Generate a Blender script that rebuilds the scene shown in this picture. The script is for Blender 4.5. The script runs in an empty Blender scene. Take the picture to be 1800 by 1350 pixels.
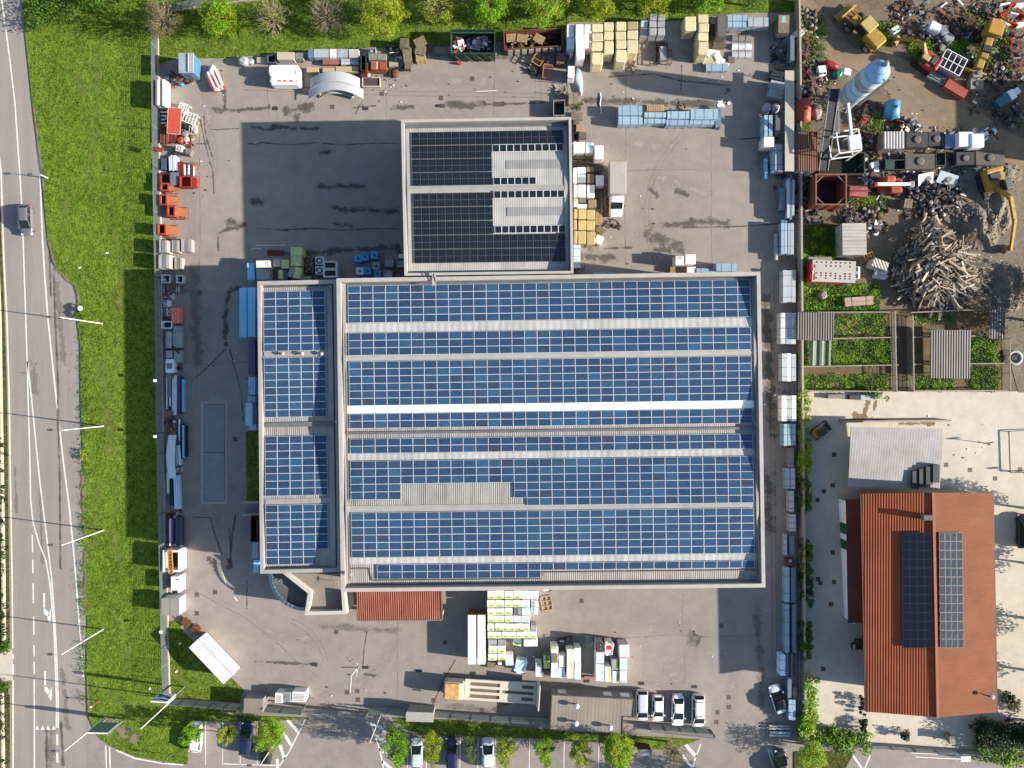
import bpy, math, random
from mathutils import Vector, Matrix, noise
C = bpy.data.collections.new("place"); bpy.context.scene.collection.children.link(C)
S, H = .083, 103.1            # metres per photo pixel on the ground, camera height
R = random.Random(7)
def P(px, py, z=0.0):
 k = (H - z) / H * S
 return ((px - 900) * k, (675 - py) * k)
def V(px, py, z=0.0):
 x, y = P(px, py, z); return Vector((x, y, z))
def lin(v):
 v /= 255.0
 return v / 12.92 if v <= .04045 else ((v + .055) / 1.055) ** 2.4
def sun(r, g, b, k=1.9):       # albedo of a surface that the photo shows sunlit with this display colour
 return tuple(min(.86, lin(v) / k) for v in (r, g, b))
def ramp2(nt, fac, c0, c1, p0=.3, p1=.7):
 r = nt.nodes.new("ShaderNodeValToRGB"); e = r.color_ramp.elements
 e[0].position, e[1].position = p0, p1
 e[0].color = (*c0, 1); e[1].color = (*c1, 1)
 nt.links.new(fac, r.inputs[0]); return r.outputs[0]
def nz(nt, scale, detail=4, rough=.6, vec=None, stretch=None):
 n = nt.nodes.new("ShaderNodeTexNoise"); n.inputs["Scale"].default_value = scale
 n.inputs["Detail"].default_value = detail; n.inputs["Roughness"].default_value = rough
 if vec is None:
  g = nt.nodes.new("ShaderNodeNewGeometry"); vec = g.outputs["Position"]
 if stretch:
  m = nt.nodes.new("ShaderNodeMapping"); m.inputs["Scale"].default_value = stretch
  nt.links.new(vec, m.inputs[0]); vec = m.outputs[0]
 nt.links.new(vec, n.inputs["Vector"]); return n.outputs["Fac"]
def mixc(nt, fac, a, b, mode='MIX'):
 m = nt.nodes.new("ShaderNodeMix"); m.data_type = 'RGBA'; m.blend_type = mode
 for s, v in ((m.inputs[0], fac), (m.inputs[6], a), (m.inputs[7], b)):
  if hasattr(v, "is_output") or isinstance(v, bpy.types.NodeSocket): nt.links.new(v, s)
  else: s.default_value = v if isinstance(v, float) else (*v, 1)
 return m.outputs[2]
def mathn(nt, op, a, b=0.0):
 m = nt.nodes.new("ShaderNodeMath"); m.operation = op
 for s, v in ((m.inputs[0], a), (m.inputs[1], b)):
  if isinstance(v, bpy.types.NodeSocket): nt.links.new(v, s)
  else: s.default_value = v
 return m.outputs[0]
def base(name):
 m = bpy.data.materials.new(name); m.use_nodes = True
 nt = m.node_tree; return m, nt, nt.nodes["Principled BSDF"]
MAT = {}
def mat(name, col, rough=.6, var=.25, scale=1.2, bump=0.0, bscale=8.0, metal=0.0, dirt=None, dirt_amt=.35, spec=.4, fine=0.0):
 """one painted, wrapped or bare surface: uneven tone, blotchy dirt of its own and a little relief"""
 if name in MAT: return MAT[name]
 m, nt, b = base(name)
 lo = tuple(v * (1 - var) for v in col); hi = tuple(min(.9, v * (1 + var * .6)) for v in col)
 out = ramp2(nt, nz(nt, scale, 5, .65), lo, hi)
 if fine:
  out = mixc(nt, fine, out, ramp2(nt, nz(nt, scale * 14, 3), tuple(v * .5 for v in col), tuple(min(.9, v * 1.5) for v in col)))
 if dirt:
  n = nz(nt, scale * .7 + .3, 8, .72)
  f = nt.nodes.new("ShaderNodeMapRange"); f.inputs[1].default_value = .5; f.inputs[2].default_value = .75
  f.inputs[4].default_value = dirt_amt; nt.links.new(n, f.inputs[0])
  out = mixc(nt, f.outputs[0], out, dirt)
 oi = nt.nodes.new("ShaderNodeObjectInfo"); tv = ramp2(nt, oi.outputs["Random"], (.84, .84, .86), (1.06, 1.05, 1.02), 0, 1)
 nt.links.new(mixc(nt, 1.0, out, tv, 'MULTIPLY'), b.inputs["Base Color"])
 b.inputs["Roughness"].default_value = rough; b.inputs["Metallic"].default_value = metal
 b.inputs["Specular IOR Level"].default_value = spec
 if bump:
  bp = nt.nodes.new("ShaderNodeBump"); bp.inputs["Strength"].default_value = bump; bp.inputs["Distance"].default_value = .05
  nt.links.new(nz(nt, bscale, 4), bp.inputs["Height"]); nt.links.new(bp.outputs[0], b.inputs["Normal"])
 MAT[name] = m; return m
def corrugated(name, col, pitch=.25, ang=0.0, depth=.5, dirt=None, dirt_amt=.4, rough=.45, metal=0.0, var=.18, stripe=.12):
 """profiled sheet: ribs run along the direction ang (degrees, 0 = ribs run north-south)"""
 if name in MAT: return MAT[name]
 m, nt, b = base(name)
 g = nt.nodes.new("ShaderNodeNewGeometry"); mp = nt.nodes.new("ShaderNodeMapping")
 mp.inputs["Rotation"].default_value = (0, 0, math.radians(-ang)); nt.links.new(g.outputs["Position"], mp.inputs[0])
 w = nt.nodes.new("ShaderNodeTexWave"); w.wave_type = 'BANDS'; w.bands_direction = 'X'
 w.inputs["Scale"].default_value = 1 / pitch * .3142; w.inputs["Distortion"].default_value = 0
 nt.links.new(mp.outputs[0], w.inputs["Vector"])
 lo = tuple(v * (1 - var) for v in col); hi = tuple(min(.9, v * (1 + var)) for v in col)
 out = ramp2(nt, nz(nt, .35, 5, .6), lo, hi)
 sheet = nz(nt, 1.0, 2, .5, mp.outputs[0], (1.1, .03, 1))
 out = mixc(nt, stripe * 3, out, ramp2(nt, sheet, tuple(v * .75 for v in col), tuple(min(.9, v * 1.2) for v in col)))
 if dirt:
  n = nz(nt, 1.0, 7, .7, mp.outputs[0], (2.6, .22, 1))
  f = nt.nodes.new("ShaderNodeMapRange"); f.inputs[1].default_value = .5; f.inputs[2].default_value = .78
  f.inputs[4].default_value = dirt_amt; nt.links.new(n, f.inputs[0])
  out = mixc(nt, f.outputs[0], out, dirt)
 nt.links.new(out, b.inputs["Base Color"])
 bp = nt.nodes.new("ShaderNodeBump"); bp.inputs["Strength"].default_value = depth; bp.inputs["Distance"].default_value = .06
 nt.links.new(w.outputs["Fac"], bp.inputs["Height"]); nt.links.new(bp.outputs[0], b.inputs["Normal"])
 b.inputs["Roughness"].default_value = rough; b.inputs["Metallic"].default_value = metal; b.inputs["Specular IOR Level"].default_value = .2
 MAT[name] = m; return m
class MB:
 def __init__(s): s.v, s.f, s.m, s.sm = [], [], [], []
 def add(s, vs, fs, mi=0, smooth=False):
  o = len(s.v); s.v += [tuple(v) for v in vs]
  for f in fs: s.f.append(tuple(i + o for i in f)); s.m.append(mi); s.sm.append(smooth)
  return s
 def hexa(s, b4, t4, mi=0):
  return s.add(list(b4) + list(t4), [(3, 2, 1, 0), (4, 5, 6, 7), (0, 1, 5, 4), (1, 2, 6, 5), (2, 3, 7, 6), (3, 0, 4, 7)], mi)
 def box(s, x0, y0, z0, x1, y1, z1, mi=0):
  return s.hexa([(x0, y0, z0), (x1, y0, z0), (x1, y1, z0), (x0, y1, z0)], [(x0, y0, z1), (x1, y0, z1), (x1, y1, z1), (x0, y1, z1)], mi)
 def rbox(s, x0, y0, z0, x1, y1, z1, r=.05, mi=0, seg=3, wob=0.0, rr=None):
  """box whose upright edges and top rim are rounded"""
  r = min(r, (x1 - x0) * .45, (y1 - y0) * .45, (z1 - z0) * .9)
  def ring(ins, z):
   pts = []
   q = max(r - ins, .004)
   for cx, cy, a0 in ((x1 - r, y1 - r, 0), (x0 + r, y1 - r, 90), (x0 + r, y0 + r, 180), (x1 - r, y0 + r, 270)):
    for k in range(seg + 1):
     a = math.radians(a0 + 90 * k / seg)
     w = (rr.uniform(-wob, wob) if rr else 0)
     pts.append((cx + (q + w) * math.cos(a), cy + (q + w) * math.sin(a), z + (w if rr else 0)))
   return pts
  rings = [ring(0, z0), ring(0, z1 - r)] + [ring(r * (1 - math.cos(t)), z1 - r + r * math.sin(t)) for t in (.5, 1.0, 1.5)]
  n = len(rings[0]); vs = [p for q in rings for p in q]
  fs = [tuple(reversed(range(n)))]
  for k in range(len(rings) - 1):
   for i in range(n): fs.append((k * n + i, k * n + (i + 1) % n, (k + 1) * n + (i + 1) % n, (k + 1) * n + i))
  fs.append(tuple((len(rings) - 1) * n + i for i in range(n)))
  return s.add(vs, fs, mi)
 def prism(s, poly, z0, z1, mi=0):
  n = len(poly)
  if sum(poly[i][0] * poly[(i + 1) % n][1] - poly[(i + 1) % n][0] * poly[i][1] for i in range(n)) < 0: poly = poly[::-1]
  vs = [(x, y, z0) for x, y in poly] + [(x, y, z1) for x, y in poly]
  return s.add(vs, [tuple(reversed(range(n))), tuple(range(n, 2 * n))] + [(i, (i + 1) % n, n + (i + 1) % n, n + i) for i in range(n)], mi)
 def profile(s, pts, axis, a0, a1, mi=0, smooth=False):
  """closed outline pts in (u, z) extruded along axis from a0 to a1; u is the other horizontal axis"""
  n = len(pts)
  f = (lambda a, u, z: (a, u, z)) if axis == 'x' else (lambda a, u, z: (u, a, z))
  vs = [f(a0, u, z) for u, z in pts] + [f(a1, u, z) for u, z in pts]
  s.add(vs, [(i, (i + 1) % n, n + (i + 1) % n, n + i) for i in range(n)], mi, smooth)
  return s.add(vs, [tuple(reversed(range(n))), tuple(range(n, 2 * n))], mi)
 def tube(s, pts, r, mi=0, n=6, r2=None, caps=True):
  pts = [Vector(p) for p in pts]; rings = []; m = len(pts)
  for i, p in enumerate(pts):
   d = (pts[min(i + 1, m - 1)] - pts[max(i - 1, 0)]).normalized()
   u = d.cross(Vector((0, 0, 1)) if abs(d.z) < .9 else Vector((1, 0, 0))).normalized(); w = d.cross(u)
   q = r if r2 is None else r + (r2 - r) * i / (m - 1)
   rings += [p + (u * math.cos(2 * math.pi * k / n) + w * math.sin(2 * math.pi * k / n)) * q for k in range(n)]
  fs = [(i * n + k, i * n + (k + 1) % n, (i + 1) * n + (k + 1) % n, (i + 1) * n + k) for i in range(m - 1) for k in range(n)]
  s.add(rings, fs, mi, n > 5)
  if caps: s.add(rings[:n], [tuple(range(n))], mi); s.add(rings[-n:], [tuple(reversed(range(n)))], mi)
  return s
 def cyl(s, x, y, z0, z1, r, mi=0, n=16, r2=None):
  r2 = r if r2 is None else r2
  a = [(x + r * math.cos(2 * math.pi * k / n), y + r * math.sin(2 * math.pi * k / n), z0) for k in range(n)]
  b = [(x + r2 * math.cos(2 * math.pi * k / n), y + r2 * math.sin(2 * math.pi * k / n), z1) for k in range(n)]
  return s.add(a + b, [(i, (i + 1) % n, n + (i + 1) % n, n + i) for i in range(n)] + [tuple(reversed(range(n))), tuple(range(n, 2 * n))], mi)
 def lathe(s, prof, x=0, y=0, n=20, mi=0, smooth=True):
  m = len(prof); vs = [(x + r * math.cos(2 * math.pi * k / n), y + r * math.sin(2 * math.pi * k / n), z) for r, z in prof for k in range(n)]
  fs = [(i * n + k, i * n + (k + 1) % n, (i + 1) * n + (k + 1) % n, (i + 1) * n + k) for i in range(m - 1) for k in range(n)]
  fs += [tuple(reversed(range(n))), tuple((m - 1) * n + k for k in range(n))]
  return s.add(vs, fs, mi, smooth)
 def bar(s, a, b, w, h=None, mi=0):
  """square bar from a to b"""
  h = h or w; a, b = Vector(a), Vector(b); d = (b - a).normalized()
  u = d.cross(Vector((0, 0, 1)) if abs(d.z) < .95 else Vector((1, 0, 0))).normalized(); t = u.cross(d)
  q = [(u * i * w + t * j * h) * .5 for i, j in ((-1, -1), (1, -1), (1, 1), (-1, 1))]
  return s.hexa([a + k for k in q], [b + k for k in q], mi)
 def xform(s, M): s.v = [tuple(M @ Vector(v)) for v in s.v]; return s
 def mesh(s, name, mats):
  me = bpy.data.meshes.new(name); me.from_pydata(s.v, [], s.f); me.update()
  for m in (mats if isinstance(mats, (list, tuple)) else [mats]): me.materials.append(m)
  me.polygons.foreach_set("material_index", s.m); me.polygons.foreach_set("use_smooth", s.sm)
  return me
 def obj(s, name, mats, parent=None):
  me = s.mesh(name, mats)
  import bmesh
  bm = bmesh.new(); bm.from_mesh(me); bmesh.ops.recalc_face_normals(bm, faces=bm.faces); bm.to_mesh(me); bm.free()
  return link(name, me, parent)
def link(name, me, parent=None):
 o = bpy.data.objects.new(name, me); C.objects.link(o); o.parent = parent; return o
LABELS = {}
def tag(o, label, cat, group=None):
 o["label"] = label; o["category"] = cat
 if group: o["group"] = group
 return o
def thing(name, label, cat, x=0, y=0, z=0, rot=0, group=None):
 o = bpy.data.objects.new(name, None); C.objects.link(o); o.empty_display_size = .3
 o.location = (x, y, z); o.rotation_euler = (0, 0, math.radians(rot)); return tag(o, label, cat, group)
def dup(root, x, y, z, rot, label, group=None):
 r = root.copy(); C.objects.link(r); r.location = (x, y, z); r.rotation_euler = (0, 0, math.radians(rot)); r["label"] = label
 if group: r["group"] = group
 for ch in list(root.children):
  c = ch.copy(); C.objects.link(c); c.parent = r
  for g in list(ch.children):
   d = g.copy(); C.objects.link(d); d.parent = c
 return r
def struct(name, mb, mats):
 o = mb.obj(name, mats); o["kind"] = "structure"; return o
def rect(x0, y0, x1, y1, z):
 """photo rectangle of a top face at height z: centre, width, depth in metres"""
 a, b = P(x0, y1, z), P(x1, y0, z)
 return (a[0] + b[0]) / 2, (a[1] + b[1]) / 2, b[0] - a[0], b[1] - a[1]
def sheet(name, poly, z, m, dz=.6):
 """ground sheet: outline in photo pixels, a slab that goes down dz"""
 return struct(name, MB().prism([P(x, y) for x, y in poly], z - dz, z), m)
ORD = "first second third fourth fifth sixth seventh eighth ninth tenth eleventh twelfth".split()
SKY, SUN, EXPO = .085, 5.0, 1.36
def ground_mat(name, c0, c1, patch, fine=.35, bump=.3, rough=.9, big=.06, aniso=None, grit=9.0):
 m, nt, b = base(name)
 a = ramp2(nt, nz(nt, big, 6, .62), c0, c1, .35, .65)
 p = ramp2(nt, nz(nt, .55, 7, .68, None, aniso), patch, c1, .38, .6)
 out = mixc(nt, .45, a, p)
 out = mixc(nt, fine, out, ramp2(nt, nz(nt, grit, 3, .7), tuple(v * .55 for v in c0), tuple(min(.9, v * 1.45) for v in c1)))
 nt.links.new(out, b.inputs["Base Color"]); b.inputs["Roughness"].default_value = rough
 b.inputs["Specular IOR Level"].default_value = .2
 bp = nt.nodes.new("ShaderNodeBump"); bp.inputs["Strength"].default_value = bump; bp.inputs["Distance"].default_value = .06
 nt.links.new(nz(nt, grit, 5, .7), bp.inputs["Height"]); nt.links.new(bp.outputs[0], b.inputs["Normal"])
 return m
asph = ground_mat("yard_asphalt", sun(166, 156, 147), sun(190, 181, 171), sun(158, 150, 142), .16, .08)
road_m = ground_mat("road_asphalt", sun(166, 159, 152), sun(188, 180, 172), sun(160, 153, 147), .18, .06, aniso=(1.4, .06, 1))
park_m = ground_mat("parking_asphalt", sun(160, 152, 146), sun(188, 178, 170), sun(155, 146, 140), .18, .08)
pale_m = ground_mat("pale_concrete", sun(216, 206, 190, 1.7), sun(236, 228, 212, 1.7), sun(204, 196, 182, 1.7), .12, .05)
dirt_m = ground_mat("trodden_dirt", sun(108, 94, 76), sun(158, 140, 117), sun(80, 72, 60), .45, .6, grit=5)
track_m = ground_mat("dirt_track_soil", sun(146, 124, 98), sun(184, 162, 134), sun(126, 108, 86), .25, .4, grit=6)
grey_dirt = ground_mat("grey_rubble_soil", sun(116, 106, 92), sun(168, 156, 138), sun(92, 86, 76), .45, .8, grit=4)
def grass_mat(name, c0, c1, c2):
 m, nt, b = base(name); dk = lambda c, k: tuple(v * k for v in c)
 out = ramp2(nt, nz(nt, .16, 6, .65), dk(c0, .7), c2, .4, .6)
 out = mixc(nt, .55, out, ramp2(nt, nz(nt, 1.1, 6, .7), dk(c0, .4), dk(c2, 1.35), .42, .6))
 f = ramp2(nt, nz(nt, 4.5, 5, .75), dk(c0, .12), dk(c2, 1.6), .4, .62); out = mixc(nt, .5, out, f)
 straw = ramp2(nt, nz(nt, .5, 7, .75, None, (1, .45, 1)), (0, 0, 0), (1, 1, 1), .55, .75)
 out = mixc(nt, mathn(nt, 'MULTIPLY', straw, .4), out, tuple(v * k for v, k in zip(c2, (1.6, 1.25, 1.5))))
 nt.links.new(out, b.inputs["Base Color"]); b.inputs["Roughness"].default_value = .95; b.inputs["Specular IOR Level"].default_value = .1
 bp = nt.nodes.new("ShaderNodeBump"); bp.inputs["Strength"].default_value = 1.0; bp.inputs["Distance"].default_value = .45
 nt.links.new(mathn(nt, 'ADD', nz(nt, 1.6, 6, .8), mathn(nt, 'MULTIPLY', nz(nt, .3, 3, .5), 1.2)), bp.inputs["Height"]); nt.links.new(bp.outputs[0], b.inputs["Normal"]); return m
field_m = grass_mat("meadow_grass", sun(82, 128, 26), sun(106, 150, 38), sun(142, 172, 60))
lawn_m = grass_mat("rough_lawn", sun(80, 124, 26), sun(104, 146, 36), sun(140, 166, 60))
weed_m = grass_mat("weedy_ground", sun(66, 100, 26), sun(92, 128, 36), sun(120, 120, 62))
far_m = grass_mat("outlying_land", sun(84, 104, 44), sun(112, 122, 64), sun(134, 130, 84))
g = MB(); g.add([(-1500, -1500, -.35), (1500, -1500, -.35), (1500, 1500, -.35), (-1500, 1500, -.35)], [(0, 1, 2, 3)])
struct("ground", g, far_m)
edge = [(-40, -900), (20, -300), (38, 0), (57, 180), (74, 318), (84, 418), (92, 460), (103, 476), (116, 490), (130, 502), (137, 525), (134, 545), (136, 567), (141, 600), (142, 700), (145, 774), (148, 878), (151, 967), (154, 1100), (152, 1180), (154, 1257), (166, 1286), (180, 1302), (202, 1315), (237, 1329), (284, 1338), (330, 1343)]
lroad = [(14, 1800), (14, 1350), (14, 1217), (13, 1030), (9, 700), (-2, 448), (-14, 300), (-40, 0), (-120, -900)]
sheet("road", edge[:21] + [(154, 1300), (170, 1800)] + lroad, -.06, road_m, .29)
sheet("grass_field", edge[:24] + [(202, 1315), (237, 1329), (284, 1338), (330, 1343), (330, 1252), (430, 1252), (430, 1236), (297, 1236), (296, 1060), (281, 900), (277, 700), (273, 480), (267, 300), (264, 50), (250, -900)], .06, field_m)
sheet("parking_lot", [(154, 1258), (166, 1287), (180, 1303), (202, 1316), (237, 1330), (284, 1339), (330.3, 1344), (330.3, 1252), (420, 1235), (700, 1235), (1000, 1260), (1240, 1270), (1404, 1290), (1900, 1330), (2600, 1330), (2600, 1900), (154, 1900)], -.05, park_m, .3)
sheet("grass_verge", [(288, 1246), (430, 1258), (545, 1262), (545, 1264), (440, 1268), (330.6, 1268), (330.6, 1252.5)], .05, lawn_m)
sheet("grass_verge", [(690, 1262), (800, 1266), (968, 1284), (1094, 1293), (1160, 1296), (1230, 1300), (1180, 1317), (1155, 1318), (1000, 1300), (880, 1296), (820, 1294), (740, 1291), (718, 1284)], .05, lawn_m)
sheet("grass_verge", [(1396, 1322), (1424, 1318), (1500, 1325), (1484, 1354), (1520, 1420), (1396, 1420)], .05, weed_m)
yard = [(268, 150), (278, 112), (310, 102), (400, 101), (500, 92), (632, 84), (800, 80), (990, 60), (1000, 38), (1180, 36), (1300, 22), (1397, 20), (1401, 300), (1401, 700), (1404, 1310), (1250, 1298), (1096, 1286), (968, 1280), (780, 1262), (560, 1246), (440, 1240), (420, 1238), (428, 1212), (320, 1108), (316, 1094), (296, 1092), (294, 1050), (284, 700), (272, 300)]
sheet("yard_ground", yard, 0, asph, .3)
sheet("lawn_strip", [(250, -900), (264, 50), (268, 151), (278, 113), (310, 103), (400, 102), (500, 93), (632, 85), (800, 81), (990, 61), (1000, 39), (1180, 37), (1300, 23), (1397, 21), (1397, -900)], .07, lawn_m)
sheet("corner_lawn", [(296.5, 1093), (316, 1095), (320, 1109), (428, 1213), (419, 1238.5), (286, 1238), (288, 1140)], .06, lawn_m)
sheet("dirt_yard", [(1402, -900), (2600, -900), (2600, 688), (1402, 688)], -.02, dirt_m, .3)
sheet("dirt_track", [(1420, -10), (1500, 85), (1560, 90), (1640, 130), (1700, 178), (1760, 226), (1900, 290), (1960, 420), (1810, 640), (1760, 600), (1760, 420), (1700, 300), (1690, 265), (1640, 232), (1590, 232), (1560, 160), (1500, 120), (1470, 120), (1412, 60), (1402, 10), (1402, -10)], .01, track_m, .05)
sheet("rubble_ground", [(1602, 300), (1690, 290), (1800, 300), (1980, 400), (1900, 690), (1790, 690), (1755, 560), (1740, 540), (1650, 420), (1605, 380)], .02, grey_dirt, .05)
sheet("concrete_yard", [(1404, 688), (2600, 688), (2600, 1332), (1900, 1332), (1424, 1302), (1404, 1300)], 0, pale_m, .3)
sheet("turf", [(432, 760), (436, 757.5), (459, 757.5), (462, 880), (433.5, 880)], .03, lawn_m, .02)
paint = mat("road_paint", (.62, .62, .6), .7, .12, 2, dirt=sun(170, 163, 155), dirt_amt=.55)
def stripe(mb, pts, w, z):
 """flat ribbon through photo points, w metres wide"""
 q = [Vector((*P(x, y), 0)) for x, y in pts]; L = []; Rr = []
 for i, p in enumerate(q):
  d = (q[min(i + 1, len(q) - 1)] - q[max(i - 1, 0)]).normalized(); n = Vector((-d.y, d.x, 0)) * w / 2
  L.append((p + n)[:2]); Rr.append((p - n)[:2])
 for i in range(len(q) - 1):
  mb.add([(*L[i], z), (*Rr[i], z), (*Rr[i + 1], z), (*L[i + 1], z)], [(0, 1, 2, 3)])
mk = MB(); zr = -.054
stripe(mk, [(-30, -600), (24, -120), (41, 0), (57, 150), (69.6, 300), (74, 418), (78.5, 490), (84.4, 567), (97.8, 696), (111, 812), (121.5, 892), (130, 981), (139, 1097), (143.4, 1150), (146, 1190)], .22, zr)
stripe(mk, [(-80, -600), (-8, -60), (2.5, 0), (16.6, 102), (25.6, 179), (34, 300), (38.5, 374), (44.4, 546), (47.4, 640), (49, 700), (52, 804), (53.3, 878), (57.8, 919), (68, 955), (80, 984.5), (87.4, 1026), (94, 1100), (96, 1150), (99, 1234), (98.6, 1280)], .2, zr)
stripe(mk, [(47.4, 635), (55, 700), (69.6, 848), (81.5, 943), (90.4, 1017), (96.3, 1097), (99, 1150), (102, 1234), (102, 1280)], .2, zr)
for a, b in ((1291, 1310), (1323, 1341), (1355, 1372)): stripe(mk, [(100, a), (100.5, b)], .3, zr)
stripe(mk, [(-12, 200), (1.5, 300), (6, 448), (12, 567), (15.4, 685), (18, 850), (21, 1030), (22, 1140)], .22, zr)
for a, b in ((1150, 1158), (1168, 1187), (1196, 1500)): stripe(mk, [(22.5, a), (22.8, b)], .24, zr)
for a, b, x in ((941, 971, 56.3), (984, 1008, 57), (1026, 1061, 57.8), (1084, 1116.5, 58.8), (1134, 1154, 59.3), (1164, 1185, 59.4), (1195, 1500, 59.8)): stripe(mk, [(x, a), (x + .4, b)], .2, zr)
for k in range(4):
 x = 65 + k * 9.6; mk.add([(*P(x - 3.8, 1283), zr), (*P(x + 3.8, 1283), zr), (*P(x, 1275), zr)], [(0, 1, 2)])
for ox, oy in ((77, 1043), (78.7, 1180)):      # two turn arrows
 stripe(mk, [(ox, oy), (ox + .2, oy + 27)], .28, zr)
 mk.add([(*P(ox - 1, oy + 26), zr), (*P(ox + 1.6, oy + 25), zr), (*P(ox + 9.5, oy + 37), zr), (*P(ox + 6.8, oy + 42), zr), (*P(ox - .8, oy + 35), zr)], [(0, 1, 2, 3, 4)])
 mk.add([(*P(ox + 5.5, oy + 44), zr), (*P(ox + 11.6, oy + 27), zr), (*P(ox + 12.6, oy + 42), zr), (*P(ox + 10.6, oy + 53), zr)], [(0, 1, 2, 3)])
stripe(mk, [(185.5, 1311), (187, 1360)], .2, zr + .012); stripe(mk, [(192.5, 1313), (193.5, 1360)], .2, zr + .012)
zp = -.044
stripe(mk, [(204, 1319), (237, 1333.5), (284, 1342), (322, 1345)], .2, zp)
for x0, x1 in ((361, 361), (391.5, 391), (422, 422), (452, 452)): stripe(mk, [(x0, 1268), (x1, 1345)], .11, zp)
stripe(mk, [(393, 1343), (486, 1346)], .14, zp)
stripe(mk, [(537, 1264), (508, 1322), (490, 1348)], .2, zp)
for k in range(4): stripe(mk, [(502 - k * 5, 1262 + k * 24), (524 - k * 12, 1287 + k * 24)], .45, zp)
for x in (717, 750, 809, 840.5, 870.5, 931, 992, 1053): stripe(mk, [(x, 1298), (x - 1.5, 1400)], .11, zp)
stripe(mk, [(652, 1272), (668, 1320), (680, 1380)], .2, zp)
for k in range(4): stripe(mk, [(656 + k * 5, 1272 + k * 22), (684 + k * 3, 1290 + k * 22)], .42, zp)
stripe(mk, [(1202, 1305), (1224, 1331)], .5, zp); stripe(mk, [(1232, 1308), (1222, 1334), (1216, 1360)], .2, zp)
stripe(mk, [(1194, 1318), (1216, 1350)], .3, zp); stripe(mk, [(1350, 1316), (1360, 1350)], .2, zp); stripe(mk, [(1354, 1318), (1364, 1334)], .3, zp)
stripe(mk, [(1498, 1326), (1512, 1346), (1530, 1380)], .32, zp); stripe(mk, [(1530, 1328), (1520, 1352)], .2, zp)
zy = .006
stripe(mk, [(628, 1166), (629, 1174), (618, 1188), (616, 1217)], .13, zy); stripe(mk, [(629, 1168), (627, 1190)], .1, zy)
stripe(mk, [(450, 431), (503, 431)], .09, zy); stripe(mk, [(440, 440), (448, 436), (460, 438)], .1, zy)
stripe(mk, [(836, 161), (873, 159)], .1, zy); stripe(mk, [(391, 1006), (399, 1032)], .12, zy); stripe(mk, [(412, 1049), (417, 1056)], .2, zy)
sv = [(1180 + 98 * math.cos(t), 303 - 14 * math.sin(t)) for t in [i * .2 + .3 for i in range(12)]]
struct("road_markings", mk, paint)
cov = mat("iron_cover", sun(112, 98, 88), .7, .3, 6); covd = mat("dark_grating", (.03, .03, .032), .6)
mc = MB()
for x, y in ((346, 1045), (346, 1078), (378, 1041), (367, 982), (401, 997), (351, 514), (397, 605), (414, 772), (591, 1111), (610, 1217), (628, 1215), (629, 1230), (541, 1224), (1022, 1056), (782, 1129), (1281, 1226), (1281, 1243), (1261, 1252), (1259, 1269), (1268, 1100), (847, 1248), (727, 1244), (762, 1231), (830, 138), (775, 172), (671, 165), (1280, 158), (483, 190), (584, 188), (778, 186), (873, 183), (1464, 853), (1448, 864), (1437, 879), (1466, 799), (1438, 1018), (1442, 1025), (1466, 1023), (1464, 971), (1461, 1062), (1447, 1176), (1663, 817), (1705, 826), (1793, 825), (1749, 841), (1362, 330)):
 q = P(x, y); w = .32; mc.box(q[0] - w, q[1] - w, .0, q[0] + w, q[1] + w, .008)
struct("manhole_cover_plates", mc, cov)["kind"] = "structure"
mg = MB()
for x, y in ((642, 191), (552, 1168), (642, 1173), (1031, 1197), (1127, 1201), (1220, 1207), (831, 1183), (736, 1179), (483, 191), (770, 186)):
 q = P(x, y); mg.box(q[0] - .45, q[1] - .22, 0, q[0] + .45, q[1] + .22, .01)
struct("drain_grating_surface", mg, covd)
def stain_mat(name, col, soft=.5, rough=.6):
 m, nt, b = base(name)
 at = nt.nodes.new("ShaderNodeAttribute"); at.attribute_name = "core"
 n = nz(nt, .55, 8, .74)
 v = mathn(nt, 'ADD', at.outputs["Fac"], mathn(nt, 'MULTIPLY', mathn(nt, 'SUBTRACT', n, .5), 4.2))
 f = nt.nodes.new("ShaderNodeMapRange"); f.inputs[1].default_value = .38; f.inputs[2].default_value = .38 + soft * .4; f.inputs[4].default_value = .8
 nt.links.new(v, f.inputs[0]); nt.links.new(f.outputs[0], b.inputs["Alpha"])
 b.inputs["Base Color"].default_value = (*col, 1); b.inputs["Roughness"].default_value = rough; return m
def blots(name, specs, z, m):
 """ragged patches in the surface: each spec is a photo polyline with a half width in pixels"""
 me = bpy.data.meshes.new(name); vs, fs, co = [], [], []
 zz = z
 for pts, w in specs:
  q = [Vector((*P(x, y), 0)) for x, y in pts]; W = w * S * 1.25
  ext = [q[0] + (q[0] - q[1]).normalized() * W] + q + [q[-1] + (q[-1] - q[-2]).normalized() * W]
  r = []
  for a, b in zip(ext, ext[1:]):
   n = max(1, int((b - a).length / .5)); r += [a.lerp(b, i / n) for i in range(n)]
  r.append(ext[-1]); o = len(vs); zz += .0002
  for i, p in enumerate(r):
   d = (r[min(i + 1, len(r) - 1)] - r[max(i - 1, 0)]).normalized(); n = Vector((-d.y, d.x, 0))
   end = min(i, len(r) - 1 - i) / max(1, W / .5)
   for k in range(5):
    t = (k - 2) / 2; vs.append((*(p + n * W * t)[:2], zz)); co.append(min(1 - abs(t), min(1, end)))
  for i in range(len(r) - 1):
   for k in range(4): fs.append((o + i * 5 + k, o + i * 5 + k + 1, o + i * 5 + k + 6, o + i * 5 + k + 5))
 me.from_pydata(vs, [], fs); a = me.attributes.new("core", 'FLOAT', 'POINT'); a.data.foreach_set("value", co)
 me.materials.append(m); o = link(name, me); o["kind"] = "structure"; return o
wet = stain_mat("damp_asphalt", sun(112, 105, 94), 1.5); wetd = stain_mat("dark_damp_asphalt", sun(96, 92, 88), 1.6)
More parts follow.
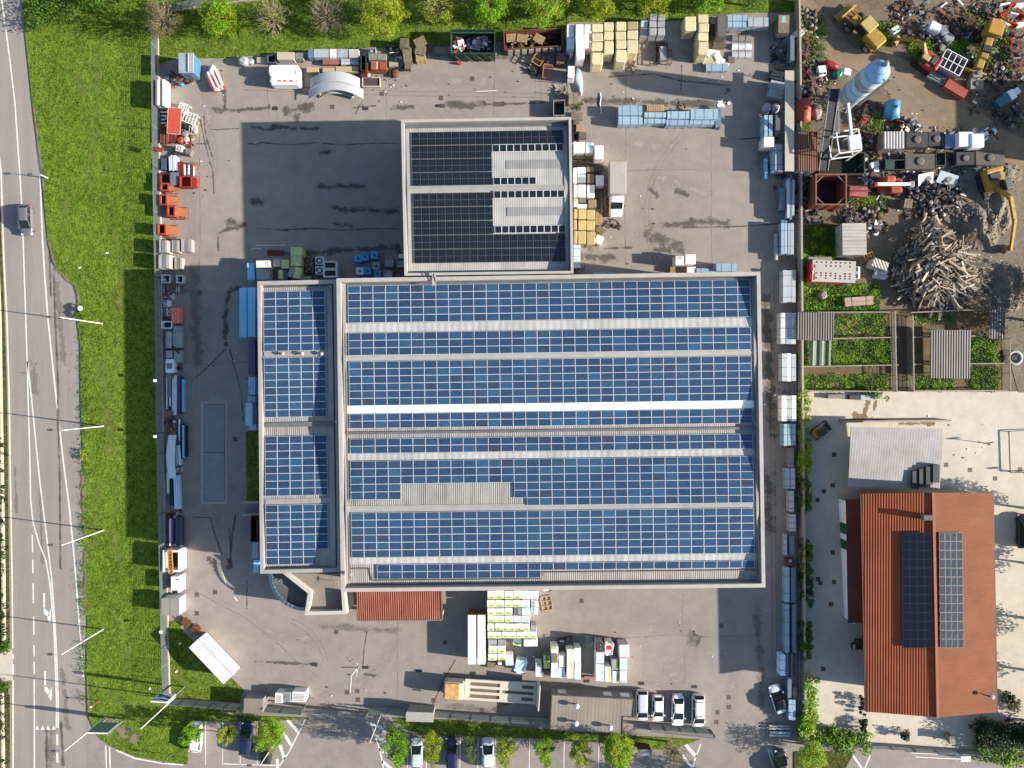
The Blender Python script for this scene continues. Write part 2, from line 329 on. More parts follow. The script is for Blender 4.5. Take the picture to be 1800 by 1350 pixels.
blots("damp_ground_surface", [
 ([(372, 190), (390, 193)], 9), ([(395, 193), (440, 193), (470, 190)], 5), ([(505, 195), (525, 190), (545, 188)], 11), ([(520, 200), (522, 213)], 8), ([(500, 193), (500, 192)], 7),
 ([(690, 190), (725, 188)], 6), ([(790, 184), (820, 187), (850, 184)], 8), ([(850, 184), (885, 183)], 5), ([(885, 183), (960, 180)], 3), ([(1020, 176), (1100, 178), (1180, 182), (1260, 184)], 9),
 ([(398, 388), (415, 395), (428, 398)], 9), ([(384, 410), (400, 402), (426, 398)], 5), ([(383, 412), (384, 440)], 2.5), ([(395, 160), (396, 190)], 4),
 ([(1160, 398), (1200, 393), (1250, 390), (1280, 393)], 9), ([(1140, 405), (1165, 425), (1190, 432)], 16), ([(1150, 438), (1180, 440)], 7), ([(1140, 330), (1155, 345)], 6), ([(1190, 335), (1210, 345)], 7), ([(1060, 437), (1110, 435)], 3), ([(1060, 395), (1095, 400)], 6),
 ([(1010, 450), (1080, 452)], 10), ([(448, 1163), (500, 1165), (550, 1168)], 3.5), ([(535, 1166), (556, 1168)], 6), ([(640, 1185), (660, 1188)], 4), ([(358, 205), (362, 240), (373, 275)], 2.5), ([(1345, 520), (1350, 600), (1355, 760)], 12), ([(1350, 830), (1352, 930)], 14)], .003, wet)
def wavy(sp): return [([(x + R.uniform(-1, 1) * 2, y + R.uniform(-1, 1) * 3) for a, b in zip(p, p[1:]) for x, y in [(a[0] + (b[0] - a[0]) * t / 5, a[1] + (b[1] - a[1]) * t / 5) for t in range(5)]] + [p[-1]], w * .7) for p, w in sp]
blots("dark_damp_surface", wavy([
 ([(436, 255), (460, 253), (700, 252)], 2.5), ([(440, 225), (480, 227), (560, 226)], 6), ([(480, 222), (545, 228)], 7), ([(560, 268), (580, 265)], 10), ([(440, 355), (470, 352)], 10), ([(560, 326), (640, 328)], 9), ([(450, 403), (700, 402)], 3), ([(580, 360), (610, 370), (700, 372)], 10), ([(470, 442), (520, 445), (700, 438)], 10), ([(590, 395), (620, 398)], 7),
 ([(402, 515), (398, 545), (396, 595)], 9), ([(405, 508), (420, 506)], 7), ([(396, 575), (397, 597)], 8), ([(403, 985), (405, 1000)], 7), ([(404, 930), (406, 990)], 3), ([(700, 430), (703, 470)], 9)]), .003, wetd)
crk = stain_mat("open_crack", sun(110, 104, 98), .5, .9)
blots("crack_lines_surface", [
 ([(352, 210), (360, 250), (368, 280), (374, 300), (376, 340)], 1.6), ([(372, 228), (420, 226)], 1.4), ([(343, 253), (366, 252)], 1.2), ([(620, 190), (640, 187), (660, 186)], 1.4), ([(398, 612), (360, 650), (335, 672)], 1.3), ([(404, 615), (415, 655), (424, 690), (428, 740)], 1.3), ([(415, 902), (408, 940), (404, 990)], 2.2), ([(370, 910), (378, 940), (390, 975)], 1.5), ([(340, 909), (368, 910)], 1.2),
 ([(625, 200), (635, 180), (640, 190)], 1.3), ([(645, 1020 + 90), (640, 1140), (638, 1170)], 1.3), ([(600, 1173), (627, 1173)], 1.2), ([(800, 1160), (780, 1195), (760, 1240)], 1.5), ([(1198, 115), (1197, 155), (1197, 160)], 1.2), ([(1070, 135), (1150, 130), (1197, 142), (1280, 150)], 1.6), ([(1300, 245), (1395, 236)], 1.5), ([(1200, 400), (1300, 398), (1390, 392)], 1.5), ([(940, 142), (990, 147)], 1.2), ([(434, 1020), (434, 1070)], 1.2), ([(102, 700), (106, 850), (107, 1000)], 1.6), ([(95, 470), (98, 560), (104, 700)], 1.4), ([(88, 430), (90, 520)], 1.6), ([(83, 1285), (83, 1350)], 2.6), ([(108, 1270), (112, 1345)], 2.4)], .004, crk)
blots("muddy_concrete_surface", [([(1525, 706), (1518, 730)], 5), ([(1540, 704), (1536, 722)], 3), ([(1500, 730), (1530, 736)], 7), ([(1475, 739), (1560, 738)], 3), ([(1580, 745), (1640, 744)], 5)], .003, stain_mat("mud_on_concrete", sun(160, 136, 100), .6, .9))
blots("tyre_arc_surface", [(sv, 1.6)], .005, stain_mat("pale_tyre_arc", sun(206, 196, 186), 1.5, .95))
blots("tyre_dust_surface", [([(1580, 150), (1620, 180), (1680, 215)], 26), ([(1440, 40), (1500, 95)], 12)], .014, stain_mat("pale_dust", sun(186, 170, 148), 2.6, .95))
blots("dry_grass_surface", [([(176, 190), (168, 260), (158, 330)], 5), ([(170, 190), (150, 330)], 3), ([(180, 70), (170, 190)], 7), ([(120, 120), (150, 160)], 10), ([(200, 400), (215, 470), (210, 540)], 9), ([(180, 640), (190, 720), (195, 800)], 12), ([(200, 930), (210, 1000)], 12), ([(230, 1130), (225, 1180)], 10), ([(180, 1210), (230, 1245)], 8), ([(300, 1180), (340, 1215)], 9), ([(420, 90), (470, 84), (560, 76)], 7), ([(700, 68), (780, 62)], 7), ([(120, 330), (112, 400)], 8), ([(170, 850), (165, 960)], 8)], .066, stain_mat("dry_straw_grass", sun(146, 162, 72), 2.6, .95))
blots("bare_verge_surface", [([(146, 830), (150, 960), (152, 1080)], 3), ([(134, 500), (140, 530)], 4), ([(196, 1268), (222, 1294), (238, 1298)], 12), ([(154, 1200), (158, 1262)], 3), ([(60, 190), (78, 330)], 2.5), ([(84, 420), (100, 474), (128, 500)], 3)], .072, stain_mat("bare_earth", sun(172, 152, 118), 1.2, .95))
blots("worn_asphalt_surface", [([(330, 330), (340, 420)], 16), ([(640, 130), (760, 140), (900, 150)], 18), ([(1080, 250), (1180, 260)], 22), ([(1150, 310), (1240, 340)], 16), ([(700, 1130), (640, 1200), (560, 1220)], 16), ([(1130, 1080), (1240, 1120), (1180, 1190)], 26), ([(470, 1110), (560, 1130)], 16), ([(1290, 1180), (1280, 1260)], 14), ([(380, 760), (380, 1000)], 10), ([(1120, 1200), (1200, 1205)], 7), ([(360, 160), (380, 300)], 12)], .0022, stain_mat("pale_worn_asphalt", sun(200, 190, 180), 2.2, .95))
blots("dark_worn_asphalt_surface", [([(1010, 200), (1020, 330), (1040, 440)], 10), ([(700, 95), (900, 100)], 6), ([(340, 470), (350, 640)], 14), ([(960, 1200), (860, 1250), (780, 1240)], 8), ([(1330, 1060), (1340, 1240)], 10), ([(560, 1100), (700, 1110)], 8), ([(1380, 100), (1330, 300)], 12)], .0015, stain_mat("greyer_asphalt", sun(150, 142, 134), 2.2, .9))
blots("road_repair_surface", [([(60, 640), (61, 690)], 7), ([(30, 655), (46, 656)], 2), ([(98, 420), (106, 470)], 4), ([(88, 1285), (90, 1360)], 9), ([(70, 860), (74, 990)], 3), ([(110, 1180), (118, 1280)], 6), ([(26, 820), (28, 900)], 3), ([(100, 500), (112, 640)], 6)], -.0575, stain_mat("road_patch", sun(158, 150, 143), 1.4, .9))
def arc(x, y, r, a0, a1): return [(x + r * math.cos(math.radians(a0 + (a1 - a0) * i / 10)), y - r * math.sin(math.radians(a0 + (a1 - a0) * i / 10))) for i in range(11)]
blots("tyre_track_surface", [(arc(1330, 380, r_, 130, 235), 1.0) for r_ in (190, 198)] + [(arc(480, 1180, r_, 10, 70), 1.0) for r_ in (90, 98)] + [([(1360, 480), (1362, 800), (1366, 1180)], 1.4), ([(1353, 480), (1355, 800), (1358, 1180)], 1.4), ([(350, 190), (352, 420), (345, 700)], 1.2), ([(430, 150), (700, 160), (960, 165)], 1.3), ([(430, 158), (700, 168), (960, 172)], 1.3)], .0035, stain_mat("faint_tyre_track", sun(160, 151, 143), 3.0, .9))
blots("old_joint_surface", wavy([([(470, 112), (472, 205)], 1.2), ([(680, 100), (678, 205)], 1.2), ([(870, 95), (868, 205)], 1.2), ([(700, 1095), (698, 1235)], 1.1), ([(1100, 120), (1100, 470)], 1.1), ([(1250, 240), (1252, 470)], 1.1), ([(1010, 300), (1390, 296)], 1.1), ([(960, 1120), (1330, 1116)], 1.1), ([(1200, 1045), (1204, 1200)], 1.1), ([(300, 640), (440, 636)], 1.1), ([(310, 1020), (450, 1100), (560, 1190)], 1.1)]), .0028, stain_mat("sealed_joint", sun(146, 138, 130), 2.0, .9))
cop = mat("coping_metal", sun(214, 209, 202), .5, .1, .5, dirt=sun(178, 172, 165), dirt_amt=.45)
flash = mat("flashing_metal", sun(206, 204, 200), .45, .12, .6, dirt=sun(168, 160, 152), dirt_amt=.5)
gut = mat("gutter_zinc", sun(150, 155, 160), .4, .2, .7, metal=.3)
wallm = mat("precast_wall", sun(190, 186, 180), .8, .12, .5, dirt=sun(150, 144, 138), dirt_amt=.3)
roof_m = corrugated("fibre_roof", sun(196, 192, 187), .28, 0, .45, dirt=sun(120, 112, 105), dirt_amt=.6, stripe=.16)
roof_new = corrugated("white_profiled_roof", sun(212, 211, 208), .3, 0, .2, dirt=sun(176, 172, 168), dirt_amt=.4, stripe=.1)
sky_m = corrugated("skylight_sheet", sun(222, 222, 219), .9, 0, .25, stripe=.1, rough=.35)
sky_b = corrugated("bright_skylight_sheet", (.86, .86, .84), .9, 0, .15, stripe=.03, rough=.25, var=.05)
rust_m = mat("rusty_steel", sun(150, 86, 56), .85, .4, 2.5, .3, dirt=sun(92, 62, 48), dirt_amt=.6)
cable_m = mat("cable_tray_grey", sun(150, 140, 132), .7)
def quad_map(tl, tr, br, bl, U, Vv):
 def F(u, v):
  a, b = u / U, v / Vv
  return tuple((tl[i] * (1 - a) + tr[i] * a) * (1 - b) + (bl[i] * (1 - a) + br[i] * a) * b for i in (0, 1))
 return F
def lerp_z(tab):
 def z(v):
  for (a, za), (b, zb) in zip(tab, tab[1:]):
   if v <= b: return za + (zb - za) * (v - a) / (b - a)
  return tab[-1][1]
 return z
def hall(root, F, U, Vv, zpar, zf, roofm, th=7, tv=8, ridges=(), valleys=()):
 Q = lambda u, v, z: V(*F(u, v), z)
 outer = [Q(0, 0, zpar), Q(U, 0, zpar), Q(U, Vv, zpar), Q(0, Vv, zpar)]
 inner = [Q(th, tv, zpar), Q(U - th, tv, zpar), Q(U - th, Vv - tv, zpar), Q(th, Vv - tv, zpar)]
 w = MB()
 zc = zpar - .08
 for i in range(4):
  j = (i + 1) % 4; a, b, c, d = outer[i], outer[j], inner[j], inner[i]
  w.hexa([(p.x, p.y, -.2) for p in (a, b, c, d)], [(p.x, p.y, zc) for p in (a, b, c, d)])
 w.obj("wall", wallm, root)
 c = MB(); g = .05
 cx = sum((p.x for p in outer)) / 4; cy = sum((p.y for p in outer)) / 4
 sg = lambda p, e: Vector((p.x + math.copysign(e, p.x - cx), p.y + math.copysign(e, p.y - cy), 0))
 for i in range(4):
  j = (i + 1) % 4; q = [sg(outer[i], g), sg(outer[j], g), sg(inner[j], -g), sg(inner[i], -g)]
  c.hexa([(p.x, p.y, zc + .004) for p in q], [(p.x, p.y, zpar) for p in q])
 c.obj("coping", cop, root)
 r = MB(); vv = sorted(set([v for v, _ in zf.tab]))
 for a, b in zip(vv, vv[1:]):
  p = [Q(th + 1.3, a, zf(a)), Q(U - th - 1.3, a, zf(a)), Q(U - th - 1.3, b, zf(b)), Q(th + 1.3, b, zf(b))]
  r.hexa([(k.x, k.y, k.z - .2) for k in p], p)
 r.obj("roof", roofm, root)
 for v, w2 in ridges:
  m = MB(); z = zf(v)
  for (a, b) in ((v - w2, v), (v, v + w2)):
   p = [Q(th + 4, a, zf(a) + .07), Q(U - th - 4, a, zf(a) + .07), Q(U - th - 4, b, zf(b) + .07), Q(th + 4, b, zf(b) + .07)]
   m.hexa([(k.x, k.y, k.z - .05) for k in p], p)
  m.obj("ridge_cap", flash, root)
 for v, w2 in valleys:
  p = [Q(th + 2, v - w2, zf(v) + .25), Q(U - th - 2, v - w2, zf(v) + .25), Q(U - th - 2, v + w2, zf(v) + .25), Q(th + 2, v + w2, zf(v) + .25)]
  m = MB(); m.hexa([(k.x, k.y, k.z - .3) for k in p], p)
  m.obj("gutter", gut, root)
 return Q
def strip(root, Q, zf, name, m, u0, v0, u1, v1, up=.06, th=.04):
 p = [Q(u0, v0, zf(v0) + up), Q(u1, v0, zf(v0) + up), Q(u1, v1, zf(v1) + up), Q(u0, v1, zf(v1) + up)]
 b = MB(); b.hexa([(k.x, k.y, k.z - th) for k in p], p); return b.obj(name, m, root)
def pv_mat(name, col, cells, line, rough=.22, spec=.5, lw=.07, mott=.35):
 m, nt, b = base(name); tc = nt.nodes.new("ShaderNodeUVMap")
 sp = nt.nodes.new("ShaderNodeSeparateXYZ"); nt.links.new(tc.outputs[0], sp.inputs[0]); ln = 0.0
 for ax, n in zip("XY", cells):
  if not n: continue
  f = mathn(nt, 'FRACT', mathn(nt, 'MULTIPLY', sp.outputs[ax], float(n)))
  e = mathn(nt, 'LESS_THAN', mathn(nt, 'ABSOLUTE', mathn(nt, 'SUBTRACT', f, .5)), .5 - lw)
  ln = mathn(nt, 'MULTIPLY', ln, e) if ln else e
 c = ramp2(nt, nz(nt, 3.2, 5, .8), tuple(v * (1 - mott) for v in col), tuple(v * (1 + mott) for v in col))
 c = mixc(nt, 1.0, c, ramp2(nt, nz(nt, .09, 4, .6), (.8, .84, .9), (1.2, 1.14, 1.06), .35, .65), "MULTIPLY")  # broad tone drift painted into the cells to imitate uneven reflection
 nt.links.new(mixc(nt, ln, line, c), b.inputs["Base Color"])
 b.inputs["Roughness"].default_value = rough; b.inputs["Specular IOR Level"].default_value = spec; return m
alu = mat("panel_frame_aluminium", (.66, .66, .67), .5, .04)
BL = sun(54, 92, 130); LN = sun(96, 128, 158)
pv_blue = [pv_mat("blue_cell_%s" % n, c, (10, 6), tuple(v * .62 + k * .4 for v, k in zip(LN, c))) for n, c in
   (("mid", BL), ("deep", sun(50, 84, 122)), ("teal", sun(58, 102, 138)), ("dark", sun(46, 78, 116)), ("bright", sun(56, 110, 154)), ("violet", sun(58, 76, 106)))]
PVW = [34, 28, 12, 18, 2.5, 4]
DK = sun(30, 38, 47)
pv_dark = [pv_mat("black_cell", DK, (4, 2), sun(84, 92, 100), .2, .5, .05, .15)]
pv_small = [pv_mat("black_cell_landscape", DK, (0, 5), sun(92, 100, 106), .2, .5, .05, .15)]
pv_house = [pv_mat("house_black_cell", sun(40, 48, 60), (6, 0), sun(52, 60, 72), .16, .5, .04, .12)]
pv_grey = [pv_mat("house_glossy_cell", sun(72, 80, 94), (6, 0), sun(104, 112, 124), .06, .2, .04, .1)]
def panel_mesh(mats, k, w, d, fr=.045, frame=None):
 """a framed panel about its middle: rim of aluminium round recessed glass"""
 x, y, t = w / 2, d / 2, .04
 vs = [(-x, -y, 0), (x, -y, 0), (x, y, 0), (-x, y, 0), (-x, -y, t), (x, -y, t), (x, y, t), (-x, y, t),
   (-x + fr, -y + fr, t), (x - fr, -y + fr, t), (x - fr, y - fr, t), (-x + fr, y - fr, t), (-x + fr, -y + fr, t - .008), (x - fr, -y + fr, t - .008), (x - fr, y - fr, t - .008), (-x + fr, y - fr, t - .008)]
 fs = [(3, 2, 1, 0), (0, 1, 5, 4), (1, 2, 6, 5), (2, 3, 7, 6), (3, 0, 4, 7), (4, 5, 9, 8), (5, 6, 10, 9), (6, 7, 11, 10), (7, 4, 8, 11), (8, 9, 13, 12), (9, 10, 14, 13), (10, 11, 15, 14), (11, 8, 12, 15), (12, 13, 14, 15)]
 return vs, fs
PM = {}
def pv_array(label, Q, zf, u0, v0, pu, pv, cells, mats, weights=None, cap=100, gap=.022, gapy=None, frm=None, up=.16, fr=.026, group=None, name="solar_array"):
 """cells: list of (column, row). The first cap panels are parts of their own, the rest one part"""
 frm = frm or alu
 c0 = cells[0]
 def corner(c, r):
  u, v = u0 + c * pu, v0 + r * pv; return Q(u, v, zf(v) + up)
 def frame(c, r):
  a, b, d = corner(c, r), corner(c + 1, r), corner(c, r + 1); e = corner(c + 1, r + 1)
  ctr = (a + b + d + e) / 4; X = (b - a); Y = (a - d); w, h = X.length, Y.length
  X = X.normalized(); Z = X.cross(Y.normalized()).normalized(); Y = Z.cross(X)
  return ctr, X, Y, Z, w - gap, h - (gapy or gap)
 ctr = sum((frame(*c)[0] for c in cells), Vector()) / len(cells)
 root = thing(name, label, "solar array", ctr.x, ctr.y, ctr.z - .1, 0, group)
 w0, h0 = frame(*c0)[4:]
 rr = random.Random(label)
 key = (mats[0].name, round(w0, 2), round(h0, 2))
 if key not in PM:
  PM[key] = []
  for i, m in enumerate(mats):
   vs, fs = panel_mesh(mats, i, w0, h0, fr)
   me = bpy.data.meshes.new("solar_panel"); me.from_pydata(vs, [], fs); me.materials.append(frm); me.materials.append(m)
   me.polygons[13].material_index = 1; uv = me.uv_layers.new()
   for li, q in zip(me.polygons[13].loop_indices, ((0, 0), (1, 0), (1, 1), (0, 1))): uv.data[li].uv = q
   PM[key].append(me)
 rest = []
 for n, (c, r) in enumerate(cells):
  p, X, Y, Z, w, h = frame(c, r); k = rr.choices(range(len(mats)), weights or [1] * len(mats))[0]
  sx, sy = w / w0, h / h0
  M = Matrix(((X.x * sx, Y.x * sy, Z.x, p.x - root.location.x), (X.y * sx, Y.y * sy, Z.y, p.y - root.location.y), (X.z * sx, Y.z * sy, Z.z, p.z - root.location.z), (0, 0, 0, 1)))
  if n < cap:
   o = bpy.data.objects.new("solar_panel", PM[key][k]); C.objects.link(o); o.parent = root; o.matrix_local = M
  else: rest.append((M, k))
 if rest:
  vs0, fs0 = panel_mesh(mats, 0, w0, h0, fr); vs, fs, mi = [], [], []
  for M, k in rest:
   o = len(vs); vs += [tuple(M @ Vector(v)) for v in vs0]; fs += [tuple(i + o for i in f) for f in fs0]; mi += [0] * 13 + [k + 1]
  me = bpy.data.meshes.new("solar_panels"); me.from_pydata(vs, [], fs)
  for m in [frm] + mats: me.materials.append(m)
  me.polygons.foreach_set("material_index", mi); uv = me.uv_layers.new()
  for p in me.polygons:
   if p.material_index:
    for li, q in zip(p.loop_indices, ((0, 0), (1, 0), (1, 1), (0, 1))): uv.data[li].uv = q
  o = link("solar_panels", me, root); o["kind"] = "stuff"
 return root
grid = lambda c0, c1, r0, r1: [(c, r) for r in range(r0, r1) for c in range(c0, c1)]
tab = [(9, 8.85), (140, 9.9), (272, 8.85), (405, 9.9), (541, 8.85)]; zm = lerp_z(tab); zm.tab = tab
Fm = quad_map((592, 490), (1336, 478), (1345, 1032), (600, 1040), 744, 550)
c = V(968, 760); main = thing("warehouse", "largest grey warehouse with two low gables carrying rows of blue solar panels", "warehouse", 0, 0, 0)
Qm = hall(main, Fm, 744, 550, 10.0, zm, roof_m, 6.5, 6.5, [(140, 5), (405, 5.5)], [(272, 2.2)])
for v0, v1, m in ((79, 95, sky_m), (224, 237, sky_b), (308, 319.5, sky_m), (491, 502, sky_m)): strip(main, Qm, zm, "skylight", m, 13, v0, 729, v1)
for v0, v1 in ((9.2, 12), (538, 541)): strip(main, Qm, zm, "gutter", gut, 12, v0, 732, v1, .1)
for u0, u1 in ((9.5, 15), (730, 735)):       # side flashings, along each slope
 for a, b in zip(tab, tab[1:]): strip(main, Qm, zm, "side_flashing", flash, u0, a[0], u1, b[0], .16, .1)
for pts in ([(14, 96), (15, 530)], [(731, 96), (731, 263)], [(731, 282), (731, 528)], [(15, 510), (53, 510), (56, 531), (352, 531), (355, 520), (731, 520)]):
 m = MB(); q = []
 for (a, b), (a2, b2) in zip(pts, pts[1:]):
  for i in range(12): t = i / 12; q.append((a + (a2 - a) * t, b + (b2 - b) * t))
 q.append(pts[-1]); m.tube([Qm(u, v, zm(v) + .16) for u, v in q], .06, n=5); m.obj("cable_tray", cable_m, main)
def fld(lbl, v0, rows, pv, cells=None): return pv_array(lbl, Qm, zm, 19, v0, 22.1, pv, cells or grid(0, 32, 0, rows), pv_blue, PVW)
fld("blue solar array of five rows along the north edge of the largest warehouse roof", 13, 5, 13.05)
fld("blue solar array of three rows just north of the largest warehouse's first ridge", 96, 3, 13.15)
fld("blue solar array of six rows just south of the largest warehouse's first ridge", 146, 6, 12.95)
fld("blue solar array of two rows between the brightest skylight strip and valley gutter", 238, 2, 12.8)
fld("blue solar array of two rows right after the valley gutter, above a skylight strip", 282, 2, 12.8)
fld("blue solar array with a large bare notch cut from its lower rows", 321, 6, 13.6, [(c, r) for r in range(6) for c in range(32) if (c < 4 and r < 5) or (4 <= c < 13 and r < 3) or (c == 13 and r < 5) or c > 13])
fld("blue solar array of six unbroken rows just south of the second ridge", 411.5, 6, 13.15)
fld("blue solar array at the south eave, two rows stepping down to one", 503, 2, 13, [(c, r) for r in range(2) for c in range(2, 32) if r == 0 or c < 15])
tab = [(9, 8.2), (128, 8.85), (253, 8.2), (388, 8.85), (506, 8.2)]; za = lerp_z(tab); za.tab = tab
Fa = quad_map((453, 495), (591.3, 492), (598.6, 1005), (458, 1008), 140, 514)
annex = thing("warehouse_annex", "narrow lower annex with blue panels along the largest warehouse's west wall", "warehouse", 0, 0, 0)
Qa = hall(annex, Fa, 140, 514, 8.95, za, roof_m, 6, 6.5, [(128, 4.5), (388, 4.5)], [(253, 4)])
for v0, v1 in ((9, 11), (504, 506)): strip(annex, Qa, za, "gutter", gut, 9, v0, 132, v1, .1)
for a, b in zip(tab, tab[1:]): strip(annex, Qa, za, "side_flashing", flash, 123.5, a[0], 131.5, b[0], .1, .06)
for lbl, v0, cells in (("blue solar array nearest the annex's north end, shaded by the warehouse", 18.2, grid(0, 5, 0, 8)), ("blue solar array just south of the annex's first ridge", 134.5, grid(0, 5, 0, 8)),
  ("blue solar array just south of the annex's middle gutter", 273, grid(0, 5, 0, 8)), ("blue solar array at the annex's south end with one corner panel missing", 389 + 5, [c for c in grid(0, 5, 0, 8) if c not in ((4, 6), (4, 7))])):
 pv_array(lbl, Qa, za, 9.8, v0, 21.9, 13.15, cells, pv_blue, PVW)
tab = [(10, 8.55), (123, 9.6), (270, 8.5)]; zq = lerp_z(tab); zq.tab = tab
Fq = quad_map((705.5, 211), (1003.5, 206), (1007.5, 480), (711.5, 484), 298, 274)
sq = thing("square_warehouse", "square pale warehouse with black solar panels joined to the largest warehouse", "warehouse", 0, 0, 0)
Qq = hall(sq, Fq, 298, 274, 9.75, zq, roof_new, 4.5, 4.5, [(123, 4)], [])
strip(sq, Qq, zq, "gutter", gut, 8, 10, 290, 15, .3); strip(sq, Qq, zq, "gutter", gut, 8, 268, 290, 271, .1)
for u0, u1 in ((7.5, 13), (285, 290.5)):
 for a, b in zip(tab, tab[1:]): strip(sq, Qq, zq, "side_flashing", flash, u0, a[0], u1, b[0], .1, .06)
dull = corrugated("worn_skylight_sheet", sun(176, 176, 175), .3, 0, .2, stripe=.1)
strip(sq, Qq, zq, "skylight", dull, 183, 74, 283, 89); strip(sq, Qq, zq, "skylight", dull, 183, 157, 283, 172)
pv_array("black solar array on the north slope of the square warehouse", Qq, zq, 17, 22, 14.05, 23.8, [(c, 0) for c in range(19)] + grid(0, 10, 1, 4), pv_dark, fr=.022, frm=mat('dark_panel_frame', sun(120, 124, 128), .4), gap=.012, gapy=.05)
pv_array("black solar array on the south slope of the square warehouse", Qq, zq, 17.5, 129.5, 14.05, 24.8, grid(0, 10, 0, 3) + grid(0, 19, 3, 5), pv_dark, fr=.022, frm=mat('dark_panel_frame', sun(120, 124, 128), .4), gap=.012, gapy=.05)
for lbl, u, v, n in (("ten small black panels beside the upper skylight, touching the top double row", 159, 46, 10), ("short row of six small black panels just north of the square roof's ridge", 160, 104, 6), ("ten small black panels just south of the square roof's ridge", 160, 127.5, 10), ("ten small black panels above the lowest double row of black panels", 160.5, 189, 10)):
 pv_array(lbl, Qq, zq, u, v, 12.5, 13.2, grid(0, n, 0, 1), pv_small, name="small_solar_array", fr=.04)
for (px, py, z), lbl in (((588, 745, 9.2), "white floodlight on a bracket above the annex's middle gutter"), ((613, 1012, 10.0), "white floodlight bracket on the largest warehouse's southwest parapet"), ((763, 490, 10.0), "pale metal hatch ladder hooked over the largest warehouse's north parapet")):
 p = V(px, py, z); t = thing("floodlight" if "flood" in lbl else "hatch_ladder", lbl, "floodlight" if "flood" in lbl else "ladder", p.x, p.y, z)
 if "flood" in lbl:
  MB().tube([(0, 0, 0), (.1, .1, .35), (.3, .25, .45)], .04).obj("bracket", gut, t); MB().rbox(.15, .1, .35, .55, .5, .55, .06).obj("lamp_head", cop, t); MB().box(.2, .15, .335, .5, .45, .345).obj("lens", covd, t)
 else:
  MB().bar((-.2, -1.0, .1), (-.2, .8, .35), .07).bar((.25, -1.0, .1), (.25, .8, .35), .07).obj("side_rails", cop, t); m = MB()
  m.box(-.17, -.9, .1, .22, .7, .16); m.obj("tread_plate", cop, t)
for x, y in ((498, 622), (532, 622), (566, 622)):
 p = V(x, y, 8.95); t = thing("roof_vent", "small dome vent %s on the annex's northern ridge cap" % {498: "closest to the outer parapet", 532: "in the middle of three", 566: "closest to the big warehouse"}[x], "vent", p.x, p.y, 8.95)
 MB().lathe([(.16, 0), (.13, .3)]).obj("stub", gut, t); MB().lathe([(.05, .3), (.28, .32), (.26, .42), (.1, .55)]).obj("cowl", cop, t)
tr = thing("terrace_block", "white walled flat terrace jutting from the warehouse's southwest corner", "terrace", 0, 0, 0)
white_r = mat("white_render", sun(226, 222, 214, 1.8), .8, .08, .6, dirt=sun(190, 184, 176), dirt_amt=.35)
ring = [(497, 1008), (541, 1043), (535.6, 1081.5), (609, 1079.6), (606, 1041)]; inn = [(504, 1008), (547.5, 1041), (542.5, 1075), (602, 1073.5), (600, 1041)]
m = MB(); zt = 4.6
for i in range(4):
 q = [P(*ring[i], zt), P(*ring[i + 1], zt), P(*inn[i + 1], zt), P(*inn[i], zt)]; m.hexa([(x, y, -.1) for x, y in q], [(x, y, zt) for x, y in q])
m.obj("parapet_wall", white_r, tr)
q = [P(x, y, 3.6) for x, y in ((506, 1008), (546, 1043), (543, 1076), (603, 1074), (600, 1038), (598, 1008))]
MB().prism(q, -.05, 3.6).obj("terrace_floor", mat("terrace_tiles", sun(172, 162, 150), .8, .15, .8), tr)
cv = thing("curved_canopy", "curved blue glazed canopy sweeping round the white terrace", "canopy", 0, 0, 0)
arc_o, arc_i = [], []
for i in range(13):
 t = math.pi * (.5 * i / 12); arc_o.append((536 - 64 * math.cos(t), 1010 + 64 * math.sin(t) )); arc_i.append((536 - 58 * math.cos(t), 1010 + 58 * math.sin(t)))
glz = mat("blue_glazing", sun(120, 165, 205), .2, .1, 2)
m = MB(); f = MB()
for i in range(12):
 q = [P(*arc_o[i], 3.6), P(*arc_o[i + 1], 3.6)]; q2 = [P(*arc_i[i + 1], 4.0), P(*arc_i[i], 4.0)]
 m.hexa([(*q[0], 3.45), (*q[1], 3.45), (*q2[0], 3.85), (*q2[1], 3.85)], [(*q[0], 3.55), (*q[1], 3.55), (*q2[0], 3.95), (*q2[1], 3.95)])
 f.bar((*q[0], 3.58), (*q2[1], 3.98), .07, .07)
m.obj("glazing", glz, cv); f.obj("glazing_ribs", cop, cv)
m = MB(); q = [P(*a, 3.4) for a in arc_i] + [P(538, 1012, 3.4)]; m.prism(q, 3.2, 3.4).obj("canopy_deck", mat("canopy_bitumen", sun(120, 122, 124), .8), cv)
for a in (arc_o[1], arc_o[6], arc_o[11]): p = P(a[0] + 6, a[1] - 5, 3.2); MB().cyl(p[0], p[1], -.05, 3.25, .08).obj("post", cop, cv)
for x, y, l in ((491, 1021, "round wire frame lamp over the curved canopy's west end"), (590, 1024, "round wire frame lamp over the terrace beside the big warehouse")):
 z = 4.2 if x < 500 else 4.4; p = V(x, y, z); t = thing("wire_lamp", l, "lamp", p.x, p.y, z)
 m = MB()
 m.tube([(.55 * math.cos(a), .4 * math.sin(a), .25 + .2 * math.cos(a)) for a in [k * .5236 for k in range(13)]], .03, n=5); m.obj("hoop", cop, t)
 MB().tube([(-.55, 0, .2), (0, 0, .35), (.55, 0, .4)], .03, n=5).obj("cross_bar", cop, t); MB().tube([(0, 0, -.6), (0, 0, .3)], .04).obj("stem", cop, t)
tile_m = corrugated("clay_tiles", sun(164, 96, 78), .3, 0, .9, dirt=sun(204, 160, 142), dirt_amt=.5, rough=.8, var=.25, stripe=.15)
lt = thing("tiled_canopy", "red clay tiled lean-to against the warehouse's south wall", "canopy", 0, 0, 0)
a, b, c_, d_ = V(625.5, 1033, 4.3), V(774.5, 1031, 4.3), V(776, 1088.5, 3.5), V(628, 1089.5, 3.5)
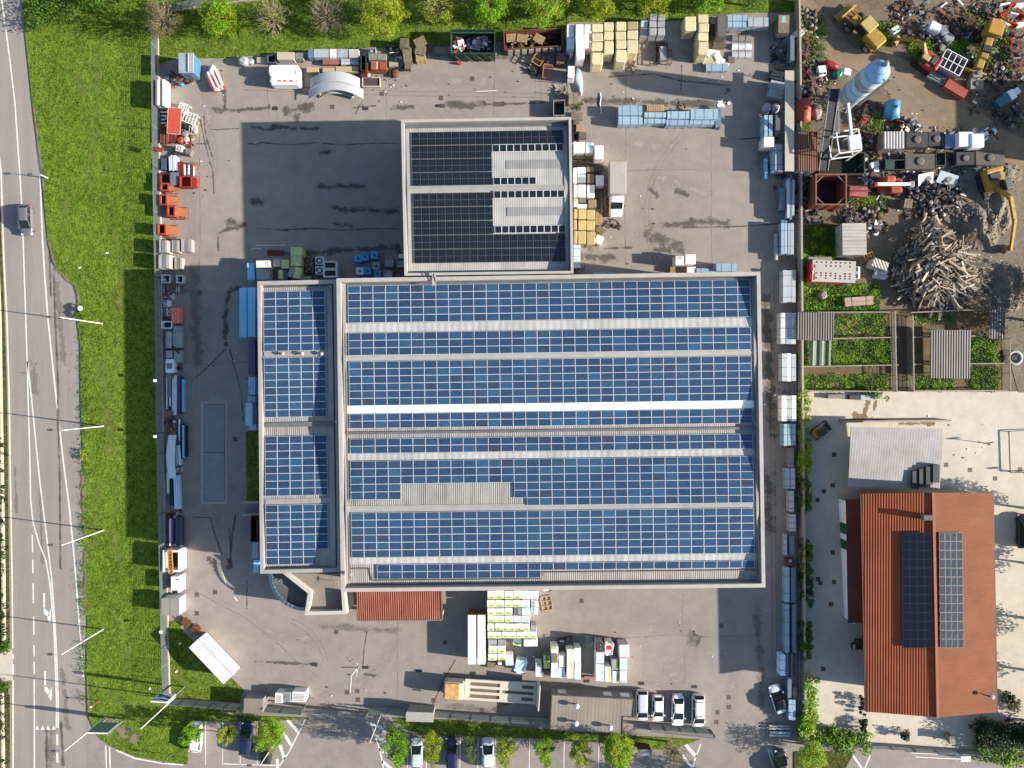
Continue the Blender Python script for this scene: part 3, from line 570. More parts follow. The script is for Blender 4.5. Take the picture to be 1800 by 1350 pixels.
m = MB(); m.hexa([(p.x, p.y, p.z - .12) for p in (d_, c_, b, a)], [d_, c_, b, a]); m.obj("tiled_roof", tile_m, lt)
fas = mat("eave_board", sun(150, 135, 118), .7, .2)
MB().bar((d_.x - .1, d_.y - .12, 3.45), (c_.x + .1, c_.y - .12, 3.45), .2, .16).obj("gutter", fas, lt); MB().bar((b.x + .12, b.y, 4.25), (c_.x + .12, c_.y, 3.45), .16, .2).obj("barge_board", fas, lt)
for p in (c_, d_): MB().box(p.x - (.1 if p is d_ else .5), p.y + .2, -.05, p.x + (.5 if p is d_ else .1), p.y + .6, 3.4).obj("post", white_r, lt)
rd = corrugated("roller_door_sheet", sun(176, 180, 184), .3, 0, .3)
def openings(root, F, U, Vv, z, items):
 c4 = [V(*F(u, v), z) for u, v in ((0, 0), (U, 0), (U, Vv), (0, Vv))]
 for i, f, w, h, z0, nm, m in items:
  a, b = c4[i], c4[(i + 1) % 4]; d = (b - a).normalized(); n = Vector((d.y, -d.x, 0)) * -1; ctr = a.lerp(b, f); ctr.z = 0
  if n.dot(ctr - sum(c4, Vector()) / 4) < 0: n = -n
  p, q = ctr - d * w / 2 + n * .03, ctr + d * w / 2 + n * .03; p.z = q.z = z0 + h / 2
  MB().bar(p, q, .1, h).obj(nm, m, root)
gl = mat("hall_window_glass", (.05, .07, .09), .15)
openings(main, Fm, 744, 550, 10, [(2, f, 4.2, 4.6, .02, "roller_door", rd) for f in (.1, .25, .4)] + [(1, f, 4.2, 4.6, .02, "roller_door", rd) for f in (.3, .7)] + [(2, f, 5, 1.2, 6.8, "window", gl) for f in (.1, .25, .4, .55)] + [(1, f, 5, 1.2, 6.8, "window", gl) for f in (.15, .35, .55, .75)])
openings(annex, Fa, 140, 514, 8.9, [(3, f, 3.6, 1.4, 4.6, "window", gl) for f in (.12, .3, .5, .7, .88)]); openings(sq, Fq, 298, 274, 9.7, [(3, .5, 4.2, 4.6, .02, "roller_door", rd), (0, .3, 4.2, 4.6, .02, "roller_door", rd), (0, .7, 5, 1.2, 6.5, "window", gl), (3, .2, 5, 1.2, 6.5, "window", gl)])
wood_m = mat("pallet_wood", sun(178, 158, 130), .85, .3, 3, .2, dirt=sun(120, 108, 94), dirt_amt=.5)
woodn_m = mat("fresh_pallet_wood", sun(214, 184, 134), .8, .2, 3, .2)
woodg_m = mat("weathered_wood", sun(146, 134, 118), .9, .35, 3, .3)
strap_m = mat("strap_band", (.12, .12, .13), .5)
film_w = mat("white_film", (.78, .78, .78), .35, .08, 3, .5, 5)
film_p = mat("pinkish_film", (.76, .66, .66), .4, .1, 2, .5, 5)
film_y = mat("yellow_film", sun(244, 232, 186, 1.6), .4, .08, 2.2, .6, 5, dirt=sun(228, 206, 140, 1.6), dirt_amt=.4)
film_g = mat("grey_film", sun(196, 198, 204), .4, .12, 2.5, .5, 5)
film_c = mat("lime_film", (.5, .58, .24), .4, .2, 2, .6, 4)
lime_m = mat("lime_print", (.5, .68, .04), .45, .12, 6)
teal_m = mat("pale_teal_print", (.5, .72, .72), .45, .15, 6)
blue_m = mat("pale_blue_sheet", sun(172, 204, 226, 1.6), .35, .12, .9, spec=.5, dirt=sun(148, 180, 206, 1.6), dirt_amt=.35)
bluev_m = mat("vivid_blue_film", (.2, .5, .74), .35, .1, .8, spec=.5)
blued_m = mat("steel_blue_sheet", sun(132, 156, 176), .35, .15, 1)
silver_m = mat("silver_sheet", sun(204, 214, 222, 1.6), .35, .12, 1, dirt=sun(150, 160, 168), dirt_amt=.4)
greysh_m = mat("grey_sheet", sun(158, 158, 160), .5, .18, 1.5)
greengrey_m = corrugated("greygreen_profiled", sun(186, 196, 186), .22, 0, .8, stripe=.2)
dark_m = mat("dark_rubber", (.02, .02, .022), .8, .3, 4, .3)
black_m = mat("black_plastic", (.025, .026, .03), .5, .3, 3)
orange_m = mat("orange_steel", sun(196, 84, 46), .65, .35, 2.4, .2, dirt=sun(120, 70, 50), dirt_amt=.75)
red_m = mat("red_steel", sun(180, 58, 42), .65, .3, 2.4, .2, dirt=sun(116, 62, 48), dirt_amt=.7)
redd_m = mat("dark_red_paint", sun(132, 48, 42), .6, .25, 2)
green_m = mat("bottle_green_steel", sun(44, 84, 66), .5, .2, 2)
white_m = mat("white_paint", (.76, .76, .75), .4, .06, 1.2, dirt=(.5, .49, .46), dirt_amt=.3)
cream_m = mat("cream_paint", sun(232, 222, 198), .5, .1, 1.2, dirt=sun(186, 172, 148), dirt_amt=.4)
yellow_m = mat("machine_yellow", sun(212, 168, 62), .6, .3, 2.4, .15, dirt=sun(116, 96, 62), dirt_amt=.85)
galv_m = mat("galvanised", sun(176, 180, 184), .45, .2, 2, metal=.3)
conc_m = mat("concrete_cast", sun(176, 170, 160), .9, .18, 1.6, .3, dirt=sun(120, 114, 106), dirt_amt=.5)
brown_m = mat("brown_card", sun(168, 138, 100), .8, .15, 3)
tarp_m = mat("grey_tarpaulin", sun(150, 158, 160), .6, .2, 2, .8, 3)
def wrapped(x0, y0, x1, y1, h, m, label, cat="pack", name="wrapped_pack", group=None, rot=0, z0=0.0, band=None, tiers=1, bside='s', bw=.32, wob=.012, pal=True, cap=None, r=.09):
 """a palletised pack in film; the rectangle is its top in the photo"""
 cx, cy, w, d = rect(x0, y0, x1, y1, h); w -= .05; d -= .05
 rr = random.Random(label); t = thing(name, label, cat, cx + rr.uniform(-.03, .03), cy + rr.uniform(-.03, .03), z0, rot + rr.uniform(-1.6, 1.6), group)
 b = MB(); base_h = .14 if pal else 0; hh = (h - z0 - base_h) / tiers
 for k in range(tiers):
  o = [rr.uniform(-.03, .03) for _ in "xy"] if k else (0, 0)
  zb = base_h + k * hh
  q = MB(); q.rbox(-w / 2 + o[0], -d / 2 + o[1], zb, w / 2 + o[0], d / 2 + o[1], zb + hh, r, 0, 3, wob, rr)
  q.obj("wrapped_load", m if not cap or k < tiers - 1 else cap, t)
 if pal:
  p = MB()
  for i in range(3): y = -d / 2 + .05 + i * (d - .16) / 2; p.box(-w / 2, y, 0, w / 2, y + .1, .1)
  p.box(-w / 2, -d / 2, .1, w / 2, d / 2, .136); p.obj("pallet_base", wood_m, t)
 if band:
  zt = h - z0 + .006; q = MB(); bl = {'s': (-w / 2 + .08, -d / 2 + .06, w / 2 - .08, -d / 2 + .06 + bw), 'n': (-w / 2 + .08, d / 2 - .06 - bw, w / 2 - .08, d / 2 - .06),
    'e': (w / 2 - .05 - bw, -d / 2 + .06, w / 2 - .05, d / 2 - .06), 'w': (-w / 2 + .05, -d / 2 + .06, -w / 2 + .05 + bw, d / 2 - .06)}[bside]
  q.box(bl[0], bl[1], zt - .01, bl[2], bl[3], zt); lb = q.obj("printed_band", band, t)
  q = MB(); n = 1
  for i in range(n):
   if bside in 'sn': x = bl[0] + (bl[2] - bl[0]) * (i + .5) / n; q.box(x - .22, bl[1] + .08, zt + .001, x + .2, bl[3] - .08, zt + .004)
   else: y = bl[1] + (bl[3] - bl[1]) * (i + .5) / n; q.box(bl[0] + .08, y - .22, zt + .001, bl[2] - .08, y + .2, zt + .004)
  q.obj("print_mark", mat("dark_green_print", (.16, .3, .06), .5) if band is lime_m else mat("teal_print", (.2, .5, .52), .5), lb)
 return t
def sheets(x0, y0, x1, y1, h, m, label, cat="sheet pack", name="sheet_pack", group=None, rot=0, z0=0.0, layers=6, jit=.03, straps=2, bear=True, long=None, cols=1, topm=None):
 """a strapped stack of boards, panels or profiles lying on bearers"""
 cx, cy, w, d = rect(x0, y0, x1, y1, h); w -= .04; d -= .04
 long = long or ('x' if w > d else 'y'); L, B = (w, d) if long == 'x' else (d, w)
 t = thing(name, label, cat, cx, cy, z0, rot, group); rr = random.Random(label)
 zb = .1 if bear else 0; n = layers; dz = (h - z0 - zb) / n
 for c in range(cols):
  u0 = -B / 2 + c * B / cols + .015; u1 = -B / 2 + (c + 1) * B / cols - .015; a = rr.uniform(0, .12) if cols > 1 else 0
  R_, L_ = [], []
  for k in range(n):
   j, i = rr.uniform(-jit, jit * .3), rr.uniform(-jit * .3, jit)
   z = zb + k * dz; R_ += [(u1 + j, z), (u1 + j, z + dz)]; L_ += [(u0 + i, z), (u0 + i, z + dz)]
  dd = rr.uniform(-.05, 0) * (cols > 1)
  MB().profile([(u, z + dd * (z > zb + .3)) for u, z in R_ + L_[::-1]], long, -L / 2 + a, L / 2 - rr.uniform(0, .1) * (cols > 1)).obj("sheet_stack", topm if topm and c % 2 else m, t)
 if straps:
  e = .012; zt = h - z0 + .004
  for k in range(straps):
   s = -L / 2 + L * (k + .5) / straps; b2 = B / 2 + e
   MB().profile([(-b2, zb), (-b2, zt + e), (b2, zt + e), (b2, zb), (b2 - .008, zb), (b2 - .008, zt), (-b2 + .008, zt), (-b2 + .008, zb)], long, s - .03, s + .03).obj("strap", strap_m, t)
 if bear:
  for k in range(max(2, straps)):
   s = -L / 2 + L * (k + .5) / max(2, straps); q = MB()
   if long == 'x': q.box(s - .06, -B / 2 - .03, 0, s + .06, B / 2 + .03, .098)
   else: q.box(-B / 2 - .03, s - .06, 0, B / 2 + .03, s + .06, .098)
   q.obj("bearer", wood_m, t)
 return t
PAL = {}
def pallet_parts(w, d, m, slats):
 key = (round(w, 1), round(d, 1), m.name, slats)
 if key not in PAL:
  s = MB(); bw = d / slats
  for i in range(slats): s.box(-w / 2, -d / 2 + i * bw + bw * .14, .12, w / 2, -d / 2 + (i + 1) * bw - bw * .14, .142)
  b = MB()
  for i in range(3): x = -w / 2 + .02 + i * (w - .14) / 2; b.box(x, -d / 2, .02, x + .1, d / 2, .118)
  for i in range(3): y = -d / 2 + i * (d - .1) / 2; b.box(-w / 2, y, 0, w / 2, y + .1, .018)
  PAL[key] = (s.mesh("deck_slats", m), b.mesh("bearers", m))
 return PAL[key]
def pallets(x0, y0, x1, y1, n, label, m=None, rot=0, z0=0.0, slats=7, turn=False, group=None, cat="pallet"):
 """n pallets on top of one another; the top one carries the label, the hidden ones share one"""
 m = m or wood_m; cx, cy, w, d = rect(x0, y0, x1, y1, z0 + n * .144)
 rr = random.Random(label); ww, dd = (d, w) if turn else (w, d); s, b = pallet_parts(ww, dd, m, slats)
 for k in range(n):
  top = k == n - 1
  lb = label if top else "lower pallet in the stack capped by the " + label
  if len(lb.split()) > 16: lb = "lower one under the " + label
  lb = " ".join(lb.split()[:16])
  t = thing("pallet", lb, cat, cx + rr.uniform(-.03, .03), cy + rr.uniform(-.03, .03), z0 + k * .146, rot + (90 if turn else 0) + rr.uniform(-1.5, 1.5), group or "stacked wooden pallets")
  link("deck_slats", s, t); link("bearers", b, t)
glass_m = mat("tinted_glass", (.016, .024, .024), .12, .1, spec=.18)
tyre_m = mat("tyre_rubber", (.018, .018, .019), .85)
rim_m = mat("alloy_rim", (.4, .4, .42), .35, metal=.8)
lamp_m = mat("lamp_lens", (.7, .7, .72), .15); tail_m = mat("tail_lens", (.45, .02, .02), .25)
def paintm(name, col, rough=.28): return mat("car_" + name, col, rough, .04, .6, spec=.6)
def loft(mb, rings, mi=0, smooth=True, caps=True):
 n = len(rings[0]); vs = [p for r in rings for p in r]
 fs = [(i * n + k, i * n + (k + 1) % n, (i + 1) * n + (k + 1) % n, (i + 1) * n + k) for i in range(len(rings) - 1) for k in range(n)]
 mb.add(vs, fs, mi, smooth)
 if caps: mb.add(rings[0], [tuple(reversed(range(n)))], mi, smooth); mb.add(rings[-1], [tuple(range(n))], mi, smooth)
def wheel(parent, x, y, r=.33, wd=.22):
 t = MB(); sgn = 1 if y > 0 else -1
 t.lathe([(r * .6, -wd / 2), (r * .93, -wd / 2), (r, -wd / 4), (r, wd / 4), (r * .93, wd / 2), (r * .6, wd / 2)], n=18)
 t.xform(Matrix.Translation((x, y, r)) @ Matrix.Rotation(math.pi / 2, 4, 'X')); o = t.obj("wheel", tyre_m, parent)
 q = MB(); q.cyl(0, 0, -wd / 2 - .01, wd / 2 + .012, r * .6, n=14); q.xform(Matrix.Translation((x, y, r)) @ Matrix.Rotation(math.pi / 2, 4, 'X')); q.obj("rim", rim_m, o)
def car(px, py, rot, pm, label, L=4.4, W=1.8, Ht=1.47, style="hatch", group=None, roofm=None, rack=False, cat="car"):
 z = .9; x, y = P(px, py, z); t = thing("parked_car" if style != "drive" else "moving_car", label, cat, x, y, (-.05 if py > 1262 else 0) if px > 150 else -.05, rot, group)
 hb = {"hatch": .95, "van": 1.05, "suv": 1.05, "sedan": .92, "drive": .95}[style]
 ws, rf, rb, rg = {"hatch": (.31, .04, -.34, -.46), "van": (.37, .13, -.42, -.475), "suv": (.31, .06, -.39, -.475), "sedan": (.29, .02, -.24, -.39), "drive": (.29, .04, -.3, -.42)}[style]
 wid = lambda s: W / 2 * (1 - .24 * max(0, abs(s) - .3) ** 1.5 / .2 ** 1.5 * (1.0 if s > 0 else .75))
 def top(s):
  if s > ws: return hb - .04 - (hb - .68) * ((s - ws) / (.5 - ws)) ** 1.7
  if s < rg: return hb - (hb - .8) * ((rg - s) / (.5 + rg + .001)) ** 2 * (.5 if style != "sedan" else .5)
  return hb
 rings = []
 for i in range(25):
  s = -.5 + i / 24; a = wid(s); zt = top(s); e = .94 if 0 < i < 24 else .86
  half = [(a * .86, .2), (a * .97, .34), (a * 1.0, .52), (a * .985, zt - .16), (a * .93, zt - .04), (a * .8, zt), (a * .4, zt + .03)]
  half = [(p * e, q if 0 < i < 24 else .42 + (q - .2) * .5) for p, q in half]
  rings.append([(s * L, p, q) for p, q in half] + [(s * L, -p, q) for p, q in reversed(half)])
 b = MB(); loft(b, rings); b.obj("body", pm, t)
 g = lambda s, f, zz: (s * L, f, zz)
 wb, wr = W / 2 * .9, W / 2 * .72; zr = Ht - .05
 A, B_, C_, D = [(g(s, f, zz), g(s, -f, zz)) for s, f, zz in ((ws, wb * .93, hb - .02), (rf, wr, zr), (rb, wr * .97, zr), (rg, wb * .93, hb - .02))]
 def pane(nm, q, m=glass_m, th=.03):
  q = [Vector(p) for p in q]; n = (q[1] - q[0]).cross(q[2] - q[0]).normalized() * th
  c = Vector((0, 0, .8))
  if n.dot(sum(q, Vector()) / 4 - c) > 0: n = -n
  MB().hexa([p + n for p in q], q).obj(nm, m, t)
 pane("windshield", [A[1], A[0], B_[0], B_[1]]); pane("rear_window", [D[0], D[1], C_[1], C_[0]])
 for k in (0, 1): pane("side_window", [A[k], D[k], C_[k], B_[k]])
 r = MB(); rr_ = []
 for i in range(9):
  s = rf + .012 + (rb - rf - .024) * i / 8; e = 1 - .1 * abs(i / 4 - 1) ** 4; a = (wr + .03) * e
  rr_.append([(s * L, a, zr - .01), (s * L, a * .93, zr + .035), (s * L, a * .5, zr + .055), (s * L, -a * .5, zr + .055), (s * L, -a * .93, zr + .035), (s * L, -a, zr - .01)])
 loft(r, rr_)
 for k in (0, 1):
  s = 1 if k == 0 else -1; off = Vector((0, s * .012, .012))
  r.bar(Vector(A[k]) + off, Vector(B_[k]) + off, .07, .06); r.bar(Vector(D[k]) + off, Vector(C_[k]) + off, .12, .06)
  mid = (.45 * rf + .55 * rb); m0 = Vector(g((.45 * ws + .55 * rg), s * wb * .95, hb)); r.bar(m0, Vector(g(mid, s * (wr + .01), zr)), .08, .05)
 r.obj("roof", roofm or pm, t)
 for sx in (.31, -.31):
  for sy in (1, -1): wheel(t, sx * L, sy * (W / 2 - .21), .33 if Ht < 1.6 else .36)
 for sy in (1, -1):
  m = MB(); m.rbox(.455 * L - .16, sy * W * .36 - .17, .62, .455 * L + .12, sy * W * .36 + .17, .755, .05); m.obj("headlight", lamp_m, t)
  m = MB(); m.rbox(-.492 * L, sy * W * .37 - .13, .72, -.492 * L + .1, sy * W * .37 + .13, .9, .03); m.obj("taillight", tail_m, t)
  m = MB(); m.rbox(ws * L - .36, sy * (W / 2 + .06) - .1, .95, ws * L - .2, sy * (W / 2 + .06) + .1, 1.1, .04); m.obj("wing_mirror", pm, t)
 if rack:
  for s in (rf - .05, rb + .06): MB().bar((s * L, -wr, Ht + .06), (s * L, wr, Ht + .06), .06).obj("roof_bar", black_m, t)
 return t
def leaf_mat(name, col, var=.4, dead=None):
 m, nt, b = base(name)
 c = ramp2(nt, nz(nt, 1.3, 3, .6), tuple(v * (1 - var) for v in col), tuple(min(.9, v * (1 + var)) for v in col))
 c = mixc(nt, .5, c, ramp2(nt, nz(nt, 7, 2), tuple(v * .6 for v in col), tuple(min(.9, v * 1.4) for v in (dead or col))))
 nt.links.new(c, b.inputs["Base Color"]); b.inputs["Roughness"].default_value = .6; b.inputs["Specular IOR Level"].default_value = .25
 tr_ = nt.nodes.new("ShaderNodeBsdfTranslucent"); nt.links.new(c, tr_.inputs[0]); mx = nt.nodes.new("ShaderNodeMixShader"); mx.inputs[0].default_value = .35
 nt.links.new(b.outputs[0], mx.inputs[1]); nt.links.new(tr_.outputs[0], mx.inputs[2]); nt.links.new(mx.outputs[0], nt.nodes["Material Output"].inputs[0]); return m
lf_bright = leaf_mat("bright_green_leaves", sun(136, 184, 36, 1.5)); lf_yel = leaf_mat("yellow_green_leaves", sun(168, 188, 50, 1.5)); lf_mid = leaf_mat("mid_green_leaves", sun(98, 138, 42, 1.6))
lf_dark = leaf_mat("dark_green_leaves", sun(58, 82, 40)); lf_olive = leaf_mat("olive_bud_leaves", sun(150, 146, 84)); bark_m = mat("tree_bark", sun(128, 112, 94), .9, .3, 3); barkg_m = mat("grey_twig_bark", sun(158, 146, 124), .9, .3, 3)
def leaves(mb, c, r, n, size, rr, flat=.8):
 for _ in range(n):
  d = Vector((rr.gauss(0, 1), rr.gauss(0, 1), rr.gauss(0, flat))).normalized() * r * rr.uniform(.3, 1) ** .6
  p = c + d; a = Vector((rr.uniform(-1, 1), rr.uniform(-1, 1), rr.uniform(-.5, .5))).normalized(); b = a.cross(Vector((rr.uniform(-.6, .6), rr.uniform(-.6, .6), 1))).normalized()
  s = size * rr.uniform(.6, 1.3)
  mb.add([p - a * s, p + b * s * .55, p + a * s, p - b * s * .55], [(0, 1, 2, 3)])
def tree(px, py, r, h, lm, label, clumps=60, per=26, size=.17, twigs=0, ry=None, bm=None, name="tree", group=None, sparse_r=.42, lm2=None, z0=.05):
 zc = h * .62; x, y = P(px, py, zc); t = thing(name, label, "tree", x, y, z0, 0, group); rr = random.Random(label); ry = ry or r; bm = bm or bark_m
 tips = []
 for k in range(clumps + twigs):
  while True:
   d = Vector((rr.uniform(-1, 1), rr.uniform(-1, 1), rr.uniform(-1, 1)))
   if .15 < d.length < 1: break
  d = d.normalized() * d.length ** .5
  w = 1 + .5 * noise.noise(Vector((d.x * 1.6 + px, d.y * 1.6 + py, d.z * 1.6)))
  tips.append(Vector((d.x * r * .84 * w, d.y * ry * .84 * w, zc + d.z * h * .36 * w)))
 cr = MB()
 for q in tips[:clumps]: leaves(cr, q, r * .23 * rr.uniform(.6, 1.3) + .15, int(per * 4 * rr.uniform(.5, 1.3)), size * .66, rr)
 crown = cr.obj("crown", [lm], t) if not lm2 else None
 if lm2:
  for i in range(len(cr.m)): cr.m[i] = int(noise.noise(Vector(cr.v[cr.f[i][0]]) * .8 + Vector((px, 0, 0))) > .05)
  cr.obj("crown", [lm, lm2], t)
 tk = MB(); th = h * .4; tk.tube([(0, 0, -.2), (.05, .02, th * .5), (0, .06, th), (0, 0, h * .66)], r * .055 + .05, n=7, r2=.05)
 ns = max(10, (len(tips)) // (2 if not twigs else 1))
 for q in tips[::-1][:ns]:
  s = Vector((0, 0, rr.uniform(.3, .6) * h)); m1 = s.lerp(q, .5) + Vector((rr.uniform(-.3, .3), rr.uniform(-.3, .3), rr.uniform(0, .4)))
  tk.tube([s, m1, q], .055 if not twigs else .05, n=4, r2=.015, caps=False)
  if twigs:
   for _ in range(3): e = q + Vector((rr.uniform(-1, 1), rr.uniform(-1, 1), rr.uniform(-.4, .8))) * r * .22; tk.tube([m1.lerp(q, rr.uniform(.3, .9)), e], .028, n=3, r2=.012, caps=False)
 tk.obj("trunk", bm, t); return t
def bush(pts, w, h, lm, label, name="bush", n=26, size=.16, group=None, per=24, cat="bush", z0=0, lm2=None):
 """leafy mass along photo points"""
 q = [Vector((*P(a, b, h * .6), 0)) for a, b in pts]; o = sum(q, Vector()) / len(q); t = thing(name, label, cat, o.x, o.y, z0, 0, group); rr = random.Random(label); m = MB(); st = MB()
 for k in range(n):
  f = rr.random() * (len(q) - 1); i = min(int(f), len(q) - 2) if len(q) > 1 else 0
  p = (q[i].lerp(q[i + 1], f - i) if len(q) > 1 else q[0]) - o
  p = p + Vector((rr.uniform(-1, 1) * w, rr.uniform(-1, 1) * w, 0)); p.z = h * rr.uniform(.25, .85)
  leaves(m, p, min(w, h) * .45 * rr.uniform(.6, 1.2) + .1, per, size, rr)
  st.tube([(p.x * .97, p.y * .97, 0), p], .03, n=3, r2=.01, caps=False)
 if lm2:
  for i in range(len(m.m)): m.m[i] = int(noise.noise(Vector(m.v[m.f[i][0]]) * .9) > .1)
 m.obj("foliage", [lm, lm2] if lm2 else lm, t); st.obj("stems", bark_m, t); return t
fen_m = mat("fence_slats", sun(158, 168, 160), .5, .12, 1, metal=.2); fkerb = mat("fence_kerb", sun(206, 196, 180), .9, .15, 1)
def fence(pts, label, h=2.2, kerb=.35, pitch=2.6, m=None, name="fence", slats=True, sp=.1, dep=.045, z0=0):
 q = [Vector((*P(a, b), 0)) for a, b in pts]; t = thing(name, label, "fence", q[0].x, q[0].y, z0); o = q[0]; m = m or fen_m
 for a, b in zip(q, q[1:]):
  a, b = a - o, b - o; d = (b - a); L = d.length; d = d / L; n = Vector((-d.y, d.x, 0)); k = MB()
  if kerb: k.hexa([a - n * .13 + Vector((0, 0, -.3)), b - n * .13 + Vector((0, 0, -.3)), b + n * .13 + Vector((0, 0, -.3)), a + n * .13 + Vector((0, 0, -.3))], [a - n * .13 + Vector((0, 0, kerb)), b - n * .13 + Vector((0, 0, kerb)), b + n * .13 + Vector((0, 0, kerb)), a + n * .13 + Vector((0, 0, kerb))]); k.obj("kerb_wall", fkerb, t)
  np_ = max(1, int(L / pitch))
  for i in range(np_ + 1): p = a + d * L * i / np_; MB().box(p.x - .035, p.y - .035, kerb - .2, p.x + .035, p.y + .035, h + .06).obj("post", m, t)
  if m is woodg_m: MB().bar(a + Vector((0, 0, h + .09)), b + Vector((0, 0, h + .09)), .16, .05).obj('top_rail', mat('pale_rail_wood', sun(184, 172, 152), .85, .3, 3), t)
  if not slats: continue
  s = MB(); ns = int((h - kerb - .1) / sp)
  for i in range(ns + 1):
   z = kerb + .08 + i * (h - kerb - .1) / ns; e = n * dep / 2; zz = Vector((0, 0, z)); e2 = Vector((0, 0, .006))
   s.hexa([a - e + zz, b - e + zz, b + e + zz, a + e + zz], [a - e + zz + e2, b - e + zz + e2, b + e + zz + e2, a + e + zz + e2])
  s.obj("slats", m, t)
 return t
def lamp_post(bx, by, tx, ty, h, label):
 p = V(bx, by); q = V(tx, ty, h); t = thing("street_lamp", label, "street lamp", p.x, p.y, .05, 0, "tall street lamps by the road")
 MB().tube([(0, 0, -.1), (0, 0, h * .5), (0, 0, h)], .1, n=8, r2=.055).obj("pole", mat("lamp_pole_zinc", (.62, .62, .62), .4, .1, 1), t)
 d = Vector((-1, .05, 0)); m = MB(); m.tube([(0, 0, h - .1), d * .5 + Vector((0, 0, h + .1)), d * 1.1 + Vector((0, 0, h + .12))], .035, n=5); m.obj("arm", galv_m, t)
 m = MB(); e = d * 1.4 + Vector((0, 0, h + .1)); m.rbox(e.x - .38, e.y - .14, e.z - .05, e.x + .38, e.y + .14, e.z + .08, .06); m.obj("lamp_head", mat("lamp_head_grey", (.08, .08, .085), .5), t); return t
def pipes(x0, y0, x1, y1, h, m, label, n=5, long=None, cat="pipe bundle", name="pipe_bundle", rot=0, rows=2, z0=0.0, square=False, jit=.25, m2=None):
 cx, cy, w, d = rect(x0, y0, x1, y1, h); long = long or ('x' if w > d else 'y'); L, B = (w, d) if long == 'x' else (d, w)
 t = thing(name, label, cat, cx, cy, z0, rot); rr = random.Random(label); r = min(B / n / 2 * .95, (h - z0) / rows / 2)
 for k in range(rows):
  for i in range(n):
   u = -B / 2 + B * (i + .5) / n + rr.uniform(-.02, .02); a, b = -L / 2 + rr.uniform(0, jit), L / 2 - rr.uniform(0, jit); z = (h - z0) * (k + .5) / rows; s = rr.uniform(-.04, .04)
   p, q = ((a, u - s, z), (b, u + s, z)) if long == 'x' else ((u - s, a, z), (u + s, b, z))
   mb = MB()
   if square: mb.bar(p, q, r * 2, (h - z0) / rows * .9)
   else: mb.tube([p, q], r, n=7)
   mb.obj("profile" if square else "pipe", m2 if m2 and (i + k) % 2 else m, t)
 for s in (-.3, .3):
  q = MB()
  if long == 'x': q.box(s * L - .05, -B / 2, -.0, s * L + .05, B / 2, .03)
  else: q.box(-B / 2, s * L - .05, 0, B / 2, s * L + .05, .03)
  q.obj("bearer", wood_m, t)
 return t
def frame(x0, y0, x1, y1, z, m, label, rungs=3, rot=0, bw=.07, legs=True, cat="frame", name="tubular_rack", z0=0.0, cross=1, tilt=0):
 cx, cy, w, d = rect(x0, y0, x1, y1, z); t = thing(name, label, cat, cx, cy, z0, rot); z -= z0; x, y = w / 2, d / 2
 b = MB(); zz = z - bw / 2
 b.bar((-x, -y, zz - tilt), (x, -y, zz + tilt), bw); b.bar((-x, y, zz - tilt), (x, y, zz + tilt), bw); b.bar((-x, -y + bw / 2, zz - tilt), (-x, y - bw / 2, zz - tilt), bw); b.bar((x, -y + bw / 2, zz + tilt), (x, y - bw / 2, zz + tilt), bw); b.obj("rim", m, t)
 for i in range(rungs):
  u = -x + 2 * x * (i + 1) / (rungs + 1); MB().bar((u, -y, zz), (u, y, zz), bw * .8).obj("rung", m, t)
 for i in range(cross):
  v = -y + 2 * y * (i + 1) / (cross + 1); MB().bar((-x, v, zz), (x, v, zz), bw * .75).obj("cross_bar", m, t)
 if legs and z > .2:
  for sx in (-1, 1):
   for sy in (-1, 1): MB().bar((sx * (x - bw), sy * (y - bw), 0), (sx * (x - bw), sy * (y - bw), zz), bw).obj("leg", m, t)
 return t
def skip(x0, y0, x1, y1, h, m, label, rot=0, inside=None, ribs=5, cat="skip", name="open_skip", z0=0.0, th=.08, floor=.15, rim=None):
 cx, cy, w, d = rect(x0, y0, x1, y1, h); t = thing(name, label, cat, cx, cy, z0, rot); x, y = w / 2, d / 2; h -= z0
 b = MB()
 for a in ((-x, -y, x, -y + th), (-x, y - th, x, y), (-x, -y + th, -x + th, y - th), (x - th, -y + th, x, y - th)): b.box(a[0], a[1], .06, a[2], a[3], h - .06)
 b.obj("side_wall", m, t); MB().box(-x + th, -y + th, 0, x - th, y - th, floor).obj("bottom_plate", inside or m, t)
 r = MB(); e = .05
 for a in ((-x - e, -y - e, x + e, -y + th), (-x - e, y - th, x + e, y + e), (-x - e, -y + th, -x + th, y - th), (x - th, -y + th, x + e, y - th)): r.box(a[0], a[1], h - .058, a[2], a[3], h + .03)
 r.obj("rim", rim or m, t)
 for i in range(ribs):
  u = -x + 2 * x * (i + .5) / ribs
  for s in (-1, 1): MB().box(u - .05, min(s * y, s * (y + .07)), .1, u + .05, max(s * y, s * (y + .07)), h - .07).obj("rib", m, t)
 return t
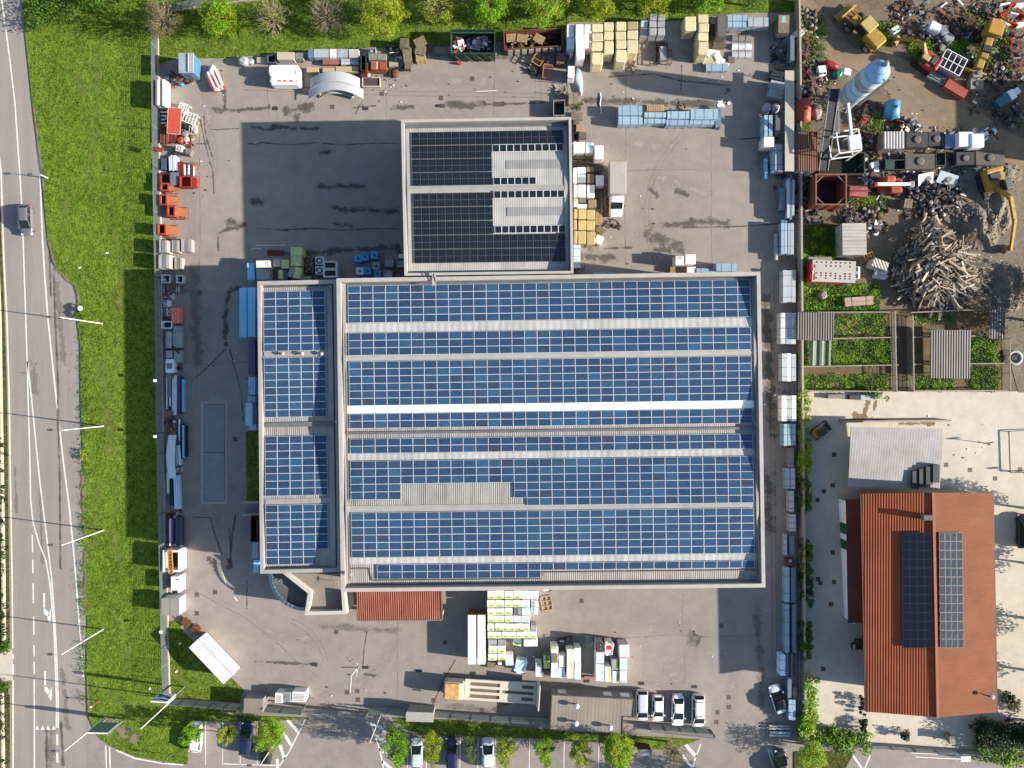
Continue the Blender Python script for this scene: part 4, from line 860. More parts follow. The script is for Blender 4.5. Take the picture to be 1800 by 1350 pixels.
def heap(px, py, w, d, h, label, mats, n=16, kinds=("bar", "plank", "box", "tube"), size=1.0, cat="scrap heap", name="scrap_heap", z0=0.0, rot=0):
 x, y = P(px, py, z0 + h * .5); t = thing(name, label, cat, x, y, z0, rot); rr = random.Random(label)
 for i in range(n):
  k = rr.choice(kinds); u, v = rr.gauss(0, .32) * w, rr.gauss(0, .32) * d; u = max(-w / 2, min(w / 2, u)); v = max(-d / 2, min(d / 2, v))
  z = h * max(.05, 1 - (abs(u) / w * 2) ** 2 * .7 - (abs(v) / d * 2) ** 2 * .7) * rr.uniform(.3, 1); a = rr.uniform(0, 6.28); L = size * rr.uniform(.5, 1.4); dv = Vector((math.cos(a), math.sin(a), rr.uniform(-.2, .2))) * L / 2; c = Vector((u, v, max(.06, z))); m = MB()
  if k == "bar": m.bar(c - dv, c + dv, .06 * size + .02)
  elif k == "plank": m.bar(c - dv, c + dv, .2 * size, .04)
  elif k == "tube": m.tube([c - dv, c + dv], .05 * size + .015, n=6)
  elif k == "sheet": m.bar(c - dv, c + dv, .6 * size, .02)
  elif k == "tyre": m.lathe([(.18, 0), (.3, 0), (.33, .08), (.3, .2), (.18, .2)], c.x, c.y, 14); m.v = [(p, q, r + c.z - .06) for p, q, r in m.v]
  elif k == "drum": m.lathe([(.27, 0), (.29, .04), (.29, .8), (.27, .84)], c.x, c.y, 12)
  else: s = .25 * size * rr.uniform(.7, 1.4); m.rbox(-s, -s * .7, 0, s, s * .7, s, .03); m.xform(Matrix.Translation((c.x, c.y, max(0, c.z - s * .5))) @ Matrix.Rotation(a, 4, 'Z'))
  m.obj({"bar": "steel_bar", "plank": "plank", "tube": "pipe", "sheet": "metal_sheet", "tyre": "tyre", "drum": "drum", "box": "crate"}[k], rr.choice(mats), t)
 return t
def cabin(x0, y0, x1, y1, h, wall, roof, label, rot=0, name="site_cabin", cat="cabin", z0=0.0, over=.06, pitch=0.0, extra=None):
 cx, cy, w, d = rect(x0, y0, x1, y1, h); t = thing(name, label, cat, cx, cy, z0, rot); x, y = w / 2 - over, d / 2 - over; h -= z0
 MB().box(-x, -y, 0, x, y, h - .12 - pitch).obj("wall", wall, t)
 a, b = h - pitch, h
 MB().hexa([(-x - over, -y - over, a - .118), (x + over, -y - over, a - .118), (x + over, y + over, b - .118), (-x - over, y + over, b - .118)], [(-x - over, -y - over, a), (x + over, -y - over, a), (x + over, y + over, b), (-x - over, y + over, b)]).obj("roof", roof, t)
 if pitch: MB().prism([(-x, -y), (x, -y), (x, y), (-x, y)], h - .13 - pitch, h - .125 - pitch * .9).obj("wall_head", wall, t)
 m = MB(); m.box(x - .9 if w > 1.6 else -x + .1, -y - .03, .05, x - .15, -y + .01, min(2.0, h - .3)); m.obj("door", mat("cabin_door", sun(170, 172, 172), .5), t)
 return t
def bag(px, py, w, d, h, m, label, name="bulk_bag", cat="bag", rot=0, z0=0.0):
 x, y = P(px, py, z0 + h); t = thing(name, label, cat, x, y, z0, rot); rr = random.Random(label)
 b = MB(); n = 14; rings = []
 for k, (f, zz) in enumerate(((.86, 0), (1.0, .25), (1.02, .6), (.9, .88), (.5, 1.0))):
  rings.append([(w / 2 * f * math.cos(a) * (1 + rr.uniform(-.1, .1)), d / 2 * f * math.sin(a) * (1 + rr.uniform(-.1, .1)), h * zz * (1 + rr.uniform(-.06, .06))) for a in [2 * math.pi * i / n for i in range(n)]])
 loft(b, rings); b.obj("sack", m, t)
 for s in (-1, 1): MB().tube([(s * w * .3, -.1, h * .85), (s * w * .33, 0, h + .12), (s * w * .3, .1, h * .85)], .02, n=4).obj("lifting_loop", m, t)
 return t
shade_w = mat("dull_white_plastic", (.66, .68, .7), .5, .1, 2)
t = cabin(314, 93, 340, 128, 2.7, mat("blue_steel", sun(96, 146, 196), .5, .15, 2), mat("chalky_blue_top", sun(196, 214, 226), .6, .15, 3, dirt=sun(90, 140, 190), dirt_amt=.8), "chalky blue steel cabin in the yard's northwest corner", name="blue_cabin")
m = MB(); m.bar((.35, -1.3, 2.8), (.35, 1.3, 2.8), .1); m.obj("top_rail", cream_m, t)
for k in range(6): MB().bar((.2, -1.1 + k * .42, 2.78), (.75, -1.1 + k * .42, 2.78), .05).obj("rung", cream_m, t)
heap(314, 136, 2.6, 2.4, 1.1, "dark machinery scrap with orange bars beside the chalky blue cabin", [black_m, black_m, orange_m, rust_m, dark_m], 26)
bag(318, 147, .6, .5, .5, mat("bucket_blue", (.03, .3, .7), .4), "small bright blue bucket south of the dark machinery scrap", "bucket", "bucket")
t = pipes(366, 120, 387, 158, .9, white_m, "red and white striped barrier boards tumbled beside the blue cabin", 6, 'y', "barrier stack", "barrier_stack", 24, 2, square=True, jit=.5, m2=mat("barrier_red", (.35, .05, .05), .5))
bag(372, 124, 1.0, 2.0, .9, film_p, "white tarpaulin bundle between the barrier boards and blue cabin", "tarpaulin_bundle", "tarpaulin")
sheets(272, 139, 290, 186, 1.9, galv_m, "tall stack of grey steel fence frames leaning by the west fence", layers=3, jit=.12, cols=4, topm=white_m, straps=0, cat="frame stack", name="frame_stack")
for i, (x0, y0, x1, y1, l) in enumerate(((314, 182, 331, 198, "white tubular frame north of the orange mesh panel's corner"), (322, 198, 345, 216, "white tubular frame touching the white and pink wheelbarrow"))): frame(x0, y0, x1, y1, .9, white_m, l, 3, -20, .08)
pipes(281, 192, 293, 204, .8, red_m, "short red props with white tips just under the grey frame stack", 4, 'x', m2=white_m); pipes(280, 205, 292, 217, .8, redd_m, "short dark red props on the kerb beside the orange mesh panel", 4, 'x', m2=film_p)
pipes(280, 219, 295, 252, .9, redd_m, "dark red scaffold tubes along the west fence kerb", 5, 'y', m2=rust_m); pipes(296, 226, 309, 251, .7, redd_m, "dark red scaffold tubes sticking out below the orange mesh panel", 5, 'y')
cx, cy, w, d = rect(295, 190, 317, 235, 1.25); t = thing("mesh_sheet", "bright orange red sheet laid flat over the scaffold tubes", "sheet", cx, cy, 0, -3)
MB().box(-w / 2, -d / 2, 1.2, w / 2, d / 2, 1.24).obj("sheet_panel", mat("orange_red_mesh", sun(232, 92, 70), .7, .2, 3, dirt=sun(240, 150, 120), dirt_amt=.5), t)
m = MB()
for a in ((-w / 2, -d / 2 - .08, w / 2, -d / 2), (-w / 2, d / 2, w / 2, d / 2 + .08), (-w / 2 - .08, -d / 2, -w / 2, d / 2), (w / 2, -d / 2, w / 2 + .08, d / 2)): m.box(a[0], a[1], 1.19, a[2], a[3], 1.25)
m.obj("border", cream_m, t)
for sx in (-1, 1):
 for sy in (-1, 1): MB().box(sx * (w / 2 - .1) - .04, sy * (d / 2 - .1) - .04, 0, sx * (w / 2 - .1) + .04, sy * (d / 2 - .1) + .04, 1.19).obj("leg", redd_m, t)
t = bag(327, 221, 1.6, .8, .6, black_m, "black wheelbarrow tub holding dark bits next to the orange sheet", "wheelbarrow_tub", "tub"); bag(340, 225, .8, 1.3, .5, mat("white_pink_fabric", (.78, .7, .74), .5, .1), "white and pink wheelbarrow tray at the scaffold's outer edge", "wheelbarrow_tray", "tray", 30)
bag(324, 234, 1.2, .9, .6, greysh_m, "grey sack slumped below the black tub", rot=20); bag(315, 245, 1.1, 1.0, .7, orange_m, "orange basin between dark red tubes and grey sack", "basin", "basin"); bag(326, 244, .9, .9, .6, cream_m, "cream sack lying against the orange basin", rot=10)
wrapped(309, 255, 320, 266, 1.0, white_m, "white box with orange lid patches standing alone near the scaffold tubes", "box", "painted_box", band=mat("orange_lid", sun(230, 90, 50), .5), bw=.7, rot=-8, r=.03); wrapped(326, 261, 336, 272, .9, greysh_m, "grey white box with red trim beside a black crate", "box", "painted_box", band=redd_m, bw=.2, rot=-25, r=.03)
pipes(332, 236, 336, 262, .35, redd_m, "long thin red tubes lying along the yard side of the boxes", 2, 'y', rows=1); pipes(270, 258, 287, 266, 2.1, orange_m, "orange props leaning over the west fence", 2, 'x', rot=-16, rows=1, z0=1.6)
pipes(283, 278, 292, 300, .8, mat("navy_steel", (.05, .1, .16), .5), "dark blue planks by the kerb beside the white tubes", 3, 'y', square=True); pipes(295, 272, 311, 300, 1.0, white_m, "bundle of white tubes in front of the west fence", 5, 'y', m2=silver_m)
bag(306, 272, 1.2, 1.0, .4, dark_m, "dark round pad sticking out above the white tubes", "rubber_pad", "pad"); pipes(313, 283, 323, 310, .9, redd_m, "dark red channel sections beside the white tubes", 3, 'y', square=True, m2=red_m)
pipes(323, 288, 337, 309, .9, black_m, "black and white angle frames beside dark red channels", 4, 'y', square=True, m2=white_m); frame(336, 286, 347, 309, .7, orange_m, "thin orange wire frame at the outer edge of the west row", 4, -6, .05)
skip(281, 305, 299, 326, 1.0, redd_m, "small dark red open box on the kerb by the red hopper", inside=black_m, ribs=2); wrapped(300, 303, 314, 326, .9, blued_m, "grey blue flat cabinet between two red boxes", "cabinet", "steel_cabinet", r=.03)
t = skip(316, 310, 336, 329, 1.1, red_m, "bright red hopper with a pointed end in the west row", ribs=0, inside=mat("red_inner", sun(200, 76, 58), .6)); MB().prism([(.84, -.78), (1.55, -.6), (1.55, .6), (.84, .78)], .1, .9).obj("spout", red_m, t)
def hopper(x0, y0, x1, y1, h, label, m=orange_m):
 t = skip(x0, y0, x1, y1, h, m, label, inside=black_m, ribs=0, th=.14, name="concrete_skip", cat="concrete skip", floor=.3); cx, cy, w, d = rect(x0, y0, x1, y1, h)
 MB().hexa([(w / 2, -d * .35, .1), (w / 2 + 1.0, -d * .25, .1), (w / 2 + 1.0, d * .25, .1), (w / 2, d * .35, .1)], [(w / 2, -d * .45, h * .85), (w / 2 + 1.3, -d * .4, .5), (w / 2 + 1.3, d * .4, .5), (w / 2, d * .45, h * .85)]).obj("chute", mat("rust_orange_inner", sun(170, 96, 60), .8, .3, 3), t)
 MB().bar((-w / 2, -d / 2 - .15, .1), (w / 2 + .9, -d / 2 - .15, .1), .12).obj("skid", m, t); MB().bar((-w / 2, d / 2 + .15, .1), (w / 2 + .9, d / 2 + .15, .1), .12).obj("skid", m, t); return t
hopper(282, 322, 296, 335, 1.2, "orange concrete skip with a round dark mouth by the red hopper"); hopper(281, 342, 293, 360, 1.5, "orange concrete skip with a rusty chute beside slatted planks"); hopper(294, 362, 307, 380, 1.6, "brightest red concrete skip with a long low frame in front"); hopper(277, 394, 291, 412, 1.6, "lone red concrete skip just north of the grey panel packs")
frame(312, 365, 332, 384, .35, mat("faded_red_frame", sun(180, 110, 90), .7), "low faded red frame lying in front of the brightest red skip", 2, 0, .08, False)
sheets(290, 333, 306, 341, .3, wood_m, "tan slatted planks on the ground under the fence", layers=2, straps=0, cols=4)
for a, l in (((279, 421, 294, 445), "grey concrete panel pack touching the west fence, northern of two"), ((301, 421, 315, 444), "middle grey panel pack in the northern row of three"), ((318, 420, 337, 443), "pale grey panel pack nearest the asphalt in the row of three"), ((278, 447, 298, 472), "widest pale panel pack by the west fence, southern of two"), ((306, 452, 320, 473), "pale grey panel pack alone beside the widest pale pack")):
 sheets(*a, 1.9 if a[0] < 290 else 1.1, mat("pale_panel", sun(206, 198, 188), .7, .15, 1.5), l, layers=5, cols=3, topm=greysh_m, straps=0)
for a, l in (((284, 483, 299, 497), "open grey crate holding a white lump by the fence"), ((310, 484, 322, 497), "empty open grey crate next to the one with a white lump")): skip(*a, 1.0, mat("grey_crate", (.45, .45, .47), .6), l, ribs=2, inside=black_m, name="open_crate", cat="crate", th=.12)
bag(289, 492, .5, .5, .45, shade_w, "white lump inside the open grey crate", "foam_lump", "foam", z0=.2)
heap(291, 512, 1.1, 2.0, .6, "rusty brown scrap by the fence south of the grey crates", [rust_m, redd_m, woodg_m, shade_w], 18, size=.6); frame(299, 496, 312, 515, .7, redd_m, "dark red frame leaning beside the rusty brown scrap", 2, 3, .07); pipes(309, 502, 313, 515, .5, mat("pale_green", (.4, .6, .5), .5), "short pale green channel beside the dark red frame", 1, 'y', rows=1, square=True)
heap(305, 521, 1.2, .5, .3, "curled white hoses on the asphalt by the west row", [white_m], 9, ("tube",), .6, "hose heap", "hose_heap")
wrapped(287, 528, 299, 539, .9, shade_w, "white and black cabinet below the curled hoses", "cabinet", "steel_cabinet", band=black_m, bside='w', bw=.5, r=.03); wrapped(292, 541, 299, 555, .8, shade_w, "small white box with red print beside the clay tile stack", "box", "painted_box", band=redd_m, bside='e', bw=.3, r=.03)
sheets(301, 540, 315, 569, 1.3, mat("tile_red", sun(216, 120, 92, .8), .8, .2, 3), "clay red tile stack with pale sides in the west row", layers=6, cols=5, straps=0); heap(291, 561, 1.0, .5, .4, "rusty bits under the small white box", [rust_m, redd_m, dark_m], 9, size=.5)
skip(284, 565, 302, 577, .9, shade_w, "white open crate with a folded sheet inside by the fence", ribs=2, inside=black_m, name="open_crate", cat="crate", th=.1)
for a, l, h in (((304, 573, 319, 586), "short grey green profiled sheets just below the clay tile stack", .9), ((303, 584, 320, 611), "largest stack of grey green profiled sheets in the west row", 1.1), ((305, 616, 320, 637), "square stack of cream green profiled sheets under a slanting bar", 1.0)): sheets(*a, h, greengrey_m, l, layers=4, cols=1, straps=0, long='y')
sheets(291, 583, 302, 612, 1.2, mat("dull_grey_sheets", (.3, .31, .32), .6), "dull grey flat sheets between the fence and profiled sheets", straps=1); pipes(299, 614, 319, 617, 1.3, dark_m, "dark bar slanting across the cream green sheets", 1, 'x', rot=-48, rows=1, z0=1.1)
wrapped(291, 616, 303, 630, .9, film_g, "clear wrapped bales against the fence near cream green sheets", "bale", "wrapped_bale"); t = wrapped(290, 631, 306, 656, 1.2, mat("ribbed_white_tank", (.62, .7, .76), .5, .1, 3), "ribbed white blue tank with a grey hatch", "tank", "plastic_tank", pal=False, r=.2); MB().box(-.4, -.4, 1.18, .4, .4, 1.24).obj("hatch", greysh_m, t)
bag(314, 647, .7, .6, .5, dark_m, "dark rag lump beside the ribbed tank", "rag_lump", "rags")
pipes(292, 657, 305, 725, .9, mat("dark_profile", (.05, .05, .07), .5), "long black and white steel profiles along the west fence", 5, 'y', square=True, m2=shade_w, jit=.9); pipes(305, 659, 316, 730, 1.0, mat("white_beam", (.6, .62, .68), .5), "long white beam beside the black profiles", 2, 'y', square=True, rows=1, m2=mat("purple_beam", (.06, .05, .09), .5)); sheets(319, 667, 324, 724, .7, bluev_m, "thin vivid blue profile north of the weighbridge's level", layers=2, straps=0, bear=False)
heap(316, 692, .5, .8, .4, "crumpled white foil beside the thin blue profile", [white_m], 6, ("sheet",), .4, "foil heap", "foil_heap"); bag(306, 741, .6, .4, .35, shade_w, "white plastic scrap tipped below the profiles", "plastic_scrap", "plastic")
heap(300, 757, 1.3, 1.1, .7, "rotten brown timber offcuts at the end of the curved panel", [mat("rotten_wood", (.16, .1, .05), .9), rust_m, woodn_m], 16, ("box", "plank"), .7)
pipes(317, 735, 327, 808, .8, mat("black_profile", (.02, .022, .028), .5), "tapering black bundle with a vivid blue strip on top", 3, 'y', square=True, rows=1, m2=bluev_m, jit=1.2)
m = MB(); cx, cy, w, d = rect(292, 765, 308, 841, 1.2); t = thing("curved_cladding", "long pale curved panel bowed toward the west fence", "panel", cx, cy, 0); rings = []
for i in range(14):
 s = -1 + 2 * i / 13; o = .35 * s * s; rings.append([(-w / 2 + o, s * d / 2, 1.15), (w / 2 - .1 + o * .8, s * d / 2, 1.2), (w / 2 - .1 + o * .8, s * d / 2, 1.1), (-w / 2 + o, s * d / 2, 1.05)])
loft(m, rings, smooth=False); m.obj("panel_skin", mat("pale_curved_skin", (.6, .64, .7), .5, .06), t)
for s in (-.7, 0, .7): MB().box(-w / 2 + .45, s * d / 2 - .1, 0, w / 2 - .35, s * d / 2 + .1, 1.04).obj("trestle", woodg_m, t)
sheets(307, 782, 318, 819, .8, mat("sea_green_sheet", (.26, .42, .36), .5, .15), "sea green planks lying between curved panel and black bundle", layers=3, cols=2, topm=mat("pale_sea_green", (.5, .62, .56), .5), straps=0, rot=5); pipes(291, 830, 299, 870, .6, shade_w, "thin pale trim strip leaning along the fence kerb", 1, 'y', rows=1)
sheets(305, 835, 316, 896, .9, mat("icy_blue_sheet", (.45, .66, .8), .4, .06), "icy pale blue sheets south of the curved panel", layers=4, cols=3, straps=0, rot=2)
t = thing("felt_roll", "dark red roll lying on the fence kerb", "roll", *P(295, 932, .6), 0); MB().tube([(0, -2.3, .35), (0, 2.3, .35)], .34, n=12).obj("roll", mat("maroon_felt", (.12, .02, .03), .8), t)
pipes(297, 911, 303, 961, .8, mat("lilac_white", (.7, .68, .8), .4), "bright white and violet profiles beside the dark red roll", 2, 'y', square=True, rows=1, m2=mat("violet_film", (.2, .12, .34), .5))
t = thing("steel_drum", "long navy cylinder lying beside the dark red roll", "cylinder", *P(314, 935, 1), 0); MB().tube([(0, -2.1, .6), (0, 2.1, .6)], .58, n=18).obj("shell", mat("navy_tank", (.03, .045, .07), .45), t); MB().box(-.5, -1.4, 0, .5, -1.1, .2).obj("cradle", wood_m, t); MB().box(-.5, 1.1, 0, .5, 1.4, .2).obj("cradle", wood_m, t)
t = skip(287, 968, 316, 1005, 2.2, white_m, "white open container carrying a bright orange ladder frame", inside=black_m, ribs=4, th=.22, name="open_container", cat="container")
frame(295, 967, 302.5, 1008, 2.42, mat("ladder_orange", sun(250, 160, 30), .5, .08), "bright orange ladder frame across the white open container", 0, 3, .13, False, "ladder", "orange_ladder", 2.24, 6)
t = wrapped(300, 1013, 315, 1042, 1.9, white_m, "white generator cabinet between ladder container and grey shed", "generator", "generator", pal=False, r=.05); MB().box(-.4, -1.2, 1.88, .35, -.85, 1.91).obj("vent_grille", black_m, t); MB().tube([(.55, .7, 1.88), (.55, .7, 2.1)], .08).obj("exhaust", black_m, t)
t = cabin(283.5, 1051.5, 315, 1082, 2.1, white_m, mat("shed_roof_grey", sun(170, 168, 158), .7, .06), "grey flat roofed shed with white walls on the west fence", name="small_shed", cat="shed"); MB().box(-.02, -1.15, 2.1, .02, 1.15, 2.12).obj("roof_seam", greysh_m, t)
t = thing("drawbar_trailer", "rusty brown tipped frame with seats near the white container", "rusty frame", *P(334, 1102, .8), 0, -38)
for k, (x, y) in enumerate(((-.9, 0), (.8, .1))): MB().box(x - .6, y - .55, .35, x + .6, y + .55, .5).obj("bench_slab", rust_m, t)
for x in (-1.5, 1.5): MB().bar((x, -.7, .1), (x, .7, 1.1), .1).obj("frame_bar", rust_m, t)
MB().bar((-1.5, 0, .3), (1.5, 0, .3), .1).obj("frame_bar", rust_m, t)
for s in (-1, 1): MB().bar((.4, s * .6, .05), (1.2, s * .9, .9), .06).obj("leg", rust_m, t)
a, b, c, d = [Vector((*P(*p, 2.75), 0)) for p in ((333, 1137.5), (350.5, 1123.5), (408.5, 1187.5), (393, 1200.5))]; ctr = (a + b + c + d) / 4; ang = math.degrees(math.atan2((d - a).y, (d - a).x)); L, B = (d - a).length / 2, (b - a).length / 2
t = thing("freight_container", "tall bright white freight container standing diagonally on the corner lawn", "container", ctr.x, ctr.y, .05, ang); tent_m = mat("container_white", (.86, .86, .86), .5, .03, .5)
MB().box(-L, -B, .12, L, B, 2.6).obj("side_wall", corrugated("white_ribbed_side", (.86, .86, .86), .3, ang, .25, stripe=.02), t); MB().box(-L - .04, -B - .04, 2.602, L + .04, B + .04, 2.72).obj("roof", tent_m, t); MB().bar((-L, B + .02, 2.74), (L, B + .02, 2.74), .08, .06).obj("top_rail", greysh_m, t)
for s in (-1, 1): MB().box(s * (L - .2) - .15, -B, 0, s * (L - .2) + .15, B, .118).obj("skid", greysh_m, t); MB().box(L + .002, s * B * .5 - B * .45, .2, L + .05, s * B * .5 + B * .45, 2.5).obj("door_leaf", shade_w, t)
t = thing("weighbridge", "long weighbridge with two steel decks in a pale concrete surround", "weighbridge", *P(377, 797), 0)
q = lambda x, y: (P(x, y)[0] - t.location.x, P(x, y)[1] - t.location.y)
def flat(x0, y0, x1, y1, z0, z1, nm, m): a, b = q(x0, y1), q(x1, y0); return MB().box(a[0], a[1], z0, b[0], b[1], z1).obj(nm, m, t)
pc = mat("surround_concrete", sun(200, 194, 186), .85, .1, 1)
for a in ((353, 705, 400, 711), (353, 881, 400, 886), (353, 711, 358.5, 881), (395.5, 711, 400, 881)): flat(*a, -.2, .03, "surround", pc)
dk = mat("deck_steel", sun(176, 176, 178), .6, .1, .8, dirt=sun(150, 146, 140), dirt_amt=.4)
flat(359.3, 711.8, 394.8, 795, -.1, .05, "deck_plate", dk); flat(359.3, 796, 394.8, 880.3, -.1, .05, "deck_plate", dk); flat(358.5, 711, 395.5, 881, -.15, .008, "pit", black_m)
for a in ((370, 696, 383, 698), (370, 698, 371.3, 705), (381.8, 698, 383, 705)): flat(*a, -.1, .035, "sump_rim", pc)
flat(371.3, 698, 381.8, 705, -.1, .02, "sump_cover", dk)
sheets(420, 506, 434, 593, 2.4, bluev_m, "vivid blue sheet pack beside the annex wall, outer of two", layers=8, straps=0); sheets(434.5, 505, 449, 592, 2.6, bluev_m, "vivid blue sheet pack tucked under the annex parapet, inner of two", layers=8, straps=0)
sheets(436, 599, 449, 659, 1.8, mat("dusky_violet_film", (.1, .085, .15), .5, .15), "dusky violet wrapped pack under the annex's west eave", layers=6, straps=0); sheets(436, 662, 449, 694, 1.7, mat("powder_blue_film", (.36, .55, .72), .4), "powder blue banded pack south of the dusky violet pack", layers=6, cols=3, straps=0); sheets(435, 696, 449, 708, 1.2, mat("steel_blue_film", (.28, .42, .56), .4), "short steel blue pack wedged beside the annex", straps=0)
sheets(431, 708, 444, 748, 1.7, mat("powder_blue_film", (.36, .55, .72), .4), "stepped powder blue pack overhanging the lawn strip's north end", layers=6, straps=0); sheets(437, 745, 450, 756, 1.4, mat("powder_blue_film", (.36, .55, .72), .4), "small powder blue pack right above the lawn strip", straps=0)
for y, l in ((881.5, "thin pale wall at the lawn's south end beside the annex steps"), (903, "thin pale wall on the south side of the annex steps")):
 t = thing("low_wall", l, "wall", *P(445, y), 0); MB().box(-1.2, -.1, -.1, 1.2, .1, 1.1).obj("wall_body", white_r, t); MB().box(-1.22, -.13, 1.1, 1.22, .13, 1.16).obj("wall_cap", cop, t)
skip(441, 907, 452, 952, 1.6, black_m, "black open container under the annex's southwest eave", inside=black_m, ribs=3, name="open_container", cat="container"); sheets(443, 953, 453, 983, 2.0, silver_m, "silver ribbed pack between black container and blue pack", layers=5, cols=3, straps=0); sheets(445, 984, 455, 1007, 2.2, bluev_m, "bright blue pack at the annex's southwest corner", layers=5, straps=0)
sheets(434, 462, 448, 492, 1.9, bluev_m, "stepped blue pack at the annex's northwest corner", layers=6, straps=0, rot=2)
wrapped(450, 458, 473, 471, 2.4, mat("printed_cream", (.7, .62, .52), .5, .1), "cream pack with a red edge stripe north of the annex", band=mat("red_edge", (.5, .03, .06), .5), bside='e', bw=.12, r=.03); wrapped(450, 472, 474, 492, 2.3, mat("grey_green_film", (.27, .32, .3), .5, .15), "dark grey pack behind the cream pack with a red stripe", band=mat("red_edge", (.5, .03, .06), .5), bside='e', bw=.08, r=.03)
wrapped(480, 454, 494, 469, 1.6, film_g, "lilac white foil pack between cream and lime packs", wob=.03); wrapped(494, 456, 508, 472, 1.7, film_c, "lower lime foil pack beside the lilac white one", wob=.03); wrapped(510, 434, 531, 450, 2.0, film_c, "crumpled lime foil pack, northernmost of the shaded lime packs", wob=.06); wrapped(511, 450, 530, 468, 2.2, film_c, "tall lime foil pack in front of the crumpled lime one", wob=.04)
wrapped(489, 474, 498, 491, 1.5, film_c, "narrow pale lime pack right on the annex's north parapet", wob=.02); wrapped(498, 474, 506, 491, 1.4, mat("navy_film", (.06, .12, .24), .5), "navy blue pack squeezed between two lime packs", wob=.02); wrapped(507, 468, 517, 488, 1.9, film_g, "tilted lilac sheet pack leaning on a lime pack", rot=-25); wrapped(516, 469, 529, 490, 2.0, film_c, "lime pack under the tilted lilac sheet pack", rot=-12, wob=.03); wrapped(528, 485, 546, 493, 1.2, film_g, "flat lilac pack half under the annex's north parapet", wob=.03)
for (x, y, l, m) in ((541, 458, "brown drum crate with a round opening, northern of the two browner ones", woodg_m), (543, 472, "brown drum crate with a round opening, southern of the two browner ones", woodg_m), (561, 458, "pale drum crate with a cross pattern, northern of two", shade_w), (561, 475, "pale drum crate with a cross pattern, southern of two", shade_w)):
 cx, cy = P(x, y, 1.3); t = thing("cable_drum", l, "drum", cx, cy, 0); MB().rbox(-.62, -.6, 0, .62, .6, 1.2, .15).obj("drum_case", m, t); MB().lathe([(.42, 1.18), (.46, 1.24), (.3, 1.25), (.26, 1.19)], n=16).obj("ring", black_m, t); MB().bar((-.5, -.5, 1.225), (.5, .5, 1.225), .07, .04).obj("brace", m, t)
for y, l in ((467, "white framed dark tray, northern of the two"), (481, "white framed dark tray, southern of the two, touching the parapet")):
 t = skip(569, y - 7.5, 592, y + 6, 1.5, shade_w, l, inside=black_m, ribs=0, th=.16, name="framed_tray", cat="tray", floor=1.35)
bluet = mat("blue_tank_lid", (.06, .3, .6), .4, .25, 5, .5, 6)
for (x, y, m, l) in ((629, 454, bluet, "blue barrel crate at the west end of the shaded blue group"), (641, 451, bluet, "blue barrel crate second in the shaded blue group's north row"), (658, 448, bluet, "northernmost blue barrel crate beside the square warehouse"), (632, 476, shade_w, "pale barrel crate at the front of the shaded blue group"), (645, 476, bluet, "blue barrel crate next to the pale one in front"), (661, 467, film_g, "grey barrel crate behind the northernmost blue one"), (663, 481, bluet, "darkest blue barrel crate by the warehouse parapet")):
 cx, cy = P(x, y, 1.3); t = thing("barrel_crate", l, "crate", cx, cy, 0); MB().rbox(-.55, -.55, .15, .55, .55, 1.15, .12, wob=.03, rr=R).obj("barrel_body", m, t); MB().box(-.55, -.55, 0, .55, .55, .14).obj("pallet_base", wood_m, t); MB().lathe([(.16, 1.14), (.16, 1.2), (.05, 1.22)], n=10).obj("lid", black_m, t)
for (x0, y0, x1, y1, l) in ((676, 455, 692, 469, "white slumped sack on a pallet near the square warehouse"), (674, 476, 690, 490, "two pale sacks on the parapet line near the square warehouse"), (697, 458, 711, 470, "lilac crate stack against the square warehouse's west wall")): wrapped(x0, y0, x1, y1, 1.2, film_g, l, wob=.08)
wrapped(700, 446, 710, 455, 1.4, shade_w, "white framed crate against the square warehouse's corner"); pallets(470, 440, 499, 449, 1, "dark brown timber pallet lying north of the lime packs", rust_m)
bag(426, 105, 1.5, 1.4, 1.1, film_g, "clear white bulk bag at the north row's west end"); bag(438, 106, 1.2, .9, .7, film_g, "small flattened clear bag beside the bulk bag"); sheets(451, 100, 472, 111, .5, mat("off_white_slab", sun(206, 202, 192), .7), "low off white slabs beside the clear bags", layers=2, straps=0)
skip(470, 97, 484, 110, .9, mat("dark_blue_crate", (.05, .07, .12), .6), "low dark open crate left of the beige slab box", inside=black_m, ribs=0); wrapped(487, 91, 517, 105, 1.2, mat("beige_top", sun(220, 212, 198), .7, .06), "beige topped slab box at the lawn's edge", r=.02); sheets(519, 92, 533, 105, 1.0, greysh_m, "short grey slabs right of the beige slab box", layers=3, straps=0)
for x0, x1, m, l in ((541, 550, mat("mid_blue_top", sun(116, 150, 204), .6), "mid blue topped bundle at one end of the pale panels"), (551, 578, silver_m, "grey ribbed sheet bundle beside the mid blue bundle"), (579, 592, white_m, "whitest short panel bundle in the north row"), (592, 612, mat("pale_lilac_top", sun(206, 212, 226), .5), "pale lilac panel bundle next to the whitest one"), (613, 631, mat("pinkish_top", sun(228, 220, 216), .6), "pinkish white panel bundle at the row's east end")): sheets(x0, 86, x1, 101, 1.3, m, l, layers=5, straps=0, long='y')
wrapped(567, 103, 597, 113, .7, mat("salmon_strips", sun(190, 128, 110), .8, .3, 4), "salmon brick pack lying in front of the ribbed sheets", r=.03); sheets(598, 103, 631, 114, .8, silver_m, "silver grey plates in front of the pinkish bundle", layers=3, cols=2, straps=0)
for x0, x1, l in ((539, 560, "shortest pale yellow slab pack behind the arched panels"), (567, 588, "middle pale yellow slab pack behind the arched panels"), (590, 630, "longest pale yellow slab pack behind the arched panels")): sheets(x0, 116 if x0 > 580 else 118, x1, 127, .9, mat("pale_yellow_slab", sun(226, 206, 158), .7, .08), l, layers=4, straps=0)
def wrapped_long(x0, y0, x1, y1, h, label): return wrapped(x0, y0, x1, y1, h, film_w, label, wob=.07, r=.35, pal=True)
